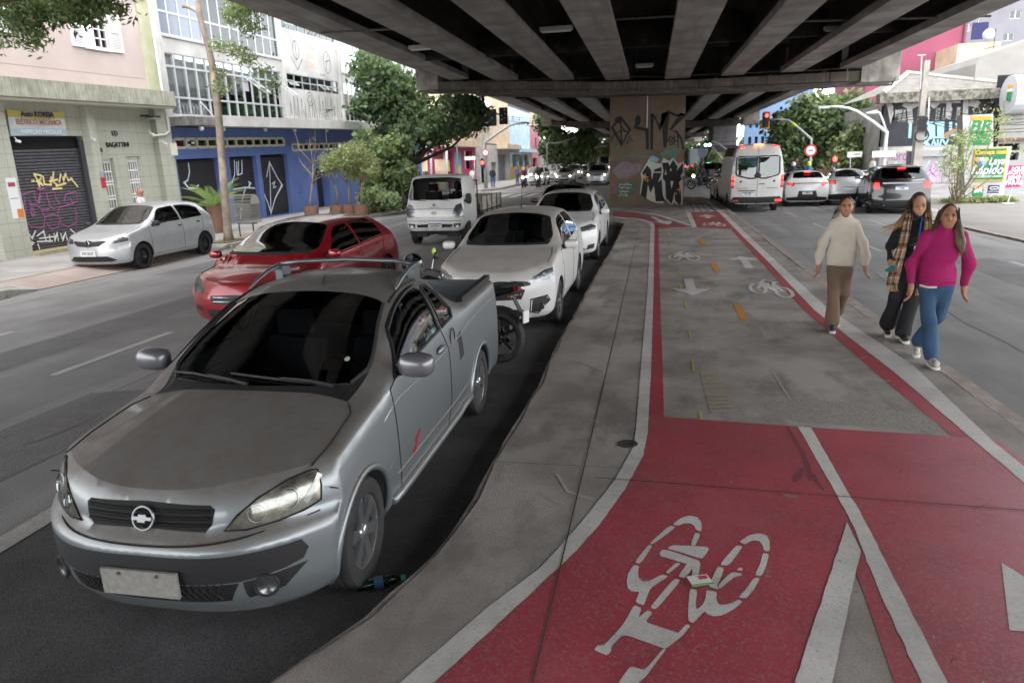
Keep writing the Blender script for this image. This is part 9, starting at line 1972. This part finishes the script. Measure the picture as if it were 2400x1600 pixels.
c = tl2(2329,441,-.04); MB().tube([c+Vector((.09*math.cos(a)-.06,0,.05*math.sin(a))) for a in np.linspace(.8,5.5,12)],.018,5).tube([c+Vector((.09*math.cos(a)+.06,0,.05*math.sin(a))) for a in np.linspace(-2.3,2.3,12)],.018,5).obj('pass_emblem',SIGW,to); text_mesh('pass_text','REDE PASSE',SIGW,frame(tl2(2328,449,-.04),(1,0,0),(0,0,1)),.075,.002,parent=to); text_mesh('pass_text','60 anos',M('sign_text_grey','5a6068',.6),frame(tl2(2326,457,-.04),(1,0,0),(0,0,1)),.12,.002,parent=to)
g_ = G(2367,478,.05); ts = thing('toll_tag_sign','magenta placard on a thin stand right of the filling station totem','sign',(g_.x,30.6,.05)); tl3 = lambda px,py,dy=0.: onY(30.6,px,py)-Vector((g_.x,30.6,.05))+Vector((0,dy,0))
MB().prism([tl3(2366,388),tl3(2399,388),tl3(2391,438),tl3(2357,440)],(0,.03,0)).obj('placard',M('placard_magenta','b01a6a',.6),ts); MB().tube([tl3(2373,438),(0,0,0)],.02,6).obj('stand',WPOLE,ts); MB().lathe([(0,.03),(.2,.02),(.22,0)],14).obj('foot',WPOLE,ts)
for tx,py,sz,px in (('AQUI',396,.20,2384),('ACEITA',405,.19,2381),('SEM',418,.23,2373),('PARAR',429,.23,2376)): text_mesh('placard_text',tx,SIGW,frame(tl3(px,py,-.02),(1,0,0),(0,0,1)),sz,.004,bold=.007,sx=.85,parent=ts)
c = tl3(2388,417,-.02); MB().add([c+Vector(p) for p in ((-.03,0,-.1),(.03,0,-.1),(.03,0,.02),(-.03,0,.02))],[(0,1,2,3)]).add([c+Vector(p) for p in ((-.09,0,.02),(.09,0,.02),(0,0,.12))],[(0,1,2)]).obj('placard_arrow',SIGW,ts)
lw = thing('brick_wall','low reddish wall under the trees behind the silver hatchback','wall',(0,0,0)); p0,p1 = onY(48.5,1905,430),onY(48.5,2045,430)
nb_ = 22
for r_ in range(4):
 for k in range(nb_): x0 = lerp(p0.x,p1.x,k/nb_)+(.12 if r_ % 2 else 0); MB().box(x0+.01,48.5,.15+r_*.24,x0+(p1.x-p0.x)/nb_-.01,48.8,.15+r_*.24+.22).obj('stone',M('wall_stone','6d4c42',.9,col2='54403a',vs=3),lw)
rl = thing('guard_rail','pale grey rail before the low wall on the far right corner','rail',(0,0,0)); a,c = onY(46.8,1985,425),onY(46.8,2035,425); MB().tube([(a.x,46.8,1.0),(c.x,46.8,1.0)],.05,8).obj('rail',STEEL,rl)
for x in (a.x,(a.x+c.x)/2,c.x): MB().tube([(x,46.8,.15),(x,46.8,1.0)],.04,8).obj('post',STEEL,rl)
# left corner: mast, signals, name plate, posts
o,t = pole('lamp_post','curved street lamp post at the pink corner shop','street lamp',57.4,[(1139,441),(1137,380),(1136,334),(1170,310),(1195,294),(1215,289),(1240,288)],.09,STEEL,None,[.16,.15,.13,.10,.09,.08,.06]); c = t(1139,358,-.2); MB().lathe([(0,-.01),(.30,-.01),(.30,0)],20,c,'Y').obj('road_sign',SIGW,o); MB().lathe([(.22,-.014),(.29,-.014)],20,c,'Y').obj('sign_ring',M('sign_red','b3202c',.5),o); c = t(1133,383,-.25); MB().box(c.x-.16,c.y-.1,c.z-.35,c.x+.16,c.y+.1,c.z+.25).obj('signal_head',SIGK,o); MB().sphere(c+Vector((0,-.1,.05)),(.13,.04,.15),10,8).obj('lens',REDS_,o,180)
o,t = pole('traffic_light','dark traffic light heads on an arm under the big tree, seen from behind','traffic light',46.5,[(1150,262),(1168,268),(1183,269)],.06,STEEL)
for px,py in ((1180,272),(1154,276)): c = t(px,py); MB().box(c.x-.26,-.12,c.z-.52,c.x+.26,.1,c.z+.52).obj('signal_head',SIGK,o); [MB().sphere(c+Vector((rr.uniform(-.15,.15),-.13,rr.uniform(-.42,.42))),.035,8,6).obj('paint_spot',SIGW,o) for _ in range(7)]
MB().tube([t(1150,262),Vector((-2.4,.3,t(1150,262).z-.3)),Vector((-2.6,.4,-onY(46.5,1150,262).z+.1))],.07,8).obj('mast',STEEL,o)
for px,lb in ((1009,'white post left of two before the pink corner shop'),(1046,'white post right of two before the pink corner shop')): pole('post',lb,'post',50.5,[(px+2,450),(px,330)],.09,WPOLE)
o,t = pole('street_sign','white street name sign on a post beside the pink corner shop','sign',55.5,[(1113,443),(1112,372)],.05,STEEL); c = t(1102,371,-.08); MB().box(c.x-.45,c.y,c.z-.15,c.x+.45,c.y+.03,c.z+.15).obj('name_plate',SIGW,o)
o,t = pole('lamp_post','thin grey lamp post among the far left trees','street lamp',74.,[(1282,425),(1282,336),(1310,335),(1350,322)],.07,STEEL); o,t = pole('lamp_post','pale curved lamp post nearest the far queue','street lamp',84.,[(1378,425),(1378,370),(1382,355),(1395,346),(1422,342)],.09,WPOLE)
# far right signals with green lights
o,t = pole('traffic_light','mast-arm signals showing green beyond the junction, right of the pillar','traffic light',72.,[(1694,415),(1694,375),(1680,360),(1672,348),(1655,334),(1640,335)],.09,STEEL)
for px in (1654,1663): c = t(px,339); MB().box(c.x-.16,-.1,c.z-.4,c.x+.16,.1,c.z+.4).obj('signal_head',SIGK,o); MB().sphere(c+Vector((0,-.12,-.05)),(.14,.05,.14),12,8).obj('lens',GRNS,o,180)
o,t = pole('lamp_post','white curved lamp arm above the green signals beyond the junction','street lamp',76.,[(1705,415),(1704,352),(1685,338),(1672,332),(1655,332)],.10,WPOLE); o,t = pole('sign_post','thin post with a round plate and flag sign beyond the junction','sign',78.,[(1648,400),(1646,340)],.06,STEEL); MB().lathe([(0,-.02),(.5,-.02),(.5,0)],16,t(1646,358,-.1),'Y').obj('road_sign',M('sign_blueish','a9b6d4',.6),o)
o,t = pole('pedestrian_light','pedestrian signal showing green left of the white van','traffic light',66.,[(1714,415),(1714,372)],.07,STEEL); c = t(1714,379,-.1); MB().box(c.x-.2,c.y-.05,c.z-.4,c.x+.2,c.y+.1,c.z+.4).obj('signal_head',SIGK,o); MB().sphere(c+Vector((0,-.08,0)),(.14,.05,.16),10,8).obj('lens',GRNS,o,180)
# wire waste basket on the left pavement
g_ = G(572,556,.15); wbk = thing('waste_basket','rounded wire mesh waste basket on legs beside the plane tree trunk','bin',(g_.x,g_.y+.2,.15)); MESHW = M('wire_mesh','8f8c86',.5,.5)
b = MB(); hw,hd = .42,.28
for z in np.arange(.45,1.06,.05): b.tube([(-hw,-hd,z),(hw,-hd,z),(hw,hd,z),(-hw,hd,z)],.006,4,closed=True)
for x in np.arange(-hw,hw+.01,.06):
 for y in (-hd,hd): b.tube([(x,y,.45),(x,y,1.05)],.005,4)
for y in np.arange(-hd,hd+.01,.07):
 for x in (-hw,hw): b.tube([(x,y,.45),(x,y,1.05)],.005,4)
for x in np.arange(-hw,hw+.01,.06): b.tube([(x,hd*math.cos(t),1.05+.30*math.sin(t)) for t in np.linspace(0,math.pi,10)],.005,4)
for t in np.linspace(.3,2.8,7): b.tube([(-hw,hd*math.cos(t),1.05+.30*math.sin(t)),(hw,hd*math.cos(t),1.05+.30*math.sin(t))],.005,4)
b.obj('mesh_cage',MESHW,wbk); MB().add([(hw,hd*math.cos(t),1.05+.30*math.sin(t)) for t in np.linspace(0,math.pi,12)]+[(hw,0,1.05)],[(i,i+1,12) for i in range(11)]).obj('end_plate',M('plate_worn','b3afa8',.7),wbk); MB().box(-.3,-.02,.41,.4,.02,.45).obj('cross_bar',IRON,wbk)
for x in (-.25,.25): MB().tube([(x,0,0),(x,0,.43)],.02,6).obj('leg',IRON,wbk)
# litter, drain cover, bottle, leaves
pc = G(1640,1362,ZI+.008); o = thing('leaflet','small folded card lying on the big bicycle stencil','card',(pc.x,pc.y,ZI+.016),.35); MB().box(-.055,-.04,0,.055,.04,.004).obj('card',M('card_white','cfccc4',.7),o); MB().box(-.056,-.045,.0,.056,-.036,.005).obj('card_edge',M('card_green','4a9a5a',.7),o); MB().box(.0,.0,.0045,.045,.03,.0055).obj('card_print',M('card_red','b04a4a',.7),o)
g_ = G(890,1375,.004); bo = thing('bottle','crushed green plastic bottle lying in the gutter by the front wheel','bottle',(g_.x,g_.y,.035),.5); MB().lathe([(0,-.13),(.03,-.128),(.034,-.08),(.030,-.02),(.034,.04),(.026,.08),(.013,.10),(.013,.125),(0,.127)],14,axis='X').obj('bottle_body',glass_mat('bottle_green',(.25,.55,.42)),bo,180); MB().lathe([(.0,.145),(.016,.144),(.016,.118)],12,axis='X').obj('cap',M('cap_teal','3b8a80',.5),bo)
MB().lathe([(.03,-.01),(.0345,-.03),(.0345,.02)],14,axis='X').obj('label_band',M('label_blue','2b4a6a',.5),bo)
g_ = G(1472,1040,ZI); dc = thing('drain_cover','small round metal cover set in the concrete beside the red path','drain cover',(g_.x,g_.y,ZI)); MB().lathe([(0,.004),(.05,.004),(.06,.006),(.075,.006),(.078,0)],20).obj('cover',M('iron_dark','4a453f',.7,.5),dc); MB().lathe([(0,.0065),(.02,.0065)],10,(.03,0,0)).obj('hole',SIGK,dc)
rr = np.random.RandomState(4); LFB = M('leaf_dry','6b5334',.9,col2='4f4228',vs=9);
def scatter(name,label,n,fn,me_v,mat,cat):
 b = MB()
 for i in range(n):
  x,y,z,s_ = fn(i); a = rr.uniform(0,6); b.add([(x+s_*(p[0]*math.cos(a)-p[1]*math.sin(a)),y+s_*(p[0]*math.sin(a)+p[1]*math.cos(a)),z+p[2]*s_) for p in me_v],[(0,1,2),(0,2,3)])
 return tag(b.obj(name,mat),label,cat,None,'stuff')
LV = [(-.03,0,.002),(0,.018,.008),(.04,0,.003),(0,-.016,.006)]
scatter('fallen_leaves','dry brown leaves and grit strewn in the gutter along the island kerb',170,lambda i: (-1.12-rr.gamma(1.6,.10),rr.uniform(2.5,12),.006,rr.uniform(.25,1.)),LV,LFB,'leaves')
scatter('litter','tiny pale scraps and leaf bits strewn over the island paving',130,lambda i: (rr.uniform(-.95,2.8),rr.uniform(2.6,14),ZI+.008,rr.uniform(.08,.5)),LV,M('scrap_pale','b5b0a6',.8,col2='5a4a38',vs=3),'litter')
